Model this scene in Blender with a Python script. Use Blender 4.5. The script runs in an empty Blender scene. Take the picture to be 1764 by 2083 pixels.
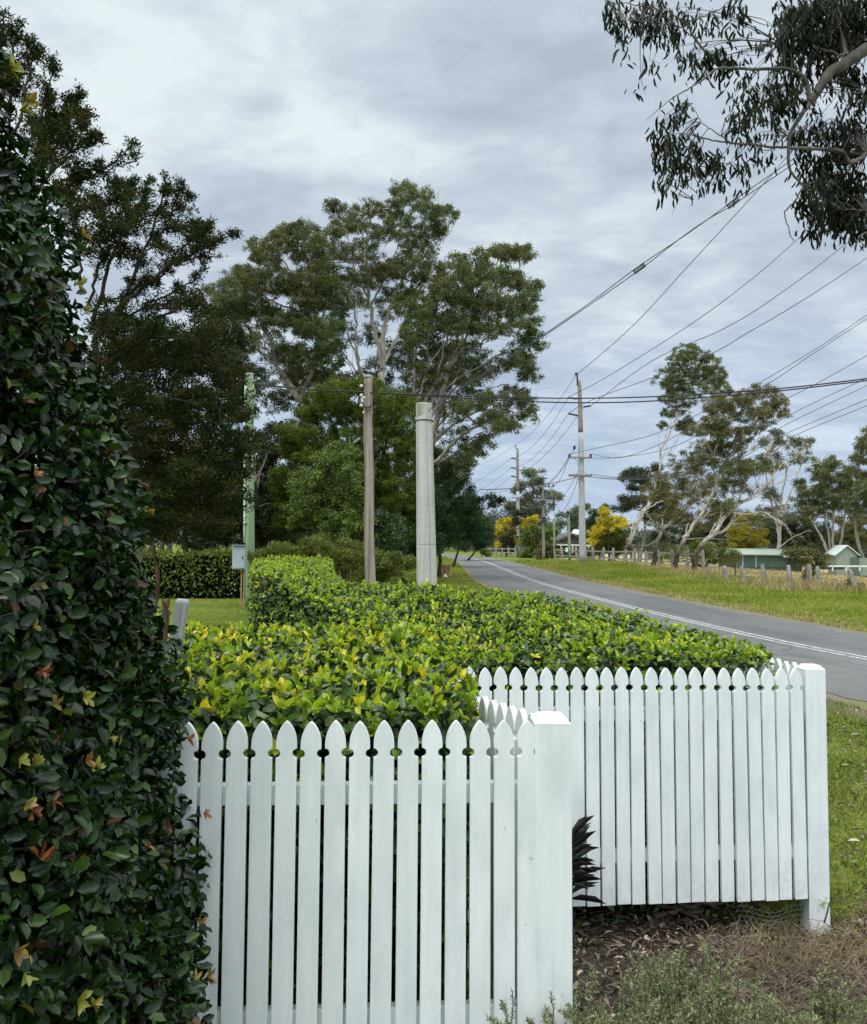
import bpy, math
import numpy as np
from mathutils import Matrix, Vector
R = math.radians
rngs = np.random.default_rng
# ------------------------------------------------------------------ camera
F = 1764.0; CX = 882.0; EYE = 1.75; PITCH = R(4.0); ROLL = R(0.35)
CYP = 1106.0 - F*math.tan(PITCH)
scn = bpy.context.scene
cam_d = bpy.data.cameras.new('camera'); cam = bpy.data.objects.new('camera', cam_d)
scn.collection.objects.link(cam); scn.camera = cam
cam_d.sensor_fit = 'HORIZONTAL'; cam_d.sensor_width = 36; cam_d.lens = 36*F/1764
cam_d.shift_y = -(1041.5-CYP)/1764; cam_d.clip_start = 0.05; cam_d.clip_end = 5000
CM = Matrix.Translation((0, 0, EYE)) @ Matrix.Rotation(R(90)+PITCH, 4, 'X') @ Matrix.Rotation(ROLL, 4, 'Z')
cam.matrix_world = CM
scn.render.resolution_x = 867; scn.render.resolution_y = 1024
RM = np.array(CM.to_3x3())
# ------------------------------------------------------------------ view, sky, sun
scn.view_settings.view_transform = 'Standard'; scn.view_settings.look = 'None'
scn.view_settings.gamma = 1; scn.view_settings.exposure = 0.12
SUN_EL = R(58); SUN_AZ = R(215)      # compass style, from +Y clockwise: behind the camera, a little left
w = bpy.data.worlds.new("World"); scn.world = w; w.use_nodes = True
def build_world():
    nt = w.node_tree; nt.nodes.clear(); L = nt.links.new
    N = lambda t, **k: _n(nt, t, **k)
    out = N('ShaderNodeOutputWorld'); bg = N('ShaderNodeBackground'); bg.inputs[1].default_value = 0.1
    sky = N('ShaderNodeTexSky'); sky.sky_type = 'NISHITA'; sky.sun_disc = False
    sky.sun_elevation = SUN_EL; sky.sun_rotation = SUN_AZ
    tc = N('ShaderNodeTexCoord'); sp = N('ShaderNodeSeparateXYZ'); L(tc.outputs['Generated'], sp.inputs[0])
    def M(op, a, b=None, c=None):
        m = N('ShaderNodeMath'); m.operation = op
        for i, v in enumerate((a, b, c)):
            if v is None: continue
            if isinstance(v, (int, float)): m.inputs[i].default_value = v
            else: L(v, m.inputs[i])
        return m.outputs[0]
    zc = M('MAXIMUM', sp.outputs[2], 0.0); den = M('ADD', zc, 0.16)
    u = M('DIVIDE', sp.outputs[0], den); v = M('DIVIDE', sp.outputs[1], den)
    cb = N('ShaderNodeCombineXYZ'); L(u, cb.inputs[0]); L(v, cb.inputs[1])
    def noise(scale, det, rough, off, sc=(1, 1, 1), dist=0.0):
        mp = N('ShaderNodeMapping'); L(cb.outputs[0], mp.inputs[0]); mp.inputs['Location'].default_value = off
        mp.inputs['Scale'].default_value = sc; mp.inputs['Rotation'].default_value = (0, 0, R(-12))
        n = N('ShaderNodeTexNoise'); L(mp.outputs[0], n.inputs['Vector']); n.inputs['Scale'].default_value = scale
        n.inputs['Detail'].default_value = det; n.inputs['Roughness'].default_value = rough
        n.inputs['Distortion'].default_value = dist
        return n.outputs[0]
    big = noise(1.25, 4, 0.5, (SKYX, SKYY, 0), (0.95, 1.1, 1), 0.4)
    mid = noise(3.4, 5, 0.55, (5, 1, 3), (0.95, 1.15, 1), 0.5)
    fine = noise(9.0, 5, 0.6, (1, 7, 2), (0.9, 1.3, 1), 0.4)
    s = M('ADD', M('MULTIPLY', big, 0.52), M('ADD', M('MULTIPLY', mid, 0.32), M('MULTIPLY', fine, 0.16)))
    rp = N('ShaderNodeValToRGB'); L(s, rp.inputs[0])
    cr = rp.color_ramp; cr.elements[0].position = 0.40; cr.elements[0].color = (0.40, 0.465, 0.555, 1)
    cr.elements[1].position = 0.605; cr.elements[1].color = (0.74, 0.815, 0.835, 1)
    e = cr.elements.new(0.455); e.color = (0.465, 0.535, 0.62, 1)
    e = cr.elements.new(0.505); e.color = (0.54, 0.61, 0.685, 1)
    e = cr.elements.new(0.55); e.color = (0.635, 0.71, 0.755, 1)
    # bluer and a little darker band low down
    hz = N('ShaderNodeMapRange'); L(sp.outputs[2], hz.inputs[0])
    hz.inputs[1].default_value = 0.02; hz.inputs[2].default_value = 0.30; hz.inputs[3].default_value = 0.55; hz.inputs[4].default_value = 0.0; hz.inputs[3].default_value = 0.6
    mx = N('ShaderNodeMix'); mx.data_type = 'RGBA'; L(hz.outputs[0], mx.inputs[0]); L(rp.outputs[0], mx.inputs[6])
    mx.inputs[7].default_value = (0.34, 0.47, 0.69, 1)
    # brighter overhead as overcast sky is; added brightness behind the camera lights the fence
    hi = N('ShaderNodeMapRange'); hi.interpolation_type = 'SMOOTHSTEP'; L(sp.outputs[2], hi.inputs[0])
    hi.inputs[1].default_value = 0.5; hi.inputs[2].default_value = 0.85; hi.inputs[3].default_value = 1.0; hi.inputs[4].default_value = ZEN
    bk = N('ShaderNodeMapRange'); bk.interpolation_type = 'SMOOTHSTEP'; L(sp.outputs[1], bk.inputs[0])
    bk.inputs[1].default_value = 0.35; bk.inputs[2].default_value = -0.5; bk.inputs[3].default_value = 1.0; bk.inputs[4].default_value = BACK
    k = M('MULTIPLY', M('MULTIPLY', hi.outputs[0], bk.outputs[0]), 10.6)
    wm = N('ShaderNodeMapRange'); L(sp.outputs[2], wm.inputs[0]); wm.inputs[1].default_value = 0.5; wm.inputs[2].default_value = 0.8; wm.inputs[4].default_value = 0.8
    m2 = N('ShaderNodeMix'); m2.data_type = 'RGBA'; L(wm.outputs[0], m2.inputs[0]); L(mx.outputs[2], m2.inputs[6]); m2.inputs[7].default_value = (0.70, 0.72, 0.69, 1)
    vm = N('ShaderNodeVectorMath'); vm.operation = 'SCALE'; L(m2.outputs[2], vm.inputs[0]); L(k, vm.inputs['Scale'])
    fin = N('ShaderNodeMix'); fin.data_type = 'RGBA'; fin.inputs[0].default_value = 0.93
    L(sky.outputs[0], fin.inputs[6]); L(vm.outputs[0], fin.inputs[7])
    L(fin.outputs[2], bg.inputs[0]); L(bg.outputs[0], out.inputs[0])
def _n(nt, t, **k):
    n = nt.nodes.new(t)
    for a, b in k.items(): setattr(n, a, b)
    return n
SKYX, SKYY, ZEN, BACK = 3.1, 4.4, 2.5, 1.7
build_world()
sd = bpy.data.lights.new('sun', 'SUN'); sd.energy = 1.1; sd.angle = R(25); sd.color = (1.0, 0.965, 0.9)
sun = bpy.data.objects.new('sun', sd); scn.collection.objects.link(sun)
sv = Vector((math.sin(SUN_AZ)*math.cos(SUN_EL), math.cos(SUN_AZ)*math.cos(SUN_EL), math.sin(SUN_EL)))
sun.rotation_euler = sv.to_track_quat('Z', 'Y').to_euler()
# ------------------------------------------------------------------ helpers
COL = scn.collection
def g(x, y):
    x = np.asarray(x, float); y = np.asarray(y, float)
    t = np.maximum(0, x-17.0)
    return -0.055*(np.sqrt(t*t+4)-2)*(t > 0) + 0.0*y
def X(px, py, Y):
    """world point seen at photo position px,py at forward distance Y"""
    d = RM @ np.array([(px-CX)/F, (CYP-py)/F, -1.0])
    return np.array([0, 0, EYE]) + d*(Y/d[1])
def G(px, py, z=0.0):
    d = RM @ np.array([(px-CX)/F, (CYP-py)/F, -1.0])
    t = (z-EYE)/d[2]; return np.array([0, 0, EYE]) + d*t
def GX(px, Y, z=None):
    """ground point under photo column px at distance Y"""
    p = X(px, 1110, Y); p[2] = float(g(p[0], Y)) if z is None else z; return p
C1 = lambda a, b: (a*0.3706, b*0.3706)                       # enlarged views of the photo -> whole view
C2 = lambda a, b: (386+a*0.4375, 343+b*0.4375)
C3 = lambda a, b: (857.6+a*0.2675, 643+b*0.2675)
C4 = lambda a, b: (1157.8+a*0.3437, 669+b*0.3437)
C5 = lambda a, b: (1157.8+a*0.3437, b*0.3437)
CD = lambda a, b: (a, b)
def tag(o, label=None, cat=None, group=None, kind=None):
    if label: o['label'] = label
    if cat: o['category'] = cat
    if group: o['group'] = group
    if kind: o['kind'] = kind
    return o
def empty(name, loc, label, cat, group=None, rz=0.0):
    o = bpy.data.objects.new(name, None); COL.objects.link(o); o.location = tuple(float(v) for v in loc)
    o.rotation_euler = (0, 0, rz); o.empty_display_size = 0.2
    return tag(o, label, cat, group)
def link(name, me, mat, parent=None):
    o = bpy.data.objects.new(name, me); COL.objects.link(o)
    if mat is not None and not me.materials: me.materials.append(mat)
    if parent is not None: o.parent = parent
    return o
def off(parent):
    v = np.zeros(3)
    while parent is not None: v = v+np.array(parent.location); parent = parent.parent
    return v
def quadmesh(name, V, Q, mat, parent=None, smooth=True, tint=None, local=False, extra=None):
    V = np.asarray(V, float); Q = np.asarray(Q, np.int32)
    if not local: V = V - off(parent)
    me = bpy.data.meshes.new(name); k = Q.shape[1]
    me.vertices.add(len(V)); me.vertices.foreach_set('co', V.astype(np.float32).ravel())
    me.loops.add(Q.size); me.loops.foreach_set('vertex_index', Q.ravel())
    me.polygons.add(len(Q)); me.polygons.foreach_set('loop_start', np.arange(0, Q.size, k, dtype=np.int32))
    me.polygons.foreach_set('use_smooth', np.full(len(Q), smooth))
    if tint is not None:
        a = me.attributes.new('tint', 'FLOAT', 'FACE'); a.data.foreach_set('value', np.asarray(tint, np.float32))
    if extra is not None:
        for nm, arr in extra.items():
            a = me.attributes.new(nm, 'FLOAT', 'POINT'); a.data.foreach_set('value', np.asarray(arr, np.float32))
    me.update(calc_edges=True)
    return link(name, me, mat, parent)
class MB:
    def __init__(s): s.v = []; s.f = []
    def add(s, V, Fc):
        b = len(s.v); s.v += [tuple(map(float, p)) for p in V]; s.f += [tuple(b+i for i in f) for f in Fc]
    def box(s, c, size, rz=0.0, M=None):
        cx, cy, cz = c; a, b, h = size[0]/2, size[1]/2, size[2]/2; co, si = math.cos(rz), math.sin(rz)
        V = []
        for z in (-h, h):
            for x, y in ((-a, -b), (a, -b), (a, b), (-a, b)): V.append((cx+x*co-y*si, cy+x*si+y*co, cz+z))
        s.add(V, [(3, 2, 1, 0), (4, 5, 6, 7), (0, 1, 5, 4), (1, 2, 6, 5), (2, 3, 7, 6), (3, 0, 4, 7)])
    def bar(s, p, q, wd, ht):
        p = np.array(p, float); q = np.array(q, float); d = q-p; d /= np.linalg.norm(d)
        up = np.array([0, 0, 1.0]); 
        if abs(d[2]) > .95: up = np.array([0, 1.0, 0])
        r = np.cross(d, up); r /= np.linalg.norm(r); u = np.cross(r, d)
        V = []
        for e in (p, q):
            for a, b in ((-1, -1), (1, -1), (1, 1), (-1, 1)): V.append(e+r*a*wd/2+u*b*ht/2)
        s.add(V, [(3, 2, 1, 0), (4, 5, 6, 7), (0, 1, 5, 4), (1, 2, 6, 5), (2, 3, 7, 6), (3, 0, 4, 7)])
    def tube(s, pts, rad, k=10, cap=True):
        V, Q = tube(pts, rad, k); s.add(V, Q)
        if cap:
            n = len(pts); b = len(s.v)-len(V)
            s.f.append(tuple(b+i for i in reversed(range(k)))); s.f.append(tuple(b+(n-1)*k+i for i in range(k)))
    def build(s, name, mat, parent=None, smooth=False, bevel=0, local=False):
        o = off(parent) if not local else np.zeros(3)
        me = bpy.data.meshes.new(name); me.from_pydata([tuple(np.array(v)-o) for v in s.v], [], s.f); me.update()
        if smooth: me.polygons.foreach_set('use_smooth', [True]*len(me.polygons))
        ob = link(name, me, mat, parent)
        if bevel:
            m = ob.modifiers.new('bevel', 'BEVEL'); m.width = bevel; m.segments = 2; m.limit_method = 'ANGLE'
        return ob
def tube(pts, rad, k=6):
    P = np.asarray(pts, float); n = len(P); rad = np.broadcast_to(np.asarray(rad, float), (n,))
    T = np.gradient(P, axis=0); T /= np.linalg.norm(T, axis=1)[:, None]+1e-9
    ref = np.array([0.31, 0.87, 0.12]) if abs(T[0, 2]) > .6 else np.array([0.05, 0.1, 1.0])
    A = np.cross(T, ref); A /= np.linalg.norm(A, axis=1)[:, None]+1e-9; B = np.cross(T, A)
    th = np.arange(k)*2*math.pi/k
    V = P[:, None, :]+rad[:, None, None]*(A[:, None, :]*np.cos(th)[None, :, None]+B[:, None, :]*np.sin(th)[None, :, None])
    i = np.arange(n-1)[:, None]*k; j = np.arange(k)[None, :]; j2 = (j+1) % k
    Q = np.stack([i+j, i+j2, i+k+j2, i+k+j], -1).reshape(-1, 4)
    return V.reshape(-1, 3), Q
class Tubes:
    def __init__(s): s.V = []; s.Q = []; s.n = 0
    def add(s, pts, rad, k=6):
        V, Q = tube(pts, rad, k); s.V.append(V); s.Q.append(Q+s.n); s.n += len(V)
    def build(s, name, mat, parent=None):
        if not s.V: return None
        return quadmesh(name, np.concatenate(s.V), np.concatenate(s.Q), mat, parent)
def resample(P, n, jit=0.0, rg=None):
    P = np.asarray(P, float); m = len(P)
    if m == 2:
        t = np.linspace(0, 1, n)[:, None]; out = P[0]*(1-t)+P[1]*t
    else:
        E = np.vstack([2*P[0]-P[1], P, 2*P[-1]-P[-2]]); out = []
        for t in np.linspace(0, m-1-1e-6, n):
            i = int(t); f = t-i; a, b, c, d = E[i:i+4]
            out.append(0.5*((2*b)+(-a+c)*f+(2*a-5*b+4*c-d)*f*f+(-a+3*b-3*c+d)*f**3))
        out = np.array(out)
    if jit and rg is not None:
        j = rg.normal(0, jit, out.shape); j[0] = 0; out = out+j
    return out
def unit(v): return v/(np.linalg.norm(v, axis=-1, keepdims=True)+1e-9)
def rnd_dirs(n, rg): return unit(rg.normal(size=(n, 3)))
TM = {
 'diamond': (np.array([[0, 0, 0], [.45, .5, .06], [1, 0, -.05], [.45, -.5, .06]]), np.array([[0, 1, 2, 3]])),
 'oval': (np.array([[0, 0, 0], [.28, .40, .10], [.68, .42, .08], [1, 0, -.10], [.68, -.42, .08], [.28, -.40, .10], [.5, 0, 0.0]]),
          np.array([[0, 1, 2, 6], [6, 2, 3, 3], [0, 6, 4, 5], [6, 3, 3, 4]])),
 'fold': (np.array([[0, 0, 0], [.30, .42, .12], [.70, .40, .10], [1, 0, -.08], [.70, -.40, .10], [.30, -.42, .12]]),
          np.array([[0, 1, 2, 3], [0, 3, 4, 5]])),
 'lance': (np.array([[0, 0, 0], [.35, .5, .05], [1, 0, -.25], [.35, -.5, .05]]), np.array([[0, 1, 2, 3]])),
 'blade': (np.array([[0, .5, 0], [.55, .35, .06], [.55, -.35, .06], [0, -.5, 0], [1, .03, .30], [1, -.03, .30]]), np.array([[3, 2, 1, 0], [2, 5, 4, 1]])),
}
def leaf_arrays(P, A, Nn, Ln, Wd, tm):
    A = unit(A); S = unit(np.cross(Nn, A)); U = np.cross(A, S)
    T, Fq = TM[tm]; n = len(P); k = len(T)
    Ln = np.broadcast_to(Ln, (n,))[:, None, None]; Wd = np.broadcast_to(Wd, (n,))[:, None, None]
    V = P[:, None]+A[:, None]*T[None, :, 0:1]*Ln+S[:, None]*T[None, :, 1:2]*Wd+U[:, None]*T[None, :, 2:3]*Ln
    Q = (Fq[None]+(np.arange(n)*k)[:, None, None]).reshape(-1, 4)
    return V.reshape(-1, 3), Q, len(Fq)
class Leaves:
    def __init__(s): s.V = []; s.Q = []; s.T = []; s.n = 0
    def add(s, P, A, Nn, Ln, Wd, tint, tm='fold'):
        if len(P) == 0: return
        V, Q, k = leaf_arrays(P, A, Nn, Ln, Wd, tm)
        s.V.append(V); s.Q.append(Q+s.n); s.n += len(V); s.T.append(np.repeat(np.broadcast_to(tint, (len(P),)), k))
    def build(s, name, mat, parent=None):
        return quadmesh(name, np.concatenate(s.V), np.concatenate(s.Q), mat, parent, True, np.concatenate(s.T))
# ------------------------------------------------------------------ materials
def newmat(name):
    m = bpy.data.materials.new(name); m.use_nodes = True; nt = m.node_tree
    b = nt.nodes['Principled BSDF']; return m, nt, b
def ramp(nt, stops, src):
    r = nt.nodes.new('ShaderNodeValToRGB'); nt.links.new(src, r.inputs[0]); e = r.color_ramp.elements
    e[0].position, e[0].color = stops[0][0], (*stops[0][1], 1); e[1].position, e[1].color = stops[-1][0], (*stops[-1][1], 1)
    for p, c in stops[1:-1]:
        q = e.new(p); q.color = (*c, 1)
    return r.outputs[0]
def nz(nt, scale, det=4, rough=.55, vec=None, sc=None, coord='Object'):
    n = nt.nodes.new('ShaderNodeTexNoise'); n.inputs['Scale'].default_value = scale
    n.inputs['Detail'].default_value = det; n.inputs['Roughness'].default_value = rough
    if vec is None:
        tc = nt.nodes.new('ShaderNodeTexCoord'); vec = tc.outputs[coord]
    if sc is not None:
        mp = nt.nodes.new('ShaderNodeMapping'); nt.links.new(vec, mp.inputs[0]); mp.inputs['Scale'].default_value = sc; vec = mp.outputs[0]
    nt.links.new(vec, n.inputs['Vector']); return n.outputs[0]
def mixc(nt, f, a, b, mode='MIX'):
    m = nt.nodes.new('ShaderNodeMix'); m.data_type = 'RGBA'; m.blend_type = mode
    for i, v in ((0, f), (6, a), (7, b)):
        if isinstance(v, (int, float)): m.inputs[i].default_value = v
        elif isinstance(v, tuple): m.inputs[i].default_value = (*v, 1)
        else: nt.links.new(v, m.inputs[i])
    return m.outputs[2]
def bump(nt, b, h, dist=.01, st=.5):
    n = nt.nodes.new('ShaderNodeBump'); n.inputs['Distance'].default_value = dist; n.inputs['Strength'].default_value = st
    nt.links.new(h, n.inputs['Height']); nt.links.new(n.outputs[0], b.inputs['Normal'])
def leafmat(name, stops, rough=.5, trans=.25, spec=.5, patch=None):
    m, nt, b = newmat(name); at = nt.nodes.new('ShaderNodeAttribute'); at.attribute_name = 'tint'
    c = ramp(nt, stops, at.outputs['Fac'])
    if patch:
        f = nz(nt, patch[0], 3, .5); mr = nt.nodes.new('ShaderNodeMapRange'); nt.links.new(f, mr.inputs[0])
        mr.inputs[1].default_value = .42; mr.inputs[2].default_value = .62; mr.inputs[4].default_value = patch[2]
        c = mixc(nt, mr.outputs[0], c, patch[1])
    nt.links.new(c, b.inputs['Base Color']); b.inputs['Roughness'].default_value = rough
    b.inputs['Specular IOR Level'].default_value = spec
    if trans:
        t = nt.nodes.new('ShaderNodeBsdfTranslucent'); nt.links.new(mixc(nt, 1.0, c, (1.25, 1.2, .6), 'MULTIPLY'), t.inputs[0])
        x = nt.nodes.new('ShaderNodeMixShader'); x.inputs[0].default_value = trans
        nt.links.new(b.outputs[0], x.inputs[1]); nt.links.new(t.outputs[0], x.inputs[2])
        nt.links.new(x.outputs[0], nt.nodes['Material Output'].inputs[0])
    return m
def barkmat(name, c1, c2, c3=None, sc=(3, 3, .5), scale=3.0, rough=.85, bd=.02, bs=.6):
    m, nt, b = newmat(name); f = nz(nt, scale, 6, .65, sc=sc)
    st = [(.35, c1), (.65, c2)] if c3 is None else [(.3, c1), (.5, c2), (.68, c3)]
    nt.links.new(ramp(nt, st, f), b.inputs['Base Color']); b.inputs['Roughness'].default_value = rough
    bump(nt, b, f, bd, bs); return m
def plain(name, c, rough=.6, metal=0, var=.15, scale=6.0):
    m, nt, b = newmat(name); f = nz(nt, scale, 5, .6)
    a = tuple(v*(1-var) for v in c); d = tuple(min(1, v*(1+var)) for v in c)
    nt.links.new(ramp(nt, [(.3, a), (.7, d)], f), b.inputs['Base Color']); b.inputs['Roughness'].default_value = rough
    b.inputs['Metallic'].default_value = metal; return m
M = {}
def white_paint():
    m, nt, b = newmat('white_paint'); oi = nt.nodes.new('ShaderNodeObjectInfo')
    tc = nt.nodes.new('ShaderNodeTexCoord'); ad = nt.nodes.new('ShaderNodeVectorMath'); ad.operation = 'ADD'
    cb = nt.nodes.new('ShaderNodeCombineXYZ'); mu = nt.nodes.new('ShaderNodeMath'); mu.operation = 'MULTIPLY'; mu.inputs[1].default_value = 37
    nt.links.new(oi.outputs['Random'], mu.inputs[0]); nt.links.new(mu.outputs[0], cb.inputs[0]); nt.links.new(mu.outputs[0], cb.inputs[2])
    nt.links.new(tc.outputs['Object'], ad.inputs[0]); nt.links.new(cb.outputs[0], ad.inputs[1]); v = ad.outputs[0]
    big = nz(nt, 7, 5, .6, v, (1, 1, .5)); grain = nz(nt, 60, 4, .6, v, (1, 1, .04)); sp = nz(nt, 55, 2, .5, v, (1, 1, .6))
    c = ramp(nt, [(.3, (.66, .70, .705)), (.5, (.78, .81, .81)), (.7, (.83, .85, .85))], big)
    c = mixc(nt, ramp(nt, [(.35, (.22,)*3), (.6, (0, 0, 0))], grain), c, (.56, .60, .60))
    c = mixc(nt, ramp(nt, [(.205, (.6,)*3), (.25, (0, 0, 0))], sp), c, (.36, .39, .37))
    so = nt.nodes.new('ShaderNodeSeparateXYZ'); nt.links.new(tc.outputs['Object'], so.inputs[0]); gz = nt.nodes.new('ShaderNodeMapRange'); nt.links.new(so.outputs[2], gz.inputs[0])
    gz.inputs[1].default_value = -.82; gz.inputs[2].default_value = -1.02; gz.inputs[4].default_value = .28; dn = nz(nt, 30, 6, .75, v); gm = nt.nodes.new('ShaderNodeMath'); gm.operation = 'MULTIPLY'
    nt.links.new(gz.outputs[0], gm.inputs[0]); nt.links.new(ramp(nt, [(.42, (0, 0, 0)), (.62, (1, 1, 1))], dn), gm.inputs[1]); c = mixc(nt, gm.outputs[0], c, (.30, .27, .21))
    ds = nz(nt, 4.5, 6, .7, v, (1.6, 1, .45)); c = mixc(nt, ramp(nt, [(.60, (0, 0, 0)), (.72, (.35,)*3)], ds), c, (.47, .50, .46))
    mul = nt.nodes.new('ShaderNodeMapRange'); nt.links.new(oi.outputs['Random'], mul.inputs[0]); mul.inputs[3].default_value = .94; mul.inputs[4].default_value = 1.03
    hs = nt.nodes.new('ShaderNodeHueSaturation'); nt.links.new(c, hs.inputs['Color']); nt.links.new(mul.outputs[0], hs.inputs['Value'])
    nt.links.new(hs.outputs[0], b.inputs['Base Color'])
    b.inputs['Roughness'].default_value = .42; bump(nt, b, grain, .002, .35); return m
M['paint'] = white_paint()
M['asphalt_bark'] = None
M['tall'] = leafmat('dark_glossy_leaf', [(0, (.004, .011, .002)), (.45, (.013, .036, .006)), (.75, (.040, .085, .012)), (.90, (.05, .12, .02)), (.945, (.14, .15, .025)), (.965, (.15, .06, .025)), (1, (.10, .055, .03))], .25, .14, .34)
M['newred'] = leafmat('new_leaf', [(0, (.22, .04, .022)), (.35, (.30, .13, .04)), (.6, (.33, .25, .05)), (1, (.30, .34, .06))], .35, .2)
M['hedge_top'] = leafmat('hedge_new_leaf', [(0, (.10, .18, .02)), (.35, (.24, .37, .025)), (.65, (.44, .56, .035)), (.85, (.64, .62, .04)), (1, (.70, .60, .04))], .36, .38)
M['hedge_old'] = leafmat('hedge_old_leaf', [(0, (.012, .032, .008)), (.5, (.030, .075, .014)), (.8, (.085, .15, .03)), (1, (.22, .25, .10))], .30, .15)
M['core'] = plain('painted_shade', (.006, .008, .004), 1.0); M['core'].node_tree.nodes['Principled BSDF'].inputs['Specular IOR Level'].default_value = 0  # near-black core colour stands in for shade inside the hedges
M['twigs'] = barkmat('twig_bark', (.06, .045, .03), (.14, .11, .08))
M['gum'] = leafmat('gum_leaf', [(0, (.038, .058, .016)), (.5, (.090, .125, .042)), (.85, (.175, .215, .095)), (1, (.30, .33, .18))], .55, .38, .2, (.35, (.11, .092, .027), .4))
M['gum_grey'] = leafmat('gum_leaf_grey', [(0, (.05, .068, .038)), (.5, (.10, .125, .070)), (1, (.20, .22, .14))], .55, .25)
M['gum_dark'] = leafmat('gum_leaf_dark', [(0, (.012, .022, .007)), (.6, (.034, .052, .016)), (1, (.07, .09, .032))], .55, .2, .3)
M['gum_brown'] = leafmat('gum_leaf_brown', [(0, (.06, .06, .018)), (.5, (.145, .135, .045)), (1, (.25, .235, .10))], .6, .28, .3, (.3, (.05, .085, .02), .5))
M['gum_over'] = leafmat('gum_leaf_hanging', [(0, (.004, .007, .003)), (.5, (.013, .021, .007)), (.85, (.034, .044, .015)), (1, (.09, .055, .03))], .55, .10, .15)
M['wattle'] = leafmat('wattle_leaf', [(0, (.038, .066, .004)), (.5, (.078, .118, .007)), (1, (.15, .20, .018))], .6, .2, .3)
M['shrub'] = leafmat('shrub_leaf', [(0, (.030, .055, .006)), (.5, (.085, .135, .014)), (1, (.22, .29, .04))], .42, .2)
M['darktree'] = leafmat('dense_leaf', [(0, (.012, .030, .008)), (.5, (.028, .062, .014)), (1, (.055, .10, .024))], .55, .15, .3)
M['conifer'] = leafmat('conifer_leaf', [(0, (.007, .014, .003)), (.5, (.021, .036, .008)), (.88, (.050, .066, .018)), (1, (.09, .060, .022))], .8, .14, .1, (.8, (.060, .050, .014), .22))
M['yellow'] = leafmat('yellow_leaf', [(0, (.22, .20, .014)), (.5, (.50, .42, .025)), (1, (.74, .62, .06))], .6, .25, .2)
M['olive'] = leafmat('olive_leaf', [(0, (.06, .085, .018)), (.5, (.13, .16, .03)), (1, (.22, .25, .06))], .6, .25, .2)
M['vinebrown'] = leafmat('dry_leaf', [(0, (.06, .035, .02)), (.5, (.14, .085, .045)), (1, (.25, .16, .09))], .7, .15)
M['litter'] = leafmat('litter_leaf', [(0, (.04, .028, .018)), (.45, (.15, .12, .09)), (.75, (.32, .265, .205)), (1, (.55, .48, .39))], .8, .0, .3)
M['grass'] = leafmat('grass_blade', [(0, (.075, .12, .013)), (.5, (.17, .235, .028)), (.85, (.29, .345, .055)), (1, (.46, .42, .16))], .6, .35, .2, (.3, (.38, .37, .10), .6))
M['grass_dry'] = leafmat('dry_grass_blade', [(0, (.20, .17, .06)), (.5, (.36, .30, .14)), (1, (.52, .44, .26))], .7, .2, .2)
M['rosemary'] = leafmat('rosemary_leaf', [(0, (.08, .105, .040)), (.5, (.20, .235, .10)), (1, (.42, .45, .24))], .6, .1)
M['fern'] = leafmat('fern_leaf', [(0, (.16, .22, .02)), (1, (.42, .46, .08))], .6, .3)
M['strap'] = leafmat('purple_leaf', [(0, (.016, .018, .018)), (.6, (.042, .045, .045)), (1, (.10, .10, .09))], .4, .05)
M['palebark'] = barkmat('pale_gum_bark', (.20, .17, .13), (.42, .37, .30), (.58, .54, .46), (2, 2, .35), 2.2)
M['midbark'] = barkmat('grey_pink_bark', (.10, .085, .065), (.22, .19, .15), (.38, .34, .28), (2, 2, .35), 2.2)
M['greybark'] = barkmat('grey_bark', (.09, .075, .055), (.19, .165, .13), (.30, .27, .22), (3, 3, .4), 2.5)
M['darkbark'] = barkmat('dark_bark', (.025, .018, .012), (.06, .045, .032))
def stocking():
    m, nt, b = newmat('half_bark_gum'); tc = nt.nodes.new('ShaderNodeTexCoord'); sp = nt.nodes.new('ShaderNodeSeparateXYZ'); nt.links.new(tc.outputs['Object'], sp.inputs[0])
    f = nz(nt, 2.6, 6, .65, sc=(2.2, 2.2, .6)); n2 = nz(nt, .9, 3, .6); ad = nt.nodes.new('ShaderNodeMath'); ad.operation = 'MULTIPLY_ADD'; nt.links.new(n2, ad.inputs[0]); ad.inputs[1].default_value = 3.0; nt.links.new(sp.outputs[2], ad.inputs[2])
    mr = nt.nodes.new('ShaderNodeMapRange'); nt.links.new(ad.outputs[0], mr.inputs[0]); mr.inputs[1].default_value = 2.6; mr.inputs[2].default_value = 4.6
    c = mixc(nt, mr.outputs[0], ramp(nt, [(.35, (.02, .013, .010)), (.6, (.09, .06, .045)), (.72, (.30, .25, .20))], f), ramp(nt, [(.33, (.22, .18, .14)), (.46, (.44, .40, .33)), (.66, (.66, .62, .55))], f))
    nt.links.new(c, b.inputs['Base Color']); b.inputs['Roughness'].default_value = .9; bump(nt, b, f, .12, .9); return m
M['stock'] = stocking()
M['overbark'] = barkmat('limb_bark', (.025, .022, .018), (.075, .068, .055), (.19, .17, .14), (2, 2, 2), 3.0)
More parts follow.
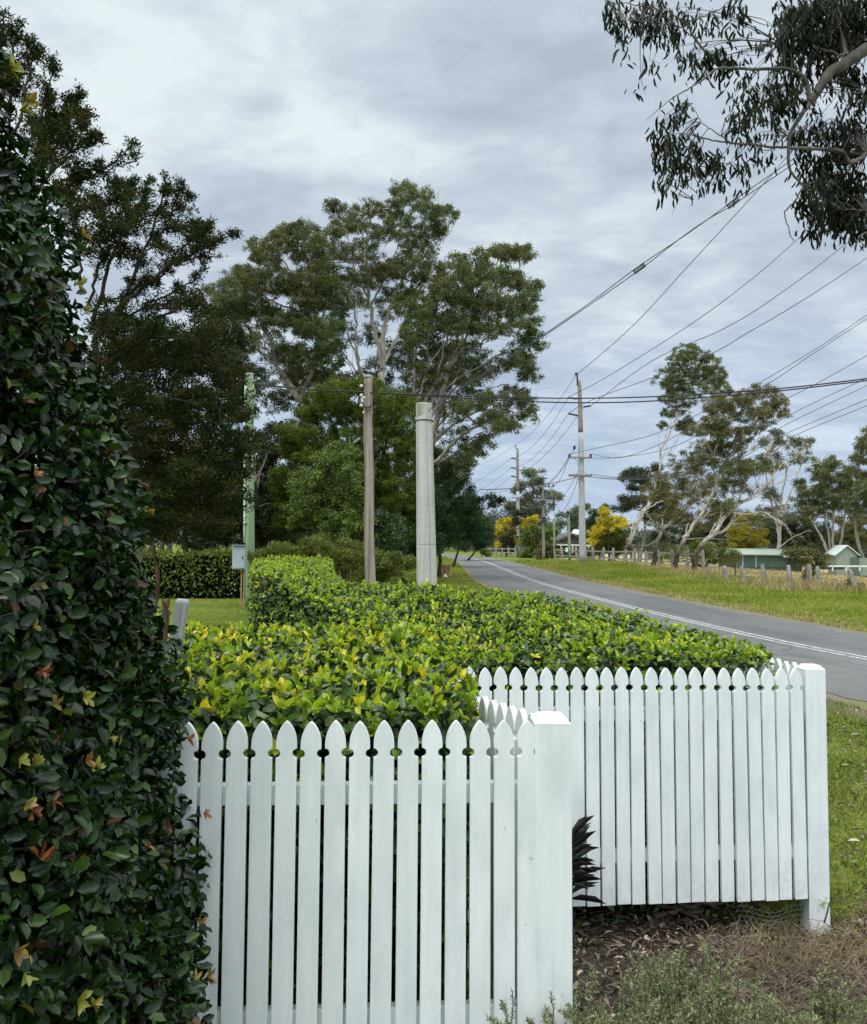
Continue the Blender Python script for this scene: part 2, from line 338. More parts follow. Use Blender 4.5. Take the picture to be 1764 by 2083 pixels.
# ------------------------------------------------------------------ ground
CL = [(14.5, -9), (11.2, -2), (9.2, 4), (7.9, 8.6), (6.78, 13.56), (6.26, 16.6), (5.68, 22.8), (5.28, 29.5), (4.92, 38), (4.85, 48), (5.0, 60), (5.15, 82), (4.9, 100), (3.9, 119), (0, 148), (-9, 176), (-26, 205), (-50, 230)]
cl = resample(np.array([(a, b, 0) for a, b in CL]), 260)
tn = unit(np.gradient(cl, axis=0)); nr = np.stack([tn[:, 1], -tn[:, 0], 0*tn[:, 0]], -1)   # to the right of travel
HL, HR = 2.62, 2.45
def strip(name, o0, o1, z, mat, nacross=2, parent=None, sl=slice(None), wob=0.0, seed=0):
    rg = rngs(seed); c = cl[sl]; n = nr[sl]; us = np.linspace(o0, o1, nacross)
    V = c[:, None]+n[:, None]*us[None, :, None]
    if wob:
        V[:, 0] += n*rg.normal(0, wob, (len(c), 1)); V[:, -1] += n*rg.normal(0, wob, (len(c), 1))
    V[..., 2] = z
    m = len(c); i = np.arange(m-1)[:, None]*nacross; j = np.arange(nacross-1)[None]
    Q = np.stack([i+j, i+j+1, i+nacross+j+1, i+nacross+j], -1).reshape(-1, 4)
    ac = np.broadcast_to(us[None], (m, nacross)).ravel()
    return quadmesh(name, V.reshape(-1, 3), Q, mat, parent, True, extra={'across': ac})
def ground_mat():
    m, nt, b = newmat('grassland'); tc = nt.nodes.new('ShaderNodeTexCoord'); sp = nt.nodes.new('ShaderNodeSeparateXYZ'); nt.links.new(tc.outputs['Object'], sp.inputs[0])
    a = nz(nt, .5, 6, .6); f = nz(nt, 14, 6, .7)
    c = ramp(nt, [(.3, (.08, .12, .016)), (.5, (.14, .185, .027)), (.7, (.24, .26, .06))], a)
    c = mixc(nt, .45, c, ramp(nt, [(.38, (.025, .040, .008)), (.62, (.22, .27, .05))], f))
    mr = nt.nodes.new('ShaderNodeMapRange'); nt.links.new(sp.outputs[0], mr.inputs[0]); mr.inputs[1].default_value = 15.5; mr.inputs[2].default_value = 19; mr.inputs[4].default_value = .97
    pn = nz(nt, .16, 4, .6, sc=(1, .35, 1)); mm = nt.nodes.new('ShaderNodeMath'); mm.operation = 'MULTIPLY'; nt.links.new(mr.outputs[0], mm.inputs[0])
    nt.links.new(ramp(nt, [(.35, (.65,)*3), (.5, (1, 1, 1))], pn), mm.inputs[1])
    c = mixc(nt, mm.outputs[0], c, ramp(nt, [(.3, (.30, .25, .12)), (.7, (.50, .42, .27))], f))
    nt.links.new(c, b.inputs['Base Color']); b.inputs['Roughness'].default_value = .95; b.inputs['Specular IOR Level'].default_value = .1
    bump(nt, b, f, .05, .6); return m
def build_ground():
    xs = np.concatenate([np.array([-2500, -900, -400, -200, -120]), np.arange(-80, 120, 2.0), np.array([130, 180, 260, 400, 900, 2500])])
    ys = np.concatenate([np.array([-60, -30, -15]), np.arange(-10, 160, 2.0), np.array([170, 200, 260, 400, 700, 1300, 3000])])
    XX, YY = np.meshgrid(xs, ys); Z = np.maximum(g(XX, YY), -3.2)
    n = len(xs); i = np.arange(len(ys)-1)[:, None]*n; j = np.arange(n-1)[None]
    Q = np.stack([i+j, i+j+1, i+n+j+1, i+n+j], -1).reshape(-1, 4)
    tag(quadmesh('ground', np.stack([XX, YY, Z], -1).reshape(-1, 3), Q, ground_mat()), kind='structure')
build_ground()
def road_mats():
    m, nt, b = newmat('asphalt'); at = nt.nodes.new('ShaderNodeAttribute'); at.attribute_name = 'across'
    mr = nt.nodes.new('ShaderNodeMapRange'); nt.links.new(at.outputs['Fac'], mr.inputs[0]); mr.inputs[1].default_value = -HL; mr.inputs[2].default_value = HR
    wob = nz(nt, .6, 3, .5); ad = nt.nodes.new('ShaderNodeMath'); ad.operation = 'MULTIPLY_ADD'; nt.links.new(wob, ad.inputs[0]); ad.inputs[1].default_value = .06
    nt.links.new(mr.outputs[0], ad.inputs[2])
    lane = ramp(nt, [(0, (.15, .135, .115)), (.06, (.115, .112, .105)), (.16, (.075, .078, .080)), (.30, (.105, .109, .111)), (.325, (.17, .175, .172)), (.345, (.095, .10, .102)), (.46, (.125, .13, .131)), (.58, (.115, .119, .12)), (.68, (.072, .075, .077)), (.80, (.12, .124, .125)), (.92, (.082, .084, .085)), (1, (.15, .138, .12))], ad.outputs[0])
    f = nz(nt, 45, 5, .8); c = mixc(nt, .42, lane, ramp(nt, [(.38, (.03, .031, .032)), (.64, (.25, .25, .245))], f))
    lg = nz(nt, .35, 5, .6, sc=(1, .4, 1)); c = mixc(nt, .35, c, ramp(nt, [(.38, (.05, .052, .056)), (.62, (.19, .19, .188))], lg))
    vo = nt.nodes.new('ShaderNodeTexVoronoi'); vo.feature = 'DISTANCE_TO_EDGE'; vo.inputs['Scale'].default_value = .55; tcx = nt.nodes.new('ShaderNodeTexCoord'); wn = nt.nodes.new('ShaderNodeTexNoise'); wn.inputs['Scale'].default_value = 1.6; wn.inputs['Detail'].default_value = 6
    nt.links.new(tcx.outputs['Object'], wn.inputs['Vector']); wv = nt.nodes.new('ShaderNodeVectorMath'); wv.operation = 'MULTIPLY_ADD'; nt.links.new(wn.outputs['Color'], wv.inputs[0]); wv.inputs[1].default_value = (1.1, 1.1, 0); nt.links.new(tcx.outputs['Object'], wv.inputs[2]); nt.links.new(wv.outputs[0], vo.inputs['Vector'])
    ck = nt.nodes.new('ShaderNodeMath'); ck.operation = 'MULTIPLY'; nt.links.new(ramp(nt, [(.004, (.75,)*3), (.012, (0, 0, 0))], vo.outputs['Distance']), ck.inputs[0]); nt.links.new(ramp(nt, [(.45, (0, 0, 0)), (.55, (1, 1, 1))], nz(nt, .3, 3, .5)), ck.inputs[1]); c = mixc(nt, ck.outputs[0], c, (.03, .03, .03))
    pt = nz(nt, .9, 7, .75); c = mixc(nt, ramp(nt, [(.56, (0, 0, 0)), (.60, (.45,)*3)], pt), c, (.055, .057, .06))
    nt.links.new(c, b.inputs['Base Color']); b.inputs['Roughness'].default_value = .72; bump(nt, b, f, .004, .5)
    M['asphalt'] = m
    m, nt, b = newmat('line_paint'); f = nz(nt, 9, 6, .75)
    nt.links.new(ramp(nt, [(.38, (.16, .165, .165)), (.50, (.50, .52, .51)), (.7, (.72, .73, .71))], f), b.inputs['Base Color']); b.inputs['Roughness'].default_value = .7
    M['line'] = m
    m, nt, b = newmat('gravel'); f = nz(nt, 22, 6, .75); a = nz(nt, 1.1, 5, .6)
    c = mixc(nt, ramp(nt, [(.42, (0, 0, 0)), (.58, (1, 1, 1))], a), ramp(nt, [(.3, (.09, .07, .05)), (.7, (.28, .225, .165))], f), ramp(nt, [(.3, (.10, .12, .03)), (.7, (.19, .20, .06))], f))
    nt.links.new(c, b.inputs['Base Color']); b.inputs['Roughness'].default_value = .95; bump(nt, b, f, .02, .7); M['gravel'] = m
road_mats()
tag(strip('gravel_shoulder', -HL-.75, HR+.55, .004, M['gravel'], 4, wob=.10, seed=3), kind='structure')
tag(strip('road', -HL, HR, .010, M['asphalt'], 9, wob=.09, seed=4), kind='structure')
for a in (-.14, .06):
    tag(strip('road_marking', a, a+.070, .0145, M['line'], 2), kind='structure')
# garden bed near the back fence
def bed():
    rg = rngs(9); nx, ny = 90, 80
    xs = np.linspace(-.2, 3.4, nx); ys = np.linspace(1.2, 4.45, ny); XX, YY = np.meshgrid(xs, ys)
    Z = .014+.02*np.sin(XX*3.1+1)*np.sin(YY*2.3)+rg.normal(0, .006, XX.shape)
    ed = np.clip(np.minimum.reduce([(3.3-XX-.35*np.sin(YY*2))*2.0, (4.42-YY-.25*np.maximum(0, XX-1.6)+.1*np.sin(XX*6))*4]), -.6, 1)
    Z = np.abs(Z)*np.clip(ed, 0, 1)+.004*(ed > 0)-.03*(ed <= 0)
    m, nt, b = newmat('mulch'); f = nz(nt, 35, 6, .75); a = nz(nt, 3, 5, .6)
    c = mixc(nt, .5, ramp(nt, [(.3, (.014, .009, .006)), (.55, (.045, .030, .021)), (.75, (.14, .10, .07))], f), ramp(nt, [(.35, (.035, .025, .018)), (.65, (.12, .095, .07))], a))
    nt.links.new(c, b.inputs['Base Color']); b.inputs['Roughness'].default_value = .95; bump(nt, b, f, .02, .8)
    i = np.arange(ny-1)[:, None]*nx; j = np.arange(nx-1)[None]
    Q = np.stack([i+j, i+j+1, i+nx+j+1, i+nx+j], -1).reshape(-1, 4)
    tag(quadmesh('garden_bed', np.stack([XX, YY, Z], -1).reshape(-1, 3), Q, m), kind='structure')
bed()
def hills():
    m, nt, b = newmat('far_hill'); f = nz(nt, .02, 6, .65)
    nt.links.new(ramp(nt, [(.35, (.05, .075, .07)), (.65, (.10, .125, .12))], f), b.inputs['Base Color']); b.inputs['Roughness'].default_value = 1
    for nm, x0, x1, Y, H, dp, sd in (('hills', 120, 900, 620, 30, 150, 1), ('hills', -300, 260, 800, 17, 150, 2)):
        rg = rngs(sd); n = 60; xs = np.linspace(x0, x1, n); h = H*(.6+.25*np.sin(np.linspace(0, 7, n)+sd)+.1*np.sin(np.linspace(0, 23, n)))*np.sin(np.linspace(.15, 3.0, n))**.5
        rows = []
        for k, (dy, s) in enumerate(((0, -.1), (30, .35), (70, .8), (dp*.7, 1.0), (dp*1.2, .8), (dp*2, -.1))):
            rows.append(np.stack([xs, np.full(n, Y+dy), h*s-3+rg.normal(0, .6, n)], -1))
        V = np.concatenate(rows); i = np.arange(len(rows)-1)[:, None]*n; j = np.arange(n-1)[None]
        Q = np.stack([i+j, i+j+1, i+n+j+1, i+n+j], -1).reshape(-1, 4)
        tag(quadmesh(nm, V, Q, m), kind='structure')
hills()
# ------------------------------------------------------------------ picket fences
PW, PS, PT, PH = .0578, .0678, .019, 1.012
def picket_mesh():
    h = PW/2; pts = []; arch = .066; nc = .088; nrd = .0130; nd = .0125
    N = 9
    top = [(h*math.cos(t)**1.0*(1.0), arch*math.sin(t)**1.05) for t in np.linspace(0, math.pi/2, N)]
    # pointed gothic arch: two circular arcs
    top = []
    for t in np.sin(np.linspace(0, math.pi/2, 14)):
        top.append((h*(1-t**2.1)**.78, -arch+arch*t))
    right = [(h, -PH), (h, -nc-nrd)]
    for a in np.linspace(-90, 90, 9)[1:-1]:
        right.append((h-nd*math.cos(R(a)), -nc+nrd*math.sin(R(a))))
    right += [(h, -nc+nrd)]+top
    prof = right+[(-x, z) for x, z in reversed(right[:-1])]
    n = len(prof); V = [(x, -PT/2, z) for x, z in prof]+[(x, PT/2, z) for x, z in prof]
    Fc = [tuple(range(n)), tuple(reversed(range(n, 2*n)))]+[(i, i+n, (i+1) % n+n, (i+1) % n) for i in range(n)]
    me = bpy.data.meshes.new('picket'); me.from_pydata(V, [], Fc); me.update(); me.materials.append(M['paint']); return me
PM = picket_mesh()
def add_picket(root, wx, wy, wz, ang, rg):
    o = bpy.data.objects.new('picket', PM); COL.objects.link(o); o.parent = root
    o.location = (wx-root.location.x, wy-root.location.y, wz-root.location.z+rg.normal(0, .0012))
    o.rotation_euler = (rg.normal(0, .002), rg.normal(0, .0025), ang)
    m = o.modifiers.new('bevel', 'BEVEL'); m.width = .0015; m.segments = 2; m.limit_method = 'ANGLE'; m.angle_limit = R(40)
    return o
def fence_post(root, x, y, zt, wd, ang, zb=-.05, tilt=(0, 0)):
    mb = MB(); a = wd/2; c = .013
    prof = [(a, zb), (a, zt-.022), (a+.001, zt-.02), (a-.017, zt-.001), (a-.024, zt)]
    V = []; Fc = []
    for r, z in prof:
        for sx, sy in ((-1, -1), (1, -1), (1, 1), (-1, 1)): V.append((r*sx, r*sy, z))
    for k in range(len(prof)-1):
        for i in range(4): Fc.append((k*4+i, k*4+(i+1) % 4, k*4+4+(i+1) % 4, k*4+4+i))
    Fc.append(tuple(4*(len(prof)-1)+i for i in range(4)))
    me = bpy.data.meshes.new('post'); me.from_pydata(V, [], Fc); me.update(); me.materials.append(M['paint'])
    o = bpy.data.objects.new('post', me); COL.objects.link(o); o.parent = root
    o.location = (x-root.location.x, y-root.location.y, -root.location.z); o.rotation_euler = (tilt[0], tilt[1], ang)
    m = o.modifiers.new('bevel', 'BEVEL'); m.width = .004; m.segments = 2; m.limit_method = 'ANGLE'; m.angle_limit = R(25)
    return o
def rail(root, p, q, d=.035, h=.058):
    mb = MB(); mb.bar(p, q, d, h); o = mb.build('rail', M['paint'], root, bevel=.004); return o
def picket_run(label, p0, p1, n0, n1, zt0, zt1, side, seed, posts=(), name='picket_fence', rails=(.205, .812), roff=0.0):
    """pickets n0..n1 (index along the run from p0 with p1 the direction); side=+1 puts the rails to the left of travel"""
    rg = rngs(seed); p0 = np.array(p0, float); p1 = np.array(p1, float); d = unit(p1-p0); ang = math.atan2(d[1], d[0]); L = np.linalg.norm(p1-p0)
    nn = np.array([-d[1], d[0]])*side; mid = p0+d*((n0+n1)/2*PS)
    root = empty(name, (mid[0], mid[1], 0), label, 'fence', 'white picket fences round the hedges')
    for i in range(n0, n1+1):
        q = p0+d*i*PS; zt = zt0+(zt1-zt0)*(i*PS/L); add_picket(root, q[0], q[1], zt, ang, rg)
    a = p0+d*((n0-.6)*PS)+nn*(PT/2+.0185); b = p0+d*((n1+.5)*PS)+nn*(PT/2+.0185)
    for r in rails:
        za = zt0+(zt1-zt0)*((n0-.6)*PS/L)-r; zb = zt0+(zt1-zt0)*((n1+.5)*PS/L)-r
        rail(root, (a[0], a[1], za), (b[0], b[1], zb))
    for (x, y, zt, wd, an, tl) in posts: fence_post(root, x, y, zt, wd, an, -.05, tl)
    return root
A0 = X(383, 1468, 2.443); A1 = X(1063, 1465, 2.510)
fa = math.atan2(A1[1]-A0[1], A1[0]-A0[0])
PP = X(1121, 1457, 2.525)
picket_run('nearest white picket fence with its capped square post, in front of the yellow-green hedge', A0[:2], A1[:2], -8, 14, A0[2], A1[2], 1, 11,
           posts=[(PP[0]+.002, PP[1]+.03, PP[2]+.002, .104, fa+R(-3), (0, 0))])
B0 = X(955.6, 1357, 3.785); B1 = X(1608, 1359, 3.968); fb = math.atan2(B1[1]-B0[1], B1[0]-B0[0])
PQ = X(1651, 1353, 4.0)
bf = picket_run('rear white picket fence ending in a tall square post beside the grass verge', B0[:2], B1[:2], -3, 22, B0[2], B1[2]+.0, 1, 12,
           posts=[(PQ[0], PQ[1]+.03, PQ[2], .094, fb+R(-4), (0, R(.4)))])
# return fence between the two
r0 = np.array([PP[0]-.005, PP[1]+.13]); r1 = np.array([.115, 3.19])
picket_run('short white picket fence seen end-on, leading back from the nearest capped post', r0, r1, 0, 16, 1.232, 1.222, -1, 13)
s0 = np.array([PQ[0]-.03, PQ[1]+.12]); s1 = s0+np.array([-.16, 1.0])
picket_run('roadside white picket fence, only its first tips showing beside the rear post', s0, s1, 0, 14, 1.205, 1.20, 1, 14)
# ------------------------------------------------------------------ hedges
def poly_sample(poly, n, rg):
    P = np.array(poly); lo = P.min(0); hi = P.max(0); out = []
    tot = 0
    while tot < n:
        q = rg.uniform(lo, hi, (n*2, 2)); ins = inpoly(P, q); q = q[ins]; out.append(q); tot += len(q)
    return np.concatenate(out)[:n]
def inpoly(P, q):
    ins = np.zeros(len(q), bool); m = len(P)
    for i in range(m):
        a = P[i]; b = P[(i+1) % m]
        c = ((a[1] > q[:, 1]) != (b[1] > q[:, 1])) & (q[:, 0] < (b[0]-a[0])*(q[:, 1]-a[1])/(b[1]-a[1]+1e-12)+a[0])
        ins ^= c
    return ins
def area(P):
    P = np.array(P); x, y = P.T; return abs(np.dot(x, np.roll(y, -1))-np.dot(y, np.roll(x, -1)))/2
def wob(x, y): return .018*np.sin(x*5.3+y*2.1)+.014*np.sin(x*11+1.3-y*7)+.012*np.sin(y*13+x*3)
def clusters(LV, P, ax, k, th0, th1, Ln, Wr, tint, rg, tm='fold', stem=.0):
    """k leaves round each axis"""
    n = len(P); P = np.repeat(P, k, 0); ax = np.repeat(unit(ax), k, 0); N = n*k
    rd = rnd_dirs(N, rg); pr = unit(rd-ax*np.sum(rd*ax, 1)[:, None]); th = rg.uniform(th0, th1, N)
    A = ax*np.cos(th)[:, None]+pr*np.sin(th)[:, None]; Nn = ax*np.sin(th)[:, None]-pr*np.cos(th)[:, None]
    Nn = unit(-Nn+rg.normal(0, .35, (N, 3)))*-1
    L = rg.uniform(Ln[0], Ln[1], N); P = P+ax*(rg.uniform(-.4, .1, N)*stem)[:, None]
    t = np.repeat(tint, k)+rg.normal(0, .08, N)
    LV.add(P, A, Nn, L, L*Wr*rg.uniform(.85, 1.15, N), np.clip(t, 0, 1), tm)
def ccw(poly):
    P = np.array(poly); x, y = P.T
    return P if (np.dot(x, np.roll(y, -1))-np.dot(y, np.roll(x, -1))) > 0 else P[::-1]
def hedge(name, label, poly, hf, zb, leaf, dens, seed, mtop, mside, topfrac=.75, jit=.03, group=None, core=.12, wr=.5, shoots=1.0, yellow=0.0):
    rg = rngs(seed); P = ccw(poly); c = P.mean(0)
    root = empty(name, (c[0], c[1], 0), label, 'hedge', group); top = Leaves(); old = Leaves()
    ar = area(P)
    n = int(ar*dens*.42*shoots); q = poly_sample(P, n, rg); z = hf(q[:, 0], q[:, 1])+wob(q[:, 0], q[:, 1])+rg.normal(0, jit*.6, n)
    ax = unit(np.stack([rg.normal(0, .28, n), rg.normal(0, .28, n), np.ones(n)], -1))
    t = np.clip(rg.beta(1.6, 1.9, n)*(.66 if yellow < .2 else .9)+(.14 if yellow < .2 else 0)+yellow*rg.uniform(0, 1, n)**2.5, 0, 1)
    clusters(top, np.column_stack([q, z]), ax, 5, .10, 1.15, (leaf*.32, leaf*.88), wr, t, rg, stem=leaf)
    n = int(ar*dens*1.7); q = poly_sample(P, n, rg); z = hf(q[:, 0], q[:, 1])+wob(q[:, 0], q[:, 1])-rg.uniform(.0, .075, n)
    A = unit(rnd_dirs(n, rg)*np.array([1, 1, .45])+np.array([0, 0, .25])); Nn = unit(rg.normal(0, .5, (n, 3))+np.array([0, 0, 1.0]))
    old.add(np.column_stack([q, z]), A, Nn, rg.uniform(.8, 1.3, n)*leaf, leaf*wr*1.05, np.clip(rg.beta(2, 2, n)+.15, 0, 1))
    m = len(P)
    for i in range(m):
        a, b = P[i], P[(i+1) % m]; e = b-a; L = np.linalg.norm(e); nrm = np.array([e[1], -e[0]])/(L+1e-9)
        n = int(L*1.35*dens*1.5); s = rg.uniform(0, 1, n)
        q = a+e*s[:, None]; ht = hf(q[:, 0], q[:, 1]); zz = zb+(ht-zb)*rg.uniform(0, 1, n)**.8
        dep = rg.uniform(-.10, .02, n)+.02*np.sin(s*L*9+zz*7); q = q+nrm*dep[:, None]
        N3 = np.array([nrm[0], nrm[1], .0]); ax = unit(N3+np.array([0, 0, .35])+rg.normal(0, .45, (n, 3)))
        rd = rnd_dirs(n, rg); A = unit(rd+N3*.55+np.array([0, 0, -.15])); Nn = unit(N3+np.array([0, 0, .55])+rg.normal(0, .5, (n, 3)))
        old.add(np.column_stack([q, zz]), A, Nn, rg.uniform(.7, 1.25, n)*leaf, leaf*wr*1.05, np.clip(rg.beta(2, 2.2, n)+.18*((zz-zb)/(ht-zb))**2, 0, 1))
        n2 = int(L*dens*.20); s = rg.uniform(0, 1, n2); q = a+e*s[:, None]; ht = hf(q[:, 0], q[:, 1])
        zz = ht-rg.uniform(0, 1, n2)**2.2*(ht-zb)*.7; ax = unit(N3*.8+np.array([0, 0, .8])+rg.normal(0, .3, (n2, 3)))
        clusters(top, np.column_stack([q+nrm*.02, zz]), ax, 4, .3, 1.2, (leaf*.55, leaf*.95), wr, np.clip(rg.beta(1.5, 2.4, n2), 0, 1), rg)
    tag(top.build('new_growth', mtop, root), kind='stuff'); tag(old.build('foliage', mside, root), kind='stuff')
    # near-black solid inside, its colour painting the hedge's inner shade
    cc = []
    for i in range(m):
        a, p, b = P[i-1], P[i], P[(i+1) % m]; e1 = unit(p-a); e2 = unit(b-p); n1 = np.array([-e1[1], e1[0]]); n2 = np.array([-e2[1], e2[0]])
        s = n1+n2; s = s/max(.35, np.dot(s, s)/2); cc.append(p+s*core)
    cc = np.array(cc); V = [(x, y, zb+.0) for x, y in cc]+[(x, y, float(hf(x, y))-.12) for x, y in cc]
    mb = MB(); mb.add(V, [tuple(range(m, 2*m))]+[(i, (i+1) % m, (i+1) % m+m, i+m) for i in range(m)]); mb.build('shade_core', M['core'], root)
    tb = Tubes()
    for _ in range(int(ar*45)):
        q = poly_sample(P, 1, rg)[0]; h = float(hf(q[0], q[1])); p = np.array([q[0], q[1], h-.22]); e = p+np.array([rg.normal(0, .06), rg.normal(0, .06), rg.uniform(.15, .25)])
        tb.add(resample([p, (p+e)/2+rg.normal(0, .01, 3), e], 5), [.004, .0035, .003, .0025, .0015], 4)
    tag(tb.build('twigs', M['twigs'], root), kind='stuff')
    return root
sm = lambda t: np.clip(t, 0, 1)**2*(3-2*np.clip(t, 0, 1))
hA = lambda x, y: 1.275+.0*x+.012*np.sin(x*2)
hB = lambda x, y: 1.24+.14*sm((y-4.6)/3.0)+.10*sm((-.5-x)/1.1)+.04*sm((y-8)/4)
polyA = [(-2.3, 2.60), (-1, 2.60), (.02, 2.66), (.09, 2.75), (.105, 3.0), (.04, 3.35), (-.10, 3.75), (-.02, 4.3), (-.15, 4.95), (-1.0, 5.0), (-2.3, 5.05)]
polyB = [(-.08, 3.95), (1.53, 4.14), (1.60, 4.22), (1.60, 4.6), (1.48, 5.2), (1.31, 5.7), (1.03, 6.4), (.78, 6.9), (.07, 7.4), (-.5, 7.5), (-.80, 7.65), (-1.0, 8.5), (-1.44, 12), (-2.42, 12), (-1.645, 8.0), (-1.27, 7.4), (-.9, 6.55), (-.58, 5.95), (-.13, 5.4), (-.05, 4.9)]
hedge('clipped_hedge', 'low clipped hedge with yellow young leaves right behind the nearest picket fence', polyA, hA, 0, .050, 760, 21, M['hedge_top'], M['hedge_old'], group='clipped hedges inside the picket fences', yellow=.4, wr=.56, shoots=1.0)
hedge('clipped_hedge', 'low clipped bright green hedge behind the back picket fence, bending away beneath the concrete pole', polyB, hB, 0, .042, 760, 22, M['hedge_top'], M['hedge_old'], group='clipped hedges inside the picket fences', yellow=.10, wr=.54)
# far hedge across the lawn
l0 = GX(215, 27); l1 = GX(500, 27.5); l2 = GX(560, 28)
polyC = [(l0[0], 26.8), (l1[0], 27.2), (l2[0]+.3, 27.6), (l2[0]+.4, 29.2), (l0[0], 28.9)]
hedge('boundary_hedge', 'long dark green hedge along the far side of the lawn behind the grey meter box', polyC, lambda x, y: 1.40+.05*np.sin(x*1.7)+0*y, 0, .11, 130, 23, M['olive'], M['shrub'], core=.2, jit=.09)
def soil():
    for P in (polyA, polyB):
        P = ccw(P); c = P.mean(0); V = [tuple(p+unit(p-c)*.16)+(.008 if P is not None else 0,) for p in P]; m = MB(); n = len(V); m.add(V, [tuple(range(n))])
        o = m.build('garden_soil', bpy.data.materials['mulch']); tag(o, kind='structure')
soil()
# ------------------------------------------------------------------ tall dark hedge on the left
def tall_hedge():
    rg = rngs(31); c = np.array([-1.78, 2.02]); root = empty('tall_hedge', (c[0], c[1], 0), 'tall dark glossy green hedge filling the left edge in front of the picket fence', 'hedge')
    # silhouette px -> radius against height at the tangent distance
    sil = [(447, 2083), (428, 1900), (404, 1750), (382, 1620), (362, 1500), (344, 1380), (322, 1250), (300, 1120), (272, 990), (246, 860), (216, 740), (190, 640), (152, 500), (118, 400), (84, 290), (52, 210), (16, 120), (-30, 40), (-80, -40), (-200, -160), (-420, -230)]
    hs = []; rs = []
    for px, py in sil:
        p = X(px, py, 2.0); d = unit(np.array([p[0], p[1]])); rr = abs(c[0]*d[1]-c[1]*d[0])-.035; Yt = math.sqrt(max(.1, c@c-rr*rr))*d[1]; zz = X(px, py, Yt)[2]; hs.append(zz); rs.append(rr-.055*max(0, zz-1.9)-.01)
    hs = np.array([-.05]+hs); rs = np.array([rs[0]+.06]+rs); rs = np.maximum(rs, .02)
    rf = lambda z: np.interp(z, hs, rs); H = hs[-1]
    def surf(n, th, z, dep):
        r = rf(z)+.035*np.sin(th*9+z*4)+.03*np.sin(z*11-th*5)-dep; r = np.maximum(r, .01)
        return np.stack([c[0]+r*np.cos(th), c[1]+r*np.sin(th), z], -1)
    lv = Leaves()
    # camera side dense, far side sparser
    for n, t0, t1, f in ((100000, R(-100), R(75), 1), (14000, R(75), R(260), 1.35)):
        th = rg.uniform(t0, t1, n); z = rg.uniform(0, H, n); keep = rg.uniform(0, 1, n) < rf(z)/rf(0); th, z = th[keep], z[keep]; n = len(th)
        P = surf(n, th, z, rg.uniform(-.03, .13, n)); No = np.stack([np.cos(th), np.sin(th), .15+0*th], -1)
        A = unit(rnd_dirs(n, rg)*.9+No*.55+np.array([0, 0, -.25])); Nn = unit(No+np.array([0, 0, .45])+rg.normal(0, .42, (n, 3)))
        L = rg.uniform(.022, .043, n)*f; t = rg.beta(1.2, 2.0, n)*.88; sp = rg.uniform(0, 1, n) < .022; t[sp] = rg.uniform(.9, 1, sp.sum())
        lv.add(P, A, Nn, L, L*rg.uniform(.56, .72, n), t, 'fold')
    tag(lv.build('foliage', M['tall'], root), kind='stuff')
    nw = Leaves(); spots = [(70, 1745, 1.9), (145, 1745, 1.2), (75, 1365, 1.0), (100, 1432, 1.2), (160, 1420, 1.2), (30, 1545, 1.1), (60, 1555, 1.3), (165, 1545, 1.1), (185, 1560, 1.0), (95, 1630, 1.1), (40, 1640, 1.2), (20, 1930, 1.4), (45, 1975, 1.2), (150, 2030, 1.5), (180, 2045, 1.0), (405, 1655, .9), (410, 1990, 1.2), (375, 1505, .9), (12, 140, 1.6), (45, 205, 1.5), (30, 225, 1.2), (150, 580, 1.2), (160, 630, .9), (60, 965, .9), (235, 975, .9), (250, 1010, .8), (395, 1880, .9), (385, 1990, 1.0), (215, 1500, .9), (290, 1040, .8), (330, 1680, .8), (60, 1275, .8), (290, 1720, .9), (160, 480, .9), (55, 1650, 1.2)]
    for px, py, s in spots:
        # march the ray to the hedge surface
        d = RM @ np.array([(px-CX)/F, (CYP-py)/F, -1.0]); d = d/d[1]; hit = None
        for Y in np.arange(1.0, 2.6, .01):
            p = np.array([0, 0, EYE])+d*Y; r = math.hypot(p[0]-c[0], p[1]-c[1])
            if r < rf(p[2])+.03: hit = p; break
        if hit is None: hit = X(px, py, 2.0)
        o = unit(np.array([hit[0]-c[0], hit[1]-c[1], 0])); s *= np.linalg.norm(hit-np.array([0, 0, EYE]))/2.3; clusters(nw, np.array([hit+o*.01]), np.array([o+np.array([0, 0, .3])]), 6, .3, 1.45, (.018*s, .030*s), .46, np.array([rg.uniform(0, 1)]), rg)
    tag(nw.build('new_growth', M['newred'], root), kind='stuff')
    dl = Leaves()
    for px, py, dx, dy, L in ((312, 1120, .1, -1, .07), (318, 1160, .15, -1, .11), (322, 1195, .0, -1, .10), (330, 1235, .3, -1, .08), (338, 1250, .1, -1, .09), (345, 1235, -.2, -1, .05), (336, 1290, .1, -1, .07)):
        p = X(px, py-20, 2.15); dl.add(np.array([p]), np.array([[dx, -.1, dy]]), np.array([[.3, -1, .2]]), L*.7, .013, rg.uniform(.2, .6), 'fold')
    dl.build('dead_leaf', M['vinebrown'], root)
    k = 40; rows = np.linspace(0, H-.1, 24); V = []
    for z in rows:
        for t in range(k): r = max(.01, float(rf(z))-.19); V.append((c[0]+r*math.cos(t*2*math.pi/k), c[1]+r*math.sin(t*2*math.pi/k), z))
    mb = MB(); mb.add(V, [(r*k+i, r*k+(i+1) % k, (r+1)*k+(i+1) % k, (r+1)*k+i) for r in range(len(rows)-1) for i in range(k)]); mb.build('shade_core', M['core'], root)  # near-black core painting the shade inside the tall hedge
    tb = Tubes()
    for _ in range(420):
        th = rg.uniform(R(-95), R(75)); z = rg.uniform(.4, H-.2); p = surf(1, np.array([th]), np.array([z]), .12)[0]; e = surf(1, np.array([th+rg.normal(0, .06)]), np.array([z+rg.uniform(-.03, .1)]), -.02)[0]
        tb.add(resample([p, (p+e)/2+rg.normal(0, .01, 3), e], 4), [.003, .0025, .002, .0012], 4)
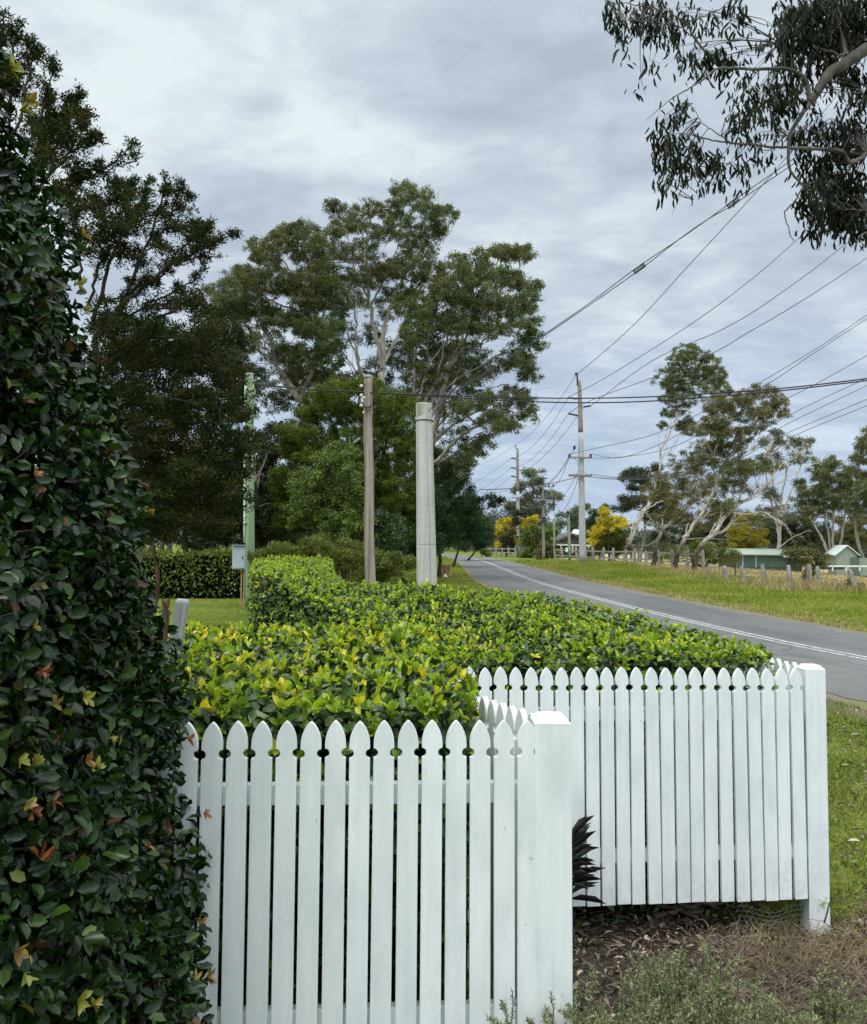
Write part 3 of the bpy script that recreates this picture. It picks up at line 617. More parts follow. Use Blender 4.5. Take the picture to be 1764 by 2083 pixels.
    tag(tb.build('twigs', M['twigs'], root), kind='stuff')
tall_hedge()
# ------------------------------------------------------------------ trees
def tree(name, label, cat, base, Y, conv, lines, clumps, leafm, barkm, seed, leaf=(.13, .045), lai=2.2, D=2.0, group=None, nd=3, sub=.33, tm='diamond', twigr=.02, droop=.3, bark_k=7, twigs=5, r_sub=1.0, dens_var=.35, up=.3, tk=.62, dk=1.7, nb=0):
    """lines: [(pts, r0, r1, depth)] in photo positions; clumps: (x, y, rx, ry[, density])"""
    rg = rngs(seed); base = np.array(base, float); root = empty(name, base, label, cat, group); tb = Tubes(); sk = []
    for ln in lines:
        pts, r0, r1 = ln[0], ln[1], ln[2]; dz = ln[3] if len(ln) > 3 else 0.0
        W = []
        for i, p in enumerate(pts):
            if p == 'base': W.append(base)
            else: a = conv(*p); W.append(X(a[0], a[1], Y+dz*i/max(1, len(pts)-1)))
        W = np.array(W); n = max(10, 5*len(pts)); L = np.linalg.norm(np.diff(W, axis=0), axis=1).sum()
        C = resample(W, n, L*.004, rg); rad = (r0+(r1-r0)*np.linspace(0, 1, n)**.7)*tk
        if pts[0] == 'base': rad[:2] *= np.array([1.35, 1.12])
        tb.add(C, rad*rg.uniform(.92, 1.08, n), bark_k); sk.append(C)
        for _ in range(int(nb*L)):
            i = rg.integers(n//4, n-1); d0 = unit(C[min(n-1, i+2)]-C[i-1]); d = unit(d0+rnd_dirs(1, rg)[0]*.55+np.array([0, 0, .15])); l = rg.uniform(.12, .32)*min(L, 9)
            E = resample([C[i], C[i]+d*l*.5+rg.normal(0, .05*l, 3), C[i]+unit(d+np.array([0, 0, .25]))*l], 9, .012*l, rg); tb.add(E, np.linspace(max(.012, rad[i]*.38), .008, 9), 5); sk.append(E[4:])
            for _k in range(3):
                j = rg.integers(3, 8); d2 = unit(d+rnd_dirs(1, rg)[0]*.6); tb.add(resample([E[j], E[j]+d2*l*.2+rg.normal(0, .03*l, 3), E[j]+d2*l*.42], 5, .01*l, rg), np.linspace(.012, .005, 5), 4)
    S = np.concatenate(sk) if sk else np.array([base])
    lv = Leaves(); kx = Y/F
    s1 = conv(1, 0)[0]-conv(0, 0)[0]
    for cl_ in clumps:
        x, y, rx, ry = cl_[:4]; dn = cl_[4]**.6 if len(cl_) > 4 else 1.0
        for b in range(nd):
            jx, jy = (rg.normal(0, .34, 2) if b else (0, 0)); dz = rg.uniform(-D, D)
            px, py = conv(x+jx*rx, y+jy*ry); c = X(px, py, Y+dz); a = rx*s1*kx; bb = ry*s1*kx; dd = min(max(a, bb), D+.6)
            ns = max(3, int(dk*dn*2.6*(a*bb)/(sub*sub)/nd*1.25+1))
            u = rnd_dirs(ns, rg)*(rg.uniform(.25, 1, (ns, 1))**.5); SC = c+u*np.array([a, dd, bb])
            # branch from the nearest skeleton point
            dist = np.linalg.norm(S-c, axis=1)+np.maximum(0, S[:, 2]-c[2])*1.5; q = S[np.argmin(dist)]
            Lb = np.linalg.norm(c-q)
            if Lb > .1:
                mid = (q+c)/2+np.array([0, 0, .08*Lb])+rg.normal(0, .06*Lb, 3)
                br = resample([q, mid, c], 8, .01*Lb, rg); tb.add(br, np.linspace(twigr*2.2, twigr, 8), 5)
            for e in SC[rg.permutation(ns)[:twigs]]:
                tb.add(resample([c, (c+e)/2+rg.normal(0, .05, 3), e], 5), np.linspace(twigr*.9, twigr*.3, 5), 4)
            rs = sub*r_sub*rg.uniform(.55, 1.25, ns)
            nl = np.maximum(2, (lai*math.pi*rs*rs/(leaf[0]*leaf[1]*.55)*rg.uniform(1-dens_var, 1+dens_var, ns)).astype(int))
            P = np.repeat(SC, nl, 0); rr = np.repeat(rs, nl); N = len(P)
            P = P+rnd_dirs(N, rg)*(rr*rg.uniform(0, 1, N)**.6)[:, None]*np.array([1, 1, .75])
            A = unit(rnd_dirs(N, rg)+np.array([0, 0, -droop])); Nn = unit(rnd_dirs(N, rg)+np.array([0, -.1, up]))
            L = leaf[0]*rg.uniform(.6, 1.3, N); tt = np.clip(np.repeat(rg.uniform(.2, .8, ns), nl)+rg.normal(0, .18, N), 0, 1)
            lv.add(P, A, Nn, L, leaf[1]*rg.uniform(.7, 1.3, N), tt, tm)
    tb.build('trunk', barkm, root)
    if lv.V: lv.build('crown', leafm, root)
    return root
# big gums in the middle distance
gb = lambda px, Y: GX(px, Y)
tree('gum_tree', 'tallest pale-trunked gum tree with airy crown, rising behind the round green wattle', 'tree', gb(780, 46), 46, C2,
     [(['base', (900, 1200), (900, 1010), (890, 880), (855, 740), (830, 560), (825, 400), (815, 260)], .45, .06, 0),
      ([(897, 930), (905, 760), (925, 660), (985, 520), (1060, 400), (1090, 260)], .26, .04, -1),
      ([(905, 900), (955, 800), (1005, 720), (1060, 560)], .18, .04, 1.5), ([(905, 1000), (800, 950), (775, 820), (765, 650), (700, 480), (680, 300)], .20, .04, 1),
      ([(840, 640), (900, 520), (960, 380), (990, 180)], .12, .03, .5), ([(830, 600), (770, 480), (740, 330)], .10, .03, -1), ([(925, 660), (1050, 560), (1150, 380), (1190, 260)], .12, .03, 1)],
     [(1000, 115, 60, 45), (1060, 150, 70, 50), (1180, 215, 70, 42), (1120, 200, 60, 40), (960, 190, 60, 50), (870, 190, 60, 32), (800, 200, 50, 30), (690, 195, 60, 40), (740, 250, 60, 45), (690, 290, 60, 45), (1010, 280, 90, 55), (1130, 300, 70, 50), (860, 310, 80, 50, .6), (1050, 380, 95, 45), (780, 400, 90, 45, .8), (900, 450, 110, 45, .7), (700, 380, 70, 45, .8), (1000, 460, 120, 45), (820, 520, 110, 45, .7), (950, 560, 90, 40, .5), (700, 520, 70, 40, .7), (1130, 480, 90, 50), (640, 440, 60, 45, .8), (1050, 600, 80, 50, .8), (760, 620, 60, 30, .4)],
     M['gum'], M['palebark'], 41, leaf=(.12, .040), lai=1.00, D=2.2, sub=.24, twigr=.014, dk=2.5, nb=0.35, droop=.5)
tree('gum_tree', 'broad gum tree with twisting pale limbs just behind and above the green-painted pole', 'tree', gb(600, 43), 43, C2,
     [(['base', (540, 1200), (500, 1060), (420, 940), (330, 850), (300, 780)], .42, .07, 0), ([(500, 1060), (410, 920), (370, 780), (340, 730), (300, 600)], .2, .04, 1),
      ([(510, 1080), (580, 900), (600, 710), (540, 600), (490, 530), (440, 430)], .22, .05, -1), ([(600, 720), (500, 660), (390, 620), (300, 560)], .13, .03, -.5),
      ([(590, 800), (640, 600), (600, 450), (560, 330)], .15, .04, 1), ([(560, 1000), (700, 1000), (770, 950), (730, 880)], .12, .05, 1)],
     [(520, 290, 85, 48), (440, 290, 55, 38), (400, 350, 80, 52), (540, 390, 95, 60), (600, 350, 55, 48), (350, 430, 80, 50), (290, 490, 80, 45), (210, 520, 80, 45), (240, 480, 50, 28), (160, 590, 70, 45), (130, 560, 40, 35, .6), (300, 590, 110, 48), (450, 540, 95, 60, 1.2), (560, 500, 90, 60, 1.2), (640, 600, 75, 70, 1.2), (230, 650, 90, 50), (350, 680, 100, 48), (480, 720, 110, 50), (600, 740, 90, 48), (690, 740, 60, 40), (570, 860, 90, 60), (650, 820, 75, 48), (520, 960, 90, 50), (640, 960, 80, 50), (440, 860, 50, 40, .5), (330, 380, 50, 35, .6), (700, 660, 60, 60), (560, 620, 70, 50), (300, 340, 30, 30, .4), (160, 700, 80, 60), (260, 780, 60, 50, .6), (640, 540, 60, 50)],
     M['gum'], M['midbark'], 42, leaf=(.12, .040), lai=1.15, D=2.2, sub=.24, twigr=.014, dk=2.5, nb=0.45, droop=.5)
tree('gum_tree', 'spreading gum tree with many bare pale branches leaning over the road above the concrete pole', 'tree', gb(870, 40), 40, C2,
     [(['base', (1080, 1450), (1120, 1260), (1160, 1110), (1220, 900), (1330, 820), (1400, 780)], .4, .05, 0), ([(1080, 1400), (1150, 1360), (1240, 1260), (1330, 1200), (1420, 1170)], .24, .04, -1.5),
      ([(1100, 1300), (1180, 1225), (1290, 1150), (1400, 1100), (1520, 1060)], .18, .03, -1), ([(1060, 1200), (1100, 1080), (1160, 980), (1220, 880), (1290, 730), (1320, 600)], .18, .04, 0), ([(1050, 1150), (1045, 1000), (1050, 850), (1080, 700), (1120, 560)], .16, .03, 1),
      ([(1100, 1200), (1200, 1020), (1330, 930), (1450, 860), (1540, 800)], .13, .03, -1), ([(1160, 1110), (1260, 1000), (1400, 960), (1500, 920)], .10, .02, 1), ([(1120, 1160), (1150, 960), (1200, 780), (1260, 600), (1330, 480)], .13, .03, .5),
      ([(1110, 1250), (1230, 1120), (1350, 1040), (1470, 1000)], .10, .02, -.5), ([(1150, 1370), (1230, 1330), (1330, 1240), (1400, 1215)], .13, .03, -1), ([(1130, 1290), (1200, 1310), (1270, 1330)], .09, .02, -1), ([(1180, 960), (1300, 760), (1420, 600), (1500, 480)], .12, .03, 1), ([(1060, 1100), (1120, 900), (1260, 750), (1380, 700)], .1, .02, -1.5)],
     [(1440, 370, 45, 30), (1500, 400, 65, 45), (1580, 400, 45, 42), (1360, 420, 50, 38), (1250, 440, 70, 38), (1330, 510, 105, 55), (1450, 510, 95, 55), (1560, 530, 60, 45), (1220, 550, 115, 55), (1600, 620, 45, 45), (1350, 620, 125, 55, 1.2), (1500, 640, 100, 55), (1150, 690, 115, 55), (1590, 720, 55, 35), (1060, 630, 80, 55), (1250, 720, 115, 50), (1440, 750, 110, 40, .6), (1560, 800, 70, 50, .9), (1100, 820, 105, 60, .7), (1300, 850, 100, 50, .35), (1520, 890, 80, 50, .8), (1400, 930, 100, 45, .3), (1200, 960, 110, 55, .4), (1570, 960, 50, 45), (1510, 1060, 75, 50), (1360, 1060, 100, 45, .35), (1540, 1130, 55, 42), (1420, 1170, 85, 45), (1250, 1120, 90, 45, .35), (1480, 1190, 55, 35), (1330, 1300, 60, 45), (1280, 1350, 60, 45), (1200, 1240, 70, 40, .4), (1390, 1260, 45, 30, .6), (1080, 950, 70, 60, .5), (1590, 870, 35, 30, .5), (1180, 600, 80, 60), (1060, 740, 80, 60, .8), (1290, 990, 70, 50, .3)],
     M['gum'], M['midbark'], 43, leaf=(.12, .040), lai=1.15, D=2.4, sub=.24, twigr=.014, dk=2.5, nb=0.8, droop=.5)
tree('gum_tree', 'dark leafy gum tree filling the background low behind the wattle and poles', 'tree', gb(760, 58), 58, C2,
     [(['base', (800, 1200), (780, 900), (700, 700)], .5, .1, 0), ([(800, 1200), (1100, 1000), (1300, 700)], .3, .08, 0), ([(800, 1200), (500, 900), (350, 700)], .3, .08, 0)],
     [(1150, 900, 130, 90), (1330, 700, 130, 90, .9), (1260, 1050, 150, 90, .8), (1000, 850, 110, 90, .7), (560, 700, 90, 80, .8), (350, 800, 90, 80, .6), (600, 1050, 120, 80, .8), (1420, 1100, 80, 70, .5), (760, 1000, 110, 60), (900, 960, 120, 70), (640, 880, 90, 60), (820, 760, 90, 60, .5), (960, 640, 90, 60, .4), (740, 560, 70, 60, .3), (1080, 1060, 110, 70), (1200, 880, 120, 70, .7), (460, 900, 100, 70), (420, 1080, 100, 60), (1300, 940, 100, 60, .5), (200, 900, 120, 120), (80, 800, 120, 120), (300, 1000, 110, 90, .6)],
     M['gum_dark'], M['greybark'], 44, leaf=(.16, .055), lai=1.0, D=3.0, sub=.34, nb=.3, tk=.4, twigr=.012)
# wattle dome and companions
tree('wattle_tree', 'round-topped olive green wattle standing behind the timber pole', 'tree', gb(700, 33), 33, C2,
     [(['base', (760, 1700), (760, 1500), (740, 1300), (720, 1150)], .25, .06, 0), ([(760, 1600), (880, 1400), (930, 1200), (960, 1120)], .15, .04, 0), ([(760, 1600), (620, 1420), (560, 1280)], .15, .04, 0)],
     [(720, 1020, 90, 50), (640, 1070, 85, 50), (800, 1020, 80, 45), (930, 1060, 95, 45), (1000, 1090, 55, 50), (560, 1140, 75, 50), (700, 1130, 120, 60), (860, 1130, 110, 60), (490, 1220, 80, 50), (600, 1230, 120, 65), (780, 1260, 120, 70), (950, 1200, 90, 75), (450, 1300, 65, 55), (560, 1330, 90, 60), (1000, 1320, 75, 80), (880, 1380, 110, 80), (1030, 1430, 60, 80), (470, 1420, 75, 70), (440, 1530, 70, 70), (740, 1400, 110, 90), (960, 1500, 90, 90), (1050, 1560, 60, 80), (980, 1640, 70, 70), (860, 1520, 100, 80), (560, 1600, 100, 70), (720, 1620, 110, 80), (860, 1660, 100, 70), (460, 1640, 60, 60), (1040, 1660, 50, 70), (600, 1500, 100, 80), (740, 1520, 100, 80)],
     M['wattle'], M['darkbark'], 51, leaf=(.085, .028), lai=1.5, D=2.0, sub=.19, droop=.2, up=.7, dk=2.8, twigs=2, twigr=.008)
tree('leafy_shrub', 'glossy green rounded shrub in front of the olive wattle, left of the timber pole', 'shrub', gb(655, 29.5), 29.5, C2,
     [(['base', (650, 1700), (640, 1550), (640, 1420)], .12, .03, 0)],
     [(640, 1360, 80, 50), (720, 1330, 80, 50), (560, 1430, 80, 50), (660, 1440, 120, 60), (760, 1420, 80, 60), (540, 1520, 80, 60), (660, 1540, 120, 60), (770, 1530, 80, 70), (500, 1610, 70, 60), (620, 1640, 110, 60), (740, 1650, 100, 60), (700, 1310, 50, 25), (780, 1620, 60, 50)],
     M['shrub'], M['darkbark'], 52, leaf=(.085, .042), lai=1.3, D=1.3, sub=.20, up=.5, dk=2.4, twigs=2, twigr=.008)
tree('leafy_shrub', 'dark shrub with pale edged leaves low between the timber pole and the concrete pole', 'shrub', gb(845, 29), 29, C2,
     [(['base', (920, 1800), (910, 1700)], .1, .03, 0)],
     [(890, 1660, 60, 60), (950, 1720, 55, 70), (900, 1760, 70, 70), (960, 1820, 60, 60), (880, 1830, 60, 60), (940, 1640, 50, 40)],
     M['darktree'], M['darkbark'], 53, leaf=(.11, .05), lai=1.6, D=1.0, sub=.26)
tree('shrub_row', 'loose olive green shrubs with fine arching tips behind the meter box and the clipped hedge', 'shrub', gb(640, 24), 24, CD,
     [(['base', (640, 1160)], .03, .02, 0), ([(560, 1180), (560, 1130)], .03, .01, 0), ([(700, 1180), (700, 1130)], .03, .01, 0), ([(770, 1190), (770, 1150)], .03, .01, 0)],
     [(560, 1125, 30, 16), (600, 1118, 35, 20), (650, 1112, 35, 20), (700, 1120, 35, 20), (740, 1132, 30, 22), (770, 1150, 25, 20), (540, 1145, 30, 18), (600, 1140, 40, 20), (670, 1140, 40, 20), (730, 1155, 35, 20), (775, 1170, 20, 14), (800, 1150, 25, 25)],
     M['olive'], M['darkbark'], 54, leaf=(.09, .028), lai=1.8, D=.9, sub=.22, droop=-.5, twigr=.005)
# dark roadside trees left of the road, receding
tree('roadside_tree', 'dense dark tree overhanging the verge immediately right of the concrete pole', 'tree', gb(893, 46), 46, C2,
     [(['base', (1165, 1750), (1160, 1600), (1180, 1480)], .3, .08, 0), ([(1160, 1620), (1240, 1560), (1330, 1550), (1400, 1545)], .06, .02, -1)],
     [(1180, 1400, 80, 50), (1160, 1470, 80, 60), (1230, 1480, 70, 50), (1200, 1560, 90, 60), (1160, 1640, 70, 60), (1270, 1560, 45, 40), (1180, 1720, 50, 40), (1060, 1600, 80, 100), (1050, 1720, 70, 70), (1140, 1330, 50, 40), (1290, 1640, 40, 30, .5)],
     M['darktree'], M['darkbark'], 55, leaf=(.13, .05), lai=1.7, D=2.0, sub=.36, dk=2.4, tk=.4, twigs=2, twigr=.012)
tree('roadside_tree', 'second dark tree along the verge beyond the concrete pole, rounder and further off', 'tree', gb(922, 66), 66, C2,
     [(['base', (1250, 1760), (1250, 1660)], .3, .08, 0)],
     [(1260, 1580, 60, 40), (1300, 1610, 50, 40), (1230, 1640, 60, 50), (1300, 1680, 60, 40), (1240, 1710, 60, 40), (1330, 1640, 35, 30), (1330, 1700, 30, 25), (1300, 1540, 35, 25)],
     M['darktree'], M['darkbark'], 56, leaf=(.17, .07), lai=1.7, D=2.2, sub=.5, dk=2.4, tk=.4, twigs=2, twigr=.012)
tree('roadside_tree', 'third and smallest dark tree of the verge row, at the bend of the road', 'tree', gb(952, 92), 92, C2,
     [(['base', (1330, 1770), (1330, 1700)], .3, .08, 0)],
     [(1340, 1650, 40, 30), (1370, 1690, 35, 30), (1330, 1710, 45, 30), (1385, 1730, 25, 20), (1290, 1730, 40, 25), (1350, 1740, 40, 20)],
     M['darktree'], M['darkbark'], 57, leaf=(.22, .09), lai=1.7, D=2.0, sub=.6, dk=2.4, tk=.4, twigs=2, twigr=.012)
tree('garden_trees', 'dark evergreen shrubbery filling the space under the gums behind the wattle', 'shrub', gb(700, 40), 40, C2,
     [(['base', (700, 1700), (700, 1600)], .15, .05, 0)],
     [(480, 1700, 100, 60), (620, 1690, 100, 60), (760, 1700, 110, 60), (900, 1700, 110, 60), (1030, 1720, 90, 60), (1120, 1740, 60, 50), (1100, 1640, 70, 60), (1080, 1540, 60, 60), (400, 1600, 80, 70), (390, 1700, 80, 60), (350, 1480, 60, 80), (1140, 1560, 50, 60), (300, 1720, 90, 50), (980, 1780, 80, 50), (1100, 1800, 60, 40)],
     M['darktree'], M['darkbark'], 59, leaf=(.13, .05), lai=1.5, D=1.6, sub=.34, dk=2.2, twigs=2)
tree('overhanging_bough', 'small dark leafy bough tip reaching over the road from the dark verge trees', 'branch', X(*C2(1210, 1545), 44), 44, C2,
     [([(1210, 1545), (1300, 1550), (1380, 1525), (1440, 1535)], .05, .015, 0)],
     [(1400, 1525, 35, 14, .7), (1440, 1540, 20, 18, .7), (1350, 1540, 20, 12, .4), (1400, 1560, 15, 10, .5)], M['gum_dark'], M['darkbark'], 58, leaf=(.13, .05), lai=1.2, D=.3, sub=.2)
# conifers at the left
def spray(lv, tb, pts, r0, rg, dens=1.0, start=.25, tw=.55, leaf=(.075, .022), tuft=.10, k=26):
    C = resample(pts, 22, .02, rg); tb.add(C, np.linspace(r0*.6, .010, 22), 6); L = np.linalg.norm(np.diff(C, axis=0), axis=1).sum()
    n = int(L*(1-start)*11*dens); T = unit(np.gradient(C, axis=0)); Ps = []
    for _ in range(n):
        s = rg.uniform(start, 1); i = min(21, int(s*21)); d = unit(T[i]*rg.uniform(.6, 1.2)+rnd_dirs(1, rg)[0]*.9+np.array([0, 0, .25]))
        l = tw*rg.uniform(.3, 1.0)*(1.15-s*.75); e = C[i]+d*l; tb.add(resample([C[i], C[i]+d*l*.5+rg.normal(0, .02, 3), e], 4), [.012, .009, .006, .003], 4)
        for f in np.arange(.35, 1.01, .22): Ps.append(C[i]+(e-C[i])*f+rg.normal(0, .03, 3))
    Ps = np.array(Ps); nl = rg.integers(int(k*.6), int(k*1.2), len(Ps)); P = np.repeat(Ps, nl, 0); N = len(P); P = P+rnd_dirs(N, rg)*(tuft*rg.uniform(0, 1, N)**.6)[:, None]
    A = unit(rnd_dirs(N, rg)+np.array([.2, 0, .35])); lv.add(P, A, rnd_dirs(N, rg), leaf[0]*rg.uniform(.6, 1.4, N), leaf[1]*rg.uniform(.8, 1.3, N), np.clip(np.repeat(rg.uniform(.1, .9, len(Ps)), nl)+rg.normal(0, .15, N), 0, 1), 'diamond')
def conifer(name, label, basepx, Y, limbs, clumps, seed, conv=C1, nd=3, trunk=None, lai=2.6, D=1.6):
    rg = rngs(seed); base = GX(basepx, Y); root = empty(name, base, label, 'tree', 'dark conifers behind the tall hedge'); lv = Leaves(); tb = Tubes()
    T = np.array([base]+[X(*conv(*p), Y) for p in trunk]); tb.add(resample(T, 24, .03, rg), np.linspace(.24, .05, 24), 9)
    for pts, r0, dn, dz in limbs:
        W = np.array([X(*conv(*p), Y+dz*i/(len(pts)-1)) for i, p in enumerate(pts)]); spray(lv, tb, W, r0, rg, dn)
    kx = Y/F*.3706 if conv is C1 else Y/F
    for x, y, rx, ry, dn in clumps:
        for b in range(nd):
            c = X(*conv(x+rg.normal(0, .2)*rx, y+rg.normal(0, .2)*ry), Y+rg.uniform(-D, D)); a, bb = rx*kx, ry*kx; sub = .17
            ns = int(dn*3.4*a*bb/(sub*sub)/nd)+3; SC = c+rnd_dirs(ns, rg)*rg.uniform(.2, 1, (ns, 1))**.5*np.array([a, (a+bb)/2, bb]); nl = rg.integers(int(18*lai), int(34*lai), ns)
            P = np.repeat(SC, nl, 0); N = len(P); P = P+rnd_dirs(N, rg)*(sub*1.1*rg.uniform(0, 1, N)**.6)[:, None]*np.array([1.2, 1.2, .6])
            lv.add(P, unit(rnd_dirs(N, rg)+np.array([.3, 0, .2])), rnd_dirs(N, rg)+np.array([0, 0, .3]), .075*rg.uniform(.6, 1.4, N), .026*rg.uniform(.8, 1.3, N), np.clip(np.repeat(rg.uniform(.1, .9, ns), nl)+rg.normal(0, .15, N), 0, 1), 'diamond')
            for e in SC[:5]: tb.add(resample([c, e], 4), np.linspace(.015, .005, 4), 4)
    tb.build('trunk', M['darkbark'], root); lv.build('crown', M['conifer'], root)
conifer('conifer', 'taller sparse dark conifer whose upper boughs fan out top left above the tall hedge', -60, 14.5,
    [([(-60, 700), (0, 400), (20, 60)], .05, 1.0, 0), ([(-40, 700), (60, 350), (90, 125)], .05, .9, -.5), ([(-20, 800), (90, 450), (230, 280)], .05, .9, .5), ([(20, 900), (150, 500), (160, 225)], .05, .7, 0),
     ([(60, 1000), (220, 650), (290, 345)], .06, 1.0, -.5), ([(120, 1050), (300, 720), (435, 500)], .06, 1.1, 0), ([(120, 1050), (330, 780), (500, 640)], .05, 1.1, .6), ([(150, 1100), (380, 850), (560, 725)], .05, 1.1, -.4),
     ([(200, 1150), (400, 960), (600, 920), (725, 790)], .06, 1.0, 0), ([(220, 1150), (420, 1000), (560, 940), (755, 885)], .04, .7, .5), ([(100, 1150), (230, 850), (250, 500)], .05, 1.0, .5), ([(0, 900), (60, 600), (50, 330)], .05, 1.0, .6), ([(160, 1050), (260, 800), (370, 560)], .05, 1.0, 0)],
    [(200, 700, 60, 120, .6), (250, 900, 90, 80, .9), (40, 420, 50, 80, .7), (320, 700, 60, 50, .5), (380, 760, 50, 40, .6), (300, 1050, 80, 60, .9), (440, 620, 40, 40, .5)], 61,
    trunk=[(-120, 2400), (-130, 1600), (-110, 900), (-80, 300), (-60, -100)])
conifer('conifer', 'nearer brownish-tipped dark conifer with boughs sweeping up to the right behind the tall hedge', 190, 17,
    [([(520, 1850), (650, 1700), (760, 1450), (880, 1150), (920, 940)], .09, 1.0, 0), ([(540, 1850), (720, 1640), (950, 1440), (1100, 1370), (1310, 1280)], .09, .9, -.5), ([(540, 1850), (740, 1600), (900, 1500), (1060, 1300), (1190, 1205)], .07, 1.0, .4),
     ([(500, 1800), (600, 1450), (700, 1150), (720, 960)], .08, 1.0, .5), ([(760, 1450), (900, 1250), (1005, 1000)], .04, .9, 0), ([(880, 1200), (980, 1150), (1065, 1075)], .04, .9, -.3), ([(480, 1700), (560, 1350), (500, 1050)], .06, .9, 0), ([(450, 1600), (430, 1300), (380, 1050)], .06, 1.0, .6),
     ([(600, 2000), (800, 1800), (1000, 1680), (1130, 1640)], .07, 1.0, .3), ([(650, 1250), (640, 1100), (640, 990)], .04, 1, .5), ([(700, 1300), (780, 1100), (810, 990)], .04, 1, .2), ([(1000, 1430), (1120, 1400), (1230, 1310)], .03, .9, 0), ([(560, 1820), (850, 1650), (1030, 1560), (1130, 1440)], .05, .6, .6)],
    [(520, 1100, 110, 80, .9), (680, 1060, 110, 70, .9), (620, 1220, 150, 80, 1.0), (800, 1180, 110, 80, .9), (960, 1240, 100, 60, .9), (1080, 1260, 70, 50, .8), (480, 1320, 110, 90, .7), (680, 1400, 130, 70, .6), (900, 1360, 110, 60, .6), (1120, 1330, 50, 40, .6), (420, 1180, 60, 90, .8),
     (600, 1700, 120, 80, .8), (900, 1680, 160, 60, .9), (1060, 1640, 80, 50, .9), (700, 1800, 200, 70, 1.2), (950, 1830, 200, 90, 1.2), (1180, 1760, 110, 90, 1.0), (600, 1950, 160, 100, 1.2), (850, 2000, 200, 100, 1.4), (1100, 1980, 160, 100, 1.3), (1290, 1850, 80, 80, .7), (1280, 2050, 110, 90, 1.0),
     (650, 2150, 200, 100, 1.4), (900, 2200, 220, 110, 1.4), (1180, 2220, 170, 110, 1.3), (1330, 2250, 100, 80, .8), (700, 2350, 220, 110, 1.4), (980, 2400, 220, 110, 1.4), (1220, 2400, 150, 110, 1.2), (1340, 2430, 90, 70, .8), (800, 2560, 200, 110, 1.4), (1060, 2580, 200, 110, 1.3), (1300, 2560, 120, 90, 1.0), (850, 2720, 160, 90, 1.3), (1100, 2740, 160, 90, 1.2), (1290, 2720, 80, 70, .8), (760, 2850, 130, 80, 1.0), (1000, 2880, 120, 70, .9), (1180, 2870, 110, 70, .8)], 62,
    trunk=[(500, 2500), (520, 2100), (530, 1850)])
tree('shaded_shrub', 'dark shaded garden trees beyond the far hedge beneath the conifers', 'tree', gb(400, 36), 36, CD,
     [(['base', (400, 1050)], .2, .05, 0), ([(330, 1120), (335, 1000)], .12, .08, 0), ([(524, 1130), (520, 980)], .14, .1, -2)],
     [(340, 1060, 50, 40), (430, 1070, 60, 35), (500, 1060, 45, 40), (380, 990, 60, 50), (470, 980, 60, 50), (540, 1090, 35, 35), (300, 1100, 40, 25, .6), (560, 1020, 40, 50), (420, 1105, 60, 15, .6), (520, 930, 50, 50), (300, 1000, 60, 60), (560, 900, 40, 40, .6)],
     M['gum_dark'], M['greybark'], 63, leaf=(.14, .06), lai=1.5, D=2.5, sub=.36)
tree('garden_trees', 'near-black dense evergreen mass behind the far hedge and the lower conifer boughs', 'tree', gb(380, 31), 31, CD,
     [(['base', (380, 1000), (380, 800)], .2, .06, 0)],
     [(260, 760, 60, 60), (330, 700, 60, 50), (400, 720, 60, 50), (300, 860, 70, 60), (390, 830, 70, 60), (460, 820, 50, 50), (300, 960, 70, 60), (390, 940, 70, 60), (460, 930, 45, 60), (340, 1040, 70, 45), (430, 1040, 60, 45), (240, 680, 50, 50), (480, 1060, 25, 30), (250, 900, 40, 80), (480, 740, 25, 30, .5)],
     M['conifer'], M['darkbark'], 64, leaf=(.11, .045), lai=1.2, D=1.4, sub=.28, dk=1.8, twigs=2, twigr=.008)
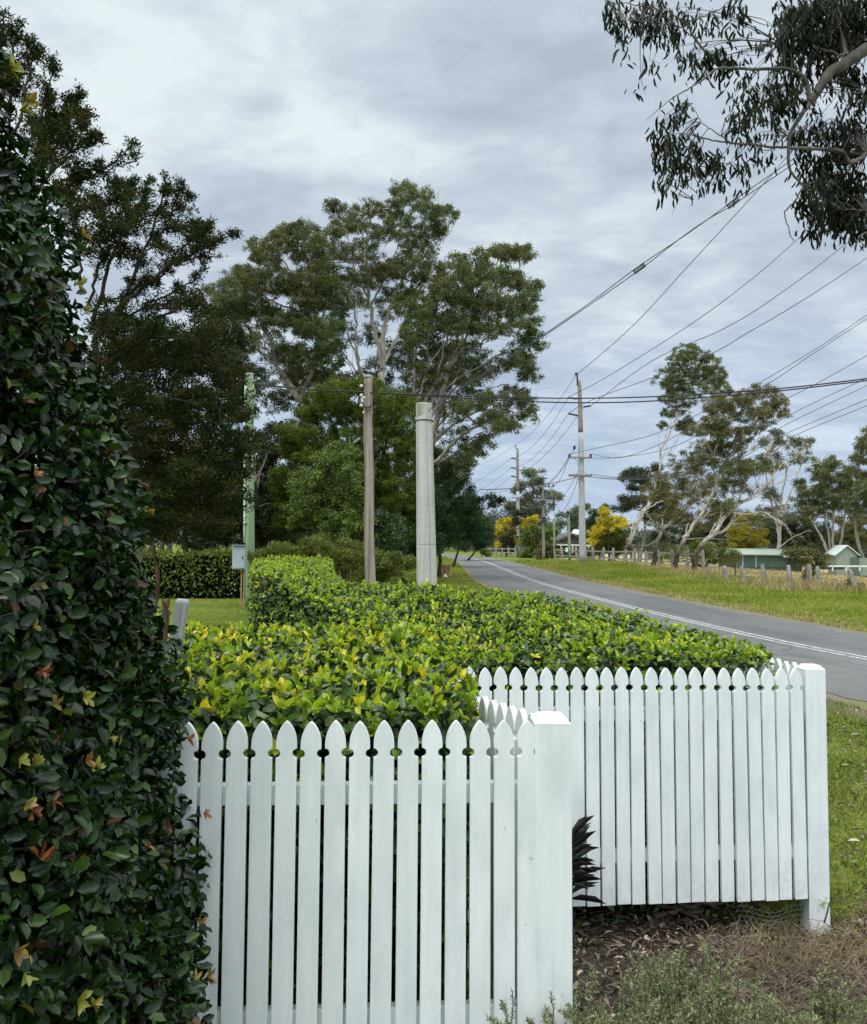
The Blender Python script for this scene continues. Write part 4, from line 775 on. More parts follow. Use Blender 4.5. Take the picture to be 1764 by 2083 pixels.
# ------------------------------------------------------------------ overhanging gum, top right
def overhang():
    rg = rngs(71); Y = 6.2; base = np.array([5.6, 7.0, 0]); root = empty('overhanging_gum', base, 'gum tree reaching in from the top right, dark drooping leaves on a thick curved limb', 'tree')
    tb = Tubes(); lv = Leaves()
    W = lambda p, dz=0: X(*C5(*p), Y+dz)
    tip = W((1764, 285))
    tb.add(resample([base, (5.5, 7.0, 2.2), (5.2, 6.9, 4.2), (4.5, 6.6, 5.2), tip+np.array([.35, .1, .25]), tip], 40, .01, rg), np.linspace(.26, .056, 40), 12)
    tb.add(resample([np.array((5.2, 6.9, 4.2)), np.array((5.0, 7.3, 5.6)), np.array((4.2, 7.2, 6.8)), np.array((3.6, 6.9, 7.6))], 20, .02, rg), np.linspace(.15, .04, 20), 9)
    LN = [([(1764, 285), (1700, 330), (1620, 385), (1540, 430), (1490, 510), (1430, 600)], .056, .036, 0), ([(1430, 600), (1370, 690), (1310, 790), (1300, 870), (1300, 980), (1330, 1040), (1385, 1100), (1415, 1160)], .032, .010, 0),
          ([(1425, 600), (1410, 500), (1370, 440), (1270, 405), (1100, 410), (960, 402), (870, 410), (780, 480), (700, 530), (600, 590), (450, 715)], .032, .003, -.3), ([(900, 400), (830, 330), (740, 220), (690, 140), (560, 60), (420, 60)], .020, .004, -.2),
          ([(1300, 870), (1200, 870), (1090, 855), (960, 845), (850, 830), (740, 800), (640, 790), (560, 800)], .018, .003, -.2), ([(1300, 875), (1440, 880), (1540, 885), (1620, 900), (1670, 960), (1764, 910)], .020, .03, .2), ([(1385, 1100), (1330, 1200), (1275, 1260), (1300, 1340), (1310, 1390), (1335, 1425)], .012, .004, 0),
          ([(960, 845), (860, 780), (790, 730), (720, 620), (690, 560)], .008, .002, 0), ([(1620, 900), (1540, 860), (1480, 790), (1400, 770), (1290, 800)], .012, .004, .2), ([(1764, 1370), (1720, 1400), (1700, 1450), (1690, 1490)], .014, .004, 0), ([(1640, 330), (1620, 200), (1600, 60), (1590, -80)], .03, .012, .4),
          ([(1640, 340), (1500, 290), (1380, 300), (1300, 330)], .014, .004, .3), ([(1500, 60), (1400, 120), (1300, 200), (1250, 260)], .012, .004, .4), ([(1410, 1160), (1500, 1180), (1600, 1230), (1764, 1250)], .012, .006, .3), ([(1430, 605), (1330, 600), (1270, 680), (1190, 690)], .014, .004, -.2),
          ([(960, 850), (900, 930), (860, 1000), (800, 1060), (740, 1180)], .006, .0015, 0), ([(1050, 860), (980, 930), (900, 1000)], .006, .002, .2), ([(700, 140), (830, 80), (960, 40), (1040, 90)], .010, .003, 0), ([(760, 230), (640, 160), (480, 130), (330, 120)], .010, .003, .2), ([(560, 60), (330, 20), (200, 60)], .008, .003, -.2)]
    SK = []
    for pts, r0, r1, dz in LN:
        C = resample(np.array([W(p, dz*i/(len(pts)-1)) for i, p in enumerate(pts)]), 6*len(pts), .0015 if r0 > .015 else .004, rg); tb.add(C, np.linspace(r0, r1, len(C))*(.85 if r0 > .034 else .55), 9); SK.append(C)
    S = np.concatenate(SK)
    # leafy clumps: x, y, rx, ry, number of hanging leaves
    CLP = [(250, 30, 70, 50, 80), (310, 120, 60, 60, 75), (420, 60, 80, 60, 100), (540, 50, 80, 70, 120), (520, 150, 70, 60, 90), (330, 270, 40, 50, 22), (440, 180, 50, 50, 34), (620, 120, 60, 70, 60), (720, 60, 70, 60, 60), (650, 250, 30, 30, 14), (490, 360, 50, 40, 24), (430, 460, 30, 40, 9), (830, 90, 70, 60, 60), (960, 60, 60, 60, 60), (940, 180, 40, 40, 20), (1050, 110, 25, 50, 12),
           (740, 300, 60, 60, 60), (880, 320, 90, 40, 110), (960, 340, 50, 40, 50), (680, 360, 40, 40, 20), (740, 430, 30, 40, 12), (800, 380, 60, 30, 24), (1030, 300, 30, 50, 14), (1150, 260, 60, 40, 30), (1230, 120, 50, 60, 40), (1330, 60, 90, 70, 170), (1460, 50, 90, 80, 200), (1600, 50, 90, 80, 220), (1720, 60, 70, 90, 180), (1330, 200, 80, 60, 130), (1460, 200, 90, 80, 170), (1600, 200, 90, 80, 160), (1710, 180, 70, 80, 120), (1330, 330, 60, 50, 60), (1560, 330, 60, 40, 60), (1700, 420, 60, 60, 80), (1720, 530, 60, 50, 60), (1590, 430, 50, 50, 40),
           (1020, 450, 60, 40, 26), (970, 540, 30, 50, 14), (1100, 520, 50, 50, 60), (1200, 500, 50, 50, 50), (1280, 470, 50, 50, 50), (1070, 640, 60, 60, 80), (1190, 620, 70, 60, 90), (980, 660, 40, 60, 34), (1040, 720, 50, 40, 30), (1260, 590, 60, 50, 50), (1330, 560, 40, 60, 30), (1000, 770, 50, 40, 22), (1110, 790, 60, 40, 40), (1200, 740, 50, 40, 26), (1350, 790, 40, 50, 40), (1450, 640, 40, 60, 16), (1420, 740, 50, 40, 24),
           (660, 600, 40, 30, 34), (600, 670, 40, 30, 30), (530, 780, 50, 40, 55), (600, 830, 60, 50, 80), (700, 790, 60, 40, 50), (540, 920, 60, 50, 60), (640, 930, 70, 60, 90), (740, 880, 50, 50, 50), (600, 1030, 50, 50, 55), (700, 1030, 50, 40, 50), (560, 1110, 30, 30, 12), (640, 1160, 20, 20, 4), (880, 930, 60, 50, 70), (860, 1010, 50, 40, 36), (1030, 960, 40, 60, 34), (1030, 1050, 20, 50, 12), (910, 1090, 20, 20, 4), (800, 1050, 30, 30, 14), (1200, 910, 50, 30, 18), (1110, 900, 40, 30, 16), (1400, 900, 60, 50, 30), (1100, 950, 25, 20, 6),
           (1620, 740, 60, 50, 70), (1700, 790, 60, 60, 90), (1560, 800, 50, 50, 50), (1500, 720, 30, 40, 22), (1650, 860, 60, 50, 50), (1520, 940, 70, 50, 90), (1430, 1000, 60, 50, 50), (1560, 1030, 80, 60, 90), (1680, 1030, 80, 60, 90), (1470, 1100, 60, 50, 60), (1600, 1130, 80, 50, 90), (1710, 1150, 60, 60, 70), (1420, 1190, 60, 50, 70), (1530, 1220, 80, 50, 90), (1660, 1250, 80, 50, 90), (1450, 1280, 50, 40, 40), (1580, 1300, 60, 40, 40), (1710, 1290, 60, 60, 80), (1480, 1370, 40, 30, 14), (1740, 1340, 30, 40, 24), (1510, 500, 40, 50, 8), (1480, 360, 80, 50, 60), (1640, 560, 30, 30, 10)]
    kx = Y/F*.3437
    for x, y, rx, ry, n in CLP:
        n = max(3, int(n*1.2*(.58 if x < 1250 else 1.05)))
        c = W((x, y), rg.uniform(-.15, .9)); ns = max(2, n//9); SC = c+rg.normal(0, .5, (ns, 3))*np.array([rx, 60, ry])*kx
        for s in SC:
            q = S[np.argmin(np.linalg.norm(S-s, axis=1))]; l = np.linalg.norm(s-q)
            if l < 1.3: tb.add(resample([q, (q+s)/2+np.array([0, 0, .06*l])+rg.normal(0, .02, 3), s], 6), np.linspace(.0042, .0016, 6), 4)
            e = s+np.array([rg.normal(0, .05), rg.normal(0, .05), -rg.uniform(.05, .16)]); tb.add(resample([s, e], 4), np.linspace(.0018, .0010, 4), 3)
        P = np.repeat(SC, -(-n//ns), 0)[:n]; P = P+rg.normal(0, .045, P.shape)+np.array([0, 0, -.03]); N = len(P)
        A = unit(np.stack([rg.normal(0, .38, N), rg.normal(0, .38, N), -np.ones(N)], -1)); L = rg.uniform(.045, .11, N)
        lv.add(P, A, unit(rnd_dirs(N, rg)*np.array([1, 1, .3])), L, L*rg.uniform(.17, .27, N), np.clip(rg.beta(1.5, 2, N), 0, 1), 'fold')
    tb.build('limb', M['overbark'], root); lv.build('foliage', M['gum_over'], root)
overhang()
# ------------------------------------------------------------------ leaning gums across the road
def lb(px, py): a = C4(px, py); p = G(*a); return np.array([p[0], p[1], float(g(p[0], p[1]))])
lean = dict(leaf=(.14, .045), D=1.8, sub=.28, droop=.1, twigr=.014, dk=1.8, nb=1.3, tk=.44)
b = lb(325, 1390); tree('leaning_gum', 'leaning gum with the tallest narrow crown, nearest of its row to the power pole', 'tree', b, b[1], C4,
     [(['base', (335, 1320), (365, 1250), (420, 1120), (468, 1040), (485, 990), (525, 880), (545, 740), (600, 600), (650, 510), (710, 400), (740, 260)], .50, .08, 0), ([(355, 1260), (400, 1110), (490, 1050), (560, 1010), (650, 940), (740, 860)], .22, .05, -1), ([(340, 1290), (345, 1240), (370, 1278), (440, 1285), (490, 1270), (520, 1240)], .22, .06, -2),
      ([(545, 760), (600, 720), (650, 640), (720, 560)], .14, .04, .5), ([(650, 510), (600, 420), (620, 260)], .1, .03, 0), ([(650, 520), (780, 420), (860, 300)], .1, .03, .5), ([(410, 1200), (480, 1130), (470, 1110)], .15, .05, 0)],
     [(690, 130, 75, 45), (650, 190, 60, 50), (770, 170, 90, 45), (840, 220, 70, 60), (890, 280, 45, 50), (650, 260, 90, 60), (760, 260, 90, 50, .7), (610, 340, 70, 50), (720, 350, 100, 50, .8), (860, 340, 60, 50, .7), (920, 370, 40, 40, .7), (590, 410, 55, 40, .8), (680, 430, 80, 40, .6), (550, 570, 35, 22, .8), (590, 500, 50, 35, .6), (700, 560, 55, 40, .9), (660, 500, 60, 40, .5), (690, 600, 50, 40, .6)],
     M['gum'], M['stock'], 81, lai=1.25, group='leaning gum trees across the road', **lean)
b = lb(503, 1420); tree('leaning_gum', 'second leaning gum of the row, dark split stump and brown twiggy branches', 'tree', b, b[1], C4,
     [(['base', (510, 1330), (535, 1230), (555, 1180), (600, 1150), (650, 1060), (700, 980), (760, 860), (820, 740)], .45, .06, 0), ([(548, 1190), (510, 1150), (470, 1110), (460, 1080)], .14, .05, 0), ([(550, 1180), (560, 1090), (620, 1000), (650, 850)], .16, .05, 1), ([(600, 1150), (680, 1050), (760, 970), (830, 880), (870, 840)], .18, .05, -1), ([(555, 1185), (650, 1120), (740, 1030), (850, 950)], .14, .04, -.5), ([(700, 980), (730, 860), (720, 760)], .1, .03, 0), ([(540, 1200), (440, 1190), (380, 1230)], .12, .05, 0)],
     [(700, 800, 110, 45, .8), (640, 880, 90, 50, .8), (800, 700, 100, 50, .9), (600, 980, 80, 60, .8), (720, 920, 90, 60, .7), (620, 1080, 80, 60, .8), (780, 820, 80, 50, .7), (480, 960, 60, 50, .6), (700, 1120, 90, 50, .8), (800, 1000, 90, 60, .8), (860, 1100, 90, 50, .8), (540, 1120, 70, 50, .6), (860, 900, 80, 60, .7), (780, 1180, 90, 40, .7), (560, 880, 60, 40, .6)],
     M['gum_brown'], M['stock'], 82, lai=.9, group='leaning gum trees across the road', **lean)
b = lb(625, 1437); tree('leaning_gum', 'third leaning gum of the row, its brown-green crown streaming to the right', 'tree', b, b[1], C4,
     [(['base', (640, 1350), (670, 1270), (700, 1210), (760, 1130), (800, 1070), (830, 1010), (870, 920), (910, 820), (1000, 690), (1070, 600)], .45, .06, 0), ([(690, 1220), (700, 1160), (710, 1150)], .12, .05, 0), ([(830, 1010), (880, 940), (960, 800), (1050, 740)], .14, .04, -1), ([(870, 920), (850, 780), (880, 660), (860, 560)], .12, .04, 1), ([(690, 1245), (780, 1240), (870, 1245), (950, 1245)], .13, .06, -1), ([(1000, 690), (1100, 560), (1200, 480)], .1, .03, 0)],
     [(850, 560, 95, 45, 1.0), (800, 600, 70, 40, .9), (900, 480, 90, 50), (980, 440, 80, 55), (1080, 390, 80, 42), (1160, 380, 90, 40, .9), (1230, 430, 60, 40, .9), (1270, 500, 40, 30, .8), (1180, 470, 80, 40, .7), (1060, 520, 90, 50), (1100, 590, 60, 35, .7), (940, 600, 90, 50, .9), (880, 680, 90, 45, .7), (980, 700, 80, 50, .8), (850, 450, 60, 35, .6), (1030, 640, 60, 40, .7), (800, 760, 90, 50, .5), (1010, 780, 60, 40, .6), (900, 780, 80, 50, .5), (1180, 560, 40, 30, .4), (880, 400, 40, 25, .5)],
     M['gum_brown'], M['stock'], 83, lai=1.2, group='leaning gum trees across the road', **lean)
b = lb(738, 1445); tree('leaning_gum', 'fourth and whitest leaning gum of the row, bare smooth limbs stretching far right', 'tree', b, b[1], C4,
     [(['base', (750, 1340), (790, 1270), (850, 1220), (900, 1145), (960, 1075), (1040, 1020), (1130, 950), (1190, 900), (1220, 840)], .46, .10, 0), ([(850, 1220), (930, 1185), (975, 1110), (990, 1060)], .26, .13, .5), ([(1000, 1030), (1030, 950), (1055, 870), (1090, 850)], .14, .06, 0), ([(970, 1090), (1060, 1095), (1150, 1085), (1220, 1120), (1290, 1170), (1320, 1230)], .13, .04, -1), ([(1290, 1170), (1295, 1200), (1330, 1245)], .06, .02, -1),
      ([(1170, 920), (1230, 915), (1290, 880), (1420, 810), (1500, 790)], .09, .03, 0), ([(1190, 900), (1260, 800), (1340, 760), (1400, 700)], .10, .03, 1), ([(1130, 950), (1100, 880), (1080, 800)], .08, .03, 1), ([(760, 1300), (840, 1265), (870, 1295)], .14, .04, -1), ([(1040, 1020), (1110, 990), (1180, 955)], .08, .03, 0), ([(820, 1240), (860, 1170), (950, 1040), (1000, 900)], .13, .04, 1)],
     [(1010, 860, 70, 45, .9), (1100, 820, 80, 40, .9), (960, 920, 70, 50, .9), (1180, 830, 60, 40, .7), (930, 1010, 70, 60, .7), (1050, 940, 50, 40, .4), (940, 830, 80, 50, .8), (1080, 1150, 60, 30, .3)],
     M['gum'], M['stock'], 84, lai=1.1, group='leaning gum trees across the road', **lean)
# trees beyond them
def gtree(name, label, px, Y, conv, lines, clumps, mat, bark, seed, **k):
    return tree(name, label, 'tree', gb(px, Y), Y, conv, lines, clumps, mat, bark, seed, **k)
gtree('gum_tree', 'grey-green layered gum behind the leaning gums, right of the big power pole', 1300, 112, C4, [(['base', (450, 1200), (430, 1000), (420, 880)], .4, .1, 0), ([(440, 1100), (360, 960), (310, 900)], .15, .06, 0)],
      [(320, 870, 40, 22), (390, 850, 60, 28), (470, 870, 70, 40), (520, 830, 40, 30), (430, 930, 80, 35, .8), (530, 930, 60, 50), (310, 1010, 45, 20), (380, 1010, 70, 28), (470, 1020, 80, 40), (560, 1020, 60, 60), (300, 1060, 60, 18, .7), (620, 1100, 90, 60), (500, 1120, 80, 50, .8), (580, 1200, 80, 50)], M['gum_dark'], M['greybark'], 91, leaf=(.28, .10), lai=1.3, D=3, sub=.7, twigr=.05)
gtree('gum_tree', 'thin-crowned grey gum with several upright stems behind the shed roof', 1570, 105, C4, [(['base', (1240, 1290), (1225, 1050), (1200, 860), (1190, 740)], .45, .1, 0), ([(1245, 1290), (1260, 1000), (1290, 850), (1330, 700)], .3, .08, 1), ([(1235, 1200), (1180, 950), (1150, 760)], .25, .07, -1), ([(1250, 1150), (1320, 950), (1400, 740)], .25, .06, 0), ([(1250, 1290), (1330, 1230), (1430, 1190)], .15, .05, -1)],
      [(1170, 690, 55, 30, .7), (1240, 660, 60, 25, .6), (1300, 680, 55, 28, .6), (1380, 660, 50, 24, .9), (1420, 690, 30, 25, .8), (1350, 740, 60, 30, .6), (1200, 760, 70, 30, .6), (1280, 800, 70, 40, .4), (1380, 780, 40, 30, .4), (1150, 830, 50, 40, .5), (1210, 990, 60, 50, .9), (1270, 1080, 70, 50, .9), (1180, 1100, 70, 60), (1230, 610, 30, 14, .4)], M['gum_grey'], M['palebark'], 92, leaf=(.24, .09), lai=1.0, D=2.5, sub=.6, twigr=.05)
gtree('gum_tree', 'many-stemmed gum with olive crown between the long shed and the pale gabled shed', 1692, 98, C4, [(['base', (1520, 1290), (1470, 1190), (1430, 1120)], .4, .12, 0), (['base', (1560, 1250), (1570, 1000)], .35, .1, 0), (['base', (1620, 1200), (1640, 980)], .3, .1, 0), (['base', (1545, 1260), (1510, 1100), (1500, 950)], .3, .08, 1)],
      [(1500, 790, 70, 35), (1560, 790, 40, 40), (1440, 850, 60, 40), (1520, 870, 90, 50), (1600, 880, 70, 45), (1430, 950, 80, 50), (1530, 970, 90, 55), (1630, 970, 70, 60), (1450, 1050, 80, 40), (1550, 1060, 80, 45), (1650, 1060, 60, 40), (1360, 1000, 50, 50, .7), (1400, 1100, 60, 40)], M['gum'], M['palebark'], 93, leaf=(.24, .09), lai=1.25, D=2.5, sub=.6, twigr=.05)
gtree('gum_tree', 'gum tree cut off by the right edge of the photo above the pale gabled shed', 1765, 92, C4, [(['base', (1700, 1200), (1700, 1000), (1720, 700)], .4, .1, 0), ([(1700, 1100), (1760, 1000), (1790, 800)], .25, .08, 0)],
      [(1720, 700, 50, 40, .8), (1760, 620, 30, 50, .8), (1700, 760, 40, 30, .7), (1750, 780, 50, 40), (1690, 870, 70, 45), (1760, 900, 60, 60), (1650, 830, 50, 30), (1720, 980, 80, 50), (1800, 1000, 60, 60), (1680, 1080, 50, 40), (1770, 1080, 70, 50), (1820, 700, 50, 70)], M['gum'], M['greybark'], 94, leaf=(.22, .08), lai=1.2, D=2.5, sub=.55, twigr=.05)
gtree('bushy_tree', 'yellow-green bushy tree behind the left end of the long green shed', 1522, 112, C4, [(['base', (1060, 1200)], .2, .06, 0)],
      [(1060, 1130, 60, 40), (1010, 1180, 55, 45), (1100, 1190, 60, 50), (1050, 1240, 90, 45), (1130, 1260, 40, 30), (990, 1270, 50, 30), (1090, 1290, 80, 25)], leafmat('yellowgreen_leaf', [(0, (.14, .13, .012)), (.5, (.28, .25, .02)), (1, (.42, .36, .04))], .6, .2, .2), M['darkbark'], 95, leaf=(.24, .10), lai=1.5, D=2, sub=.6)
gtree('bushy_tree', 'dark tree mass behind the long green shed roof, below the thin-crowned grey gum', 1600, 125, C4, [(['base', (1300, 1200)], .3, .1, 0)],
      [(1200, 1200, 70, 60), (1300, 1150, 80, 50), (1400, 1180, 80, 50), (1330, 1240, 90, 50), (1450, 1260, 80, 50), (1230, 1270, 70, 40), (1180, 1130, 50, 50), (1500, 1200, 60, 60), (950, 1120, 70, 60), (880, 1170, 90, 60), (780, 1200, 90, 60), (900, 1260, 90, 40), (700, 1220, 80, 50), (860, 1080, 80, 60)], M['gum_dark'], M['darkbark'], 96, leaf=(.30, .12), lai=1.5, D=3, sub=.8)
gtree('bushy_tree', 'pale olive shrubby tree left of the long green shed behind the fence', 1430, 80, C4, [(['base', (880, 1350)], .15, .05, 0)],
      [(880, 1300, 60, 35), (820, 1330, 55, 35), (940, 1330, 50, 35), (770, 1290, 60, 40), (700, 1320, 60, 40), (880, 1370, 70, 25), (980, 1350, 25, 30), (640, 1330, 60, 40), (560, 1350, 50, 30)], M['olive'], M['darkbark'], 97, leaf=(.17, .06), lai=1.2, D=1.6, sub=.4)
gtree('bushy_tree', 'brown bush line above the sheds at the right edge of the photo', 1740, 150, C4, [(['base', (1700, 1250)], .3, .1, 0)],
      [(1560, 1260, 90, 60), (1660, 1230, 90, 60), (1760, 1220, 90, 70), (1620, 1150, 60, 50, .6), (1460, 1280, 80, 50), (1720, 1150, 80, 40, .6)], M['gum_brown'], M['darkbark'], 98, leaf=(.34, .13), lai=1.5, D=3, sub=.9)
# far end of the road
gtree('gum_tree', 'tall flat-topped gum tree silhouetted behind the timber cross-arm pole at the end of the road', 1086, 150, C3, [(['base', (850, 1500), (850, 1350), (840, 1210)], .35, .1, 0), ([(850, 1450), (900, 1330), (960, 1330), (1020, 1360)], .2, .08, 0), ([(850, 1400), (780, 1310), (730, 1290)], .2, .06, 0), ([(850, 1300), (900, 1240)], .15, .05, 0)],
      [(850, 1180, 55, 20), (820, 1195, 35, 18), (905, 1225, 30, 28), (880, 1270, 45, 15), (810, 1270, 65, 18), (750, 1285, 35, 28), (730, 1320, 25, 18), (900, 1330, 80, 22), (1000, 1350, 50, 28), (1040, 1375, 20, 14), (840, 1370, 80, 25, .6), (780, 1400, 60, 22, .5), (900, 1420, 80, 30, .6), (850, 1460, 110, 30, .6), (930, 1490, 90, 30, .6), (690, 1430, 50, 12, .7), (670, 1455, 30, 10, .5), (800, 1500, 80, 30, .7)], M['gum_grey'], M['greybark'], 101, leaf=(.36, .14), lai=1.1, D=3, sub=.9, twigr=.06)
gtree('yellow_tree', 'golden yellow tree at the road bend, left of the more distant power pole', 1020, 128, C3, [(['base', (630, 1700)], .2, .08, 0)],
      [(640, 1565, 50, 22), (590, 1600, 30, 28), (690, 1560, 28, 18), (640, 1610, 60, 28), (600, 1660, 38, 30), (690, 1620, 30, 40), (595, 1720, 25, 30), (630, 1680, 40, 30)], M['yellow'], M['darkbark'], 102, leaf=(.28, .12), lai=1.5, D=1.8, sub=.55)
gtree('yellow_tree', 'orange-yellow tree top showing between the distant power pole and the dark rounded bush', 1075, 126, C3, [(['base', (820, 1650)], .2, .08, 0)],
      [(800, 1555, 38, 22), (840, 1535, 40, 16), (870, 1550, 30, 14), (780, 1600, 28, 28), (710, 1700, 30, 26), (700, 1720, 26, 22), (820, 1590, 40, 28)], M['yellow'], M['darkbark'], 103, leaf=(.28, .12), lai=1.5, D=1.5, sub=.5)
gtree('yellow_tree', 'bright yellow wattle right of the big power pole beside the leaning gums', 1240, 96, C3, [(['base', (1420, 1720), (1420, 1600)], .25, .08, 0)],
      [(1390, 1485, 32, 22), (1420, 1510, 45, 28), (1450, 1545, 65, 28), (1380, 1560, 50, 28), (1330, 1610, 48, 30), (1510, 1560, 48, 30), (1420, 1600, 70, 28), (1300, 1660, 48, 32), (1540, 1600, 30, 28), (1300, 1710, 36, 20)], M['yellow'], M['darkbark'], 104, leaf=(.22, .09), lai=1.5, D=1.8, sub=.42)
gtree('bushy_tree', 'olive green lower half bush under the bright yellow wattle crown', 1250, 98, C3, [(['base', (1420, 1750)], .2, .08, 0)],
      [(1430, 1660, 90, 35), (1500, 1640, 60, 40), (1400, 1710, 90, 40), (1500, 1700, 70, 45), (1380, 1770, 90, 36), (1480, 1770, 90, 36), (1340, 1800, 50, 20), (1560, 1720, 50, 50), (1560, 1790, 60, 30)], M['olive'], M['darkbark'], 105, leaf=(.22, .09), lai=1.4, D=1.6, sub=.45)
gtree('bushy_tree', 'dark pine-like tree behind the bright yellow wattle', 1220, 118, C3, [(['base', (1330, 1600)], .25, .08, 0)],
      [(1330, 1500, 48, 30), (1290, 1550, 46, 40), (1380, 1470, 22, 26), (1330, 1580, 60, 40), (1280, 1620, 40, 40), (1400, 1450, 10, 14), (1290, 1700, 50, 60), (1280, 1780, 50, 40)], M['darktree'], M['darkbark'], 106, leaf=(.28, .12), lai=1.6, D=2, sub=.5)
gtree('gum_tree', 'small grey gum directly behind the big power pole above the white roof', 1175, 140, C3, [(['base', (1180, 1600)], .2, .08, 0)],
      [(1160, 1490, 40, 24), (1200, 1470, 36, 24), (1140, 1540, 36, 34), (1190, 1540, 50, 34), (1150, 1590, 46, 28), (1240, 1450, 20, 14, .7), (1060, 1520, 40, 25, .5), (1040, 1570, 50, 30, .6)], M['gum_grey'], M['greybark'], 107, leaf=(.34, .14), lai=1.2, D=2, sub=.7)
gtree('rounded_bush', 'large dark rounded bush between the distant power pole and the timber cross-arm pole', 1083, 112, C3, [(['base', (840, 1750)], .2, .08, 0)],
      [(850, 1600, 55, 26), (810, 1650, 50, 36), (880, 1650, 60, 36), (930, 1650, 40, 50), (820, 1720, 60, 40), (900, 1720, 60, 40), (810, 1790, 50, 36), (880, 1790, 55, 36), (780, 1830, 30, 16), (1000, 1640, 50, 40, .8)], M['shrub'], M['darkbark'], 108, leaf=(.22, .10), lai=1.8, D=2.0, sub=.42)
gtree('rounded_bush', 'low brown and green shrub at the foot of the timber cross-arm pole', 1115, 100, C3, [(['base', (960, 1810)], .1, .04, 0)],
      [(950, 1760, 55, 22), (910, 1800, 45, 28), (1000, 1780, 46, 28), (960, 1820, 60, 24), (885, 1830, 24, 16)], M['gum_brown'], M['darkbark'], 109, leaf=(.2, .08), lai=1.6, D=1.2, sub=.4)
gtree('bushy_tree', 'dark brown tree between the golden yellow trees at the road bend', 1030, 122, C3, [(['base', (660, 1740), (660, 1680)], .2, .08, 0)],
      [(670, 1660, 40, 30), (630, 1700, 40, 34), (680, 1730, 46, 34), (620, 1760, 40, 24), (660, 1790, 50, 20), (720, 1560, 24, 40, .8), (740, 1500, 60, 26), (820, 1490, 60, 18), (700, 1500, 40, 20)], M['gum_dark'], M['darkbark'], 110, leaf=(.26, .12), lai=1.4, D=1.8, sub=.5)
gtree('rounded_bush', 'clipped ball shrub at the far bend of the road', 980, 118, C3, [(['base', (480, 1790)], .1, .04, 0)],
      [(480, 1775, 24, 18), (470, 1790, 22, 14), (510, 1808, 22, 10), (500, 1785, 18, 12)], M['shrub'], M['darkbark'], 111, leaf=(.2, .09), lai=2.2, D=.8, sub=.4)
def farwood():
    rg = rngs(120); lv = Leaves(); tb = Tubes()
    for i in range(210):
        px = rg.uniform(860, 1900) if i > 90 else rg.uniform(880, 1110); Y = rg.uniform(185, 290)
        if i > 165: px = rg.uniform(-250, 700); Y = rg.uniform(70, 120)
        b = GX(px, Y); h = rg.uniform(5, 10) if px > 1110 or px < 880 else rg.uniform(6, 12); w_ = h*rg.uniform(.3, .5); tb.add(resample([b, b+np.array([0, 0, h*.7])], 5), np.linspace(.35, .1, 5), 5)
        ns = 16; SC = b+np.array([0, 0, h*.6])+rnd_dirs(ns, rg)*rg.uniform(.3, 1, (ns, 1))*np.array([w_, w_, h*.42]); nl = 40
        P = np.repeat(SC, nl, 0); N = len(P); P = P+rnd_dirs(N, rg)*(w_*.42*rg.uniform(0, 1, N)**.5)[:, None]*np.array([1, 1, .7])
        lv.add(P, rnd_dirs(N, rg), rnd_dirs(N, rg)+np.array([0, 0, .3]), .6*rg.uniform(.6, 1.3, N), .26, np.clip(rg.uniform(0, 1)+rg.normal(0, .15, N), 0, 1), 'diamond')
    root = lv.build('far_wood', leafmat('far_wood_leaf', [(0, (.035, .050, .035)), (.5, (.065, .080, .055)), (1, (.11, .12, .08))], .7, .1, .2))
    tag(root, 'distant wood of mixed trees closing the horizon beyond the road and paddock', 'trees', kind='stuff')
    o = tb.build('far_trunks', M['greybark']); tag(o, 'bare stems of the distant wood along the horizon', 'trees', kind='stuff')
farwood()
# ------------------------------------------------------------------ poles
def conc_mat(name, c1, c2, stain=None):
    m, nt, b = newmat(name); a = nz(nt, 5, 6, .6, sc=(1, 1, .35)); r = nz(nt, 26, 3, .6, sc=(.15, .15, 1.6)); v = nz(nt, 14, 3, .6, sc=(1, 1, .04))
    c = ramp(nt, [(.3, c1), (.7, c2)], a); c = mixc(nt, .18, c, ramp(nt, [(.35, tuple(k*.62 for k in c1)), (.6, c2)], r)); c = mixc(nt, .25, c, ramp(nt, [(.4, tuple(k*.6 for k in c1)), (.55, c2)], v))
    nt.links.new(c, b.inputs['Base Color']); b.inputs['Roughness'].default_value = .9; bump(nt, b, r, .004, .4); return m
M['concrete'] = conc_mat('pole_concrete', (.36, .355, .325), (.54, .53, .49))
M['conc_far'] = conc_mat('weathered_pole', (.32, .33, .32), (.48, .50, .49))
M['polewood'] = barkmat('pole_timber', (.12, .095, .085), (.27, .22, .19), (.42, .37, .33), (4, 4, .12), 4, .9, .01, .7)
M['greenwood'] = barkmat('treated_timber', (.12, .19, .09), (.21, .30, .16), (.30, .38, .24), (4, 4, .12), 4, .85, .006, .5)
M['topwood'] = barkmat('upper_pole_timber', (.16, .125, .105), (.25, .205, .18), (.33, .29, .26), (3, 3, .2), 2, .9)
M['galv'] = plain('galvanised_steel', (.42, .44, .45), .45, .6)
M['dark'] = plain('dark_fittings', (.03, .032, .035), .6)
M['porc'] = plain('porcelain', (.62, .58, .50), .25)
M['cable'] = plain('black_cable', (.012, .012, .013), .6)
M['wire'] = plain('weathered_wire', (.06, .065, .07), .55)
M['pvc'] = plain('white_conduit', (.72, .74, .72), .5)
def polepts(pb, ptop, n=14, jit=0.0, rg=None): return resample([pb, ptop], n, jit, rg)
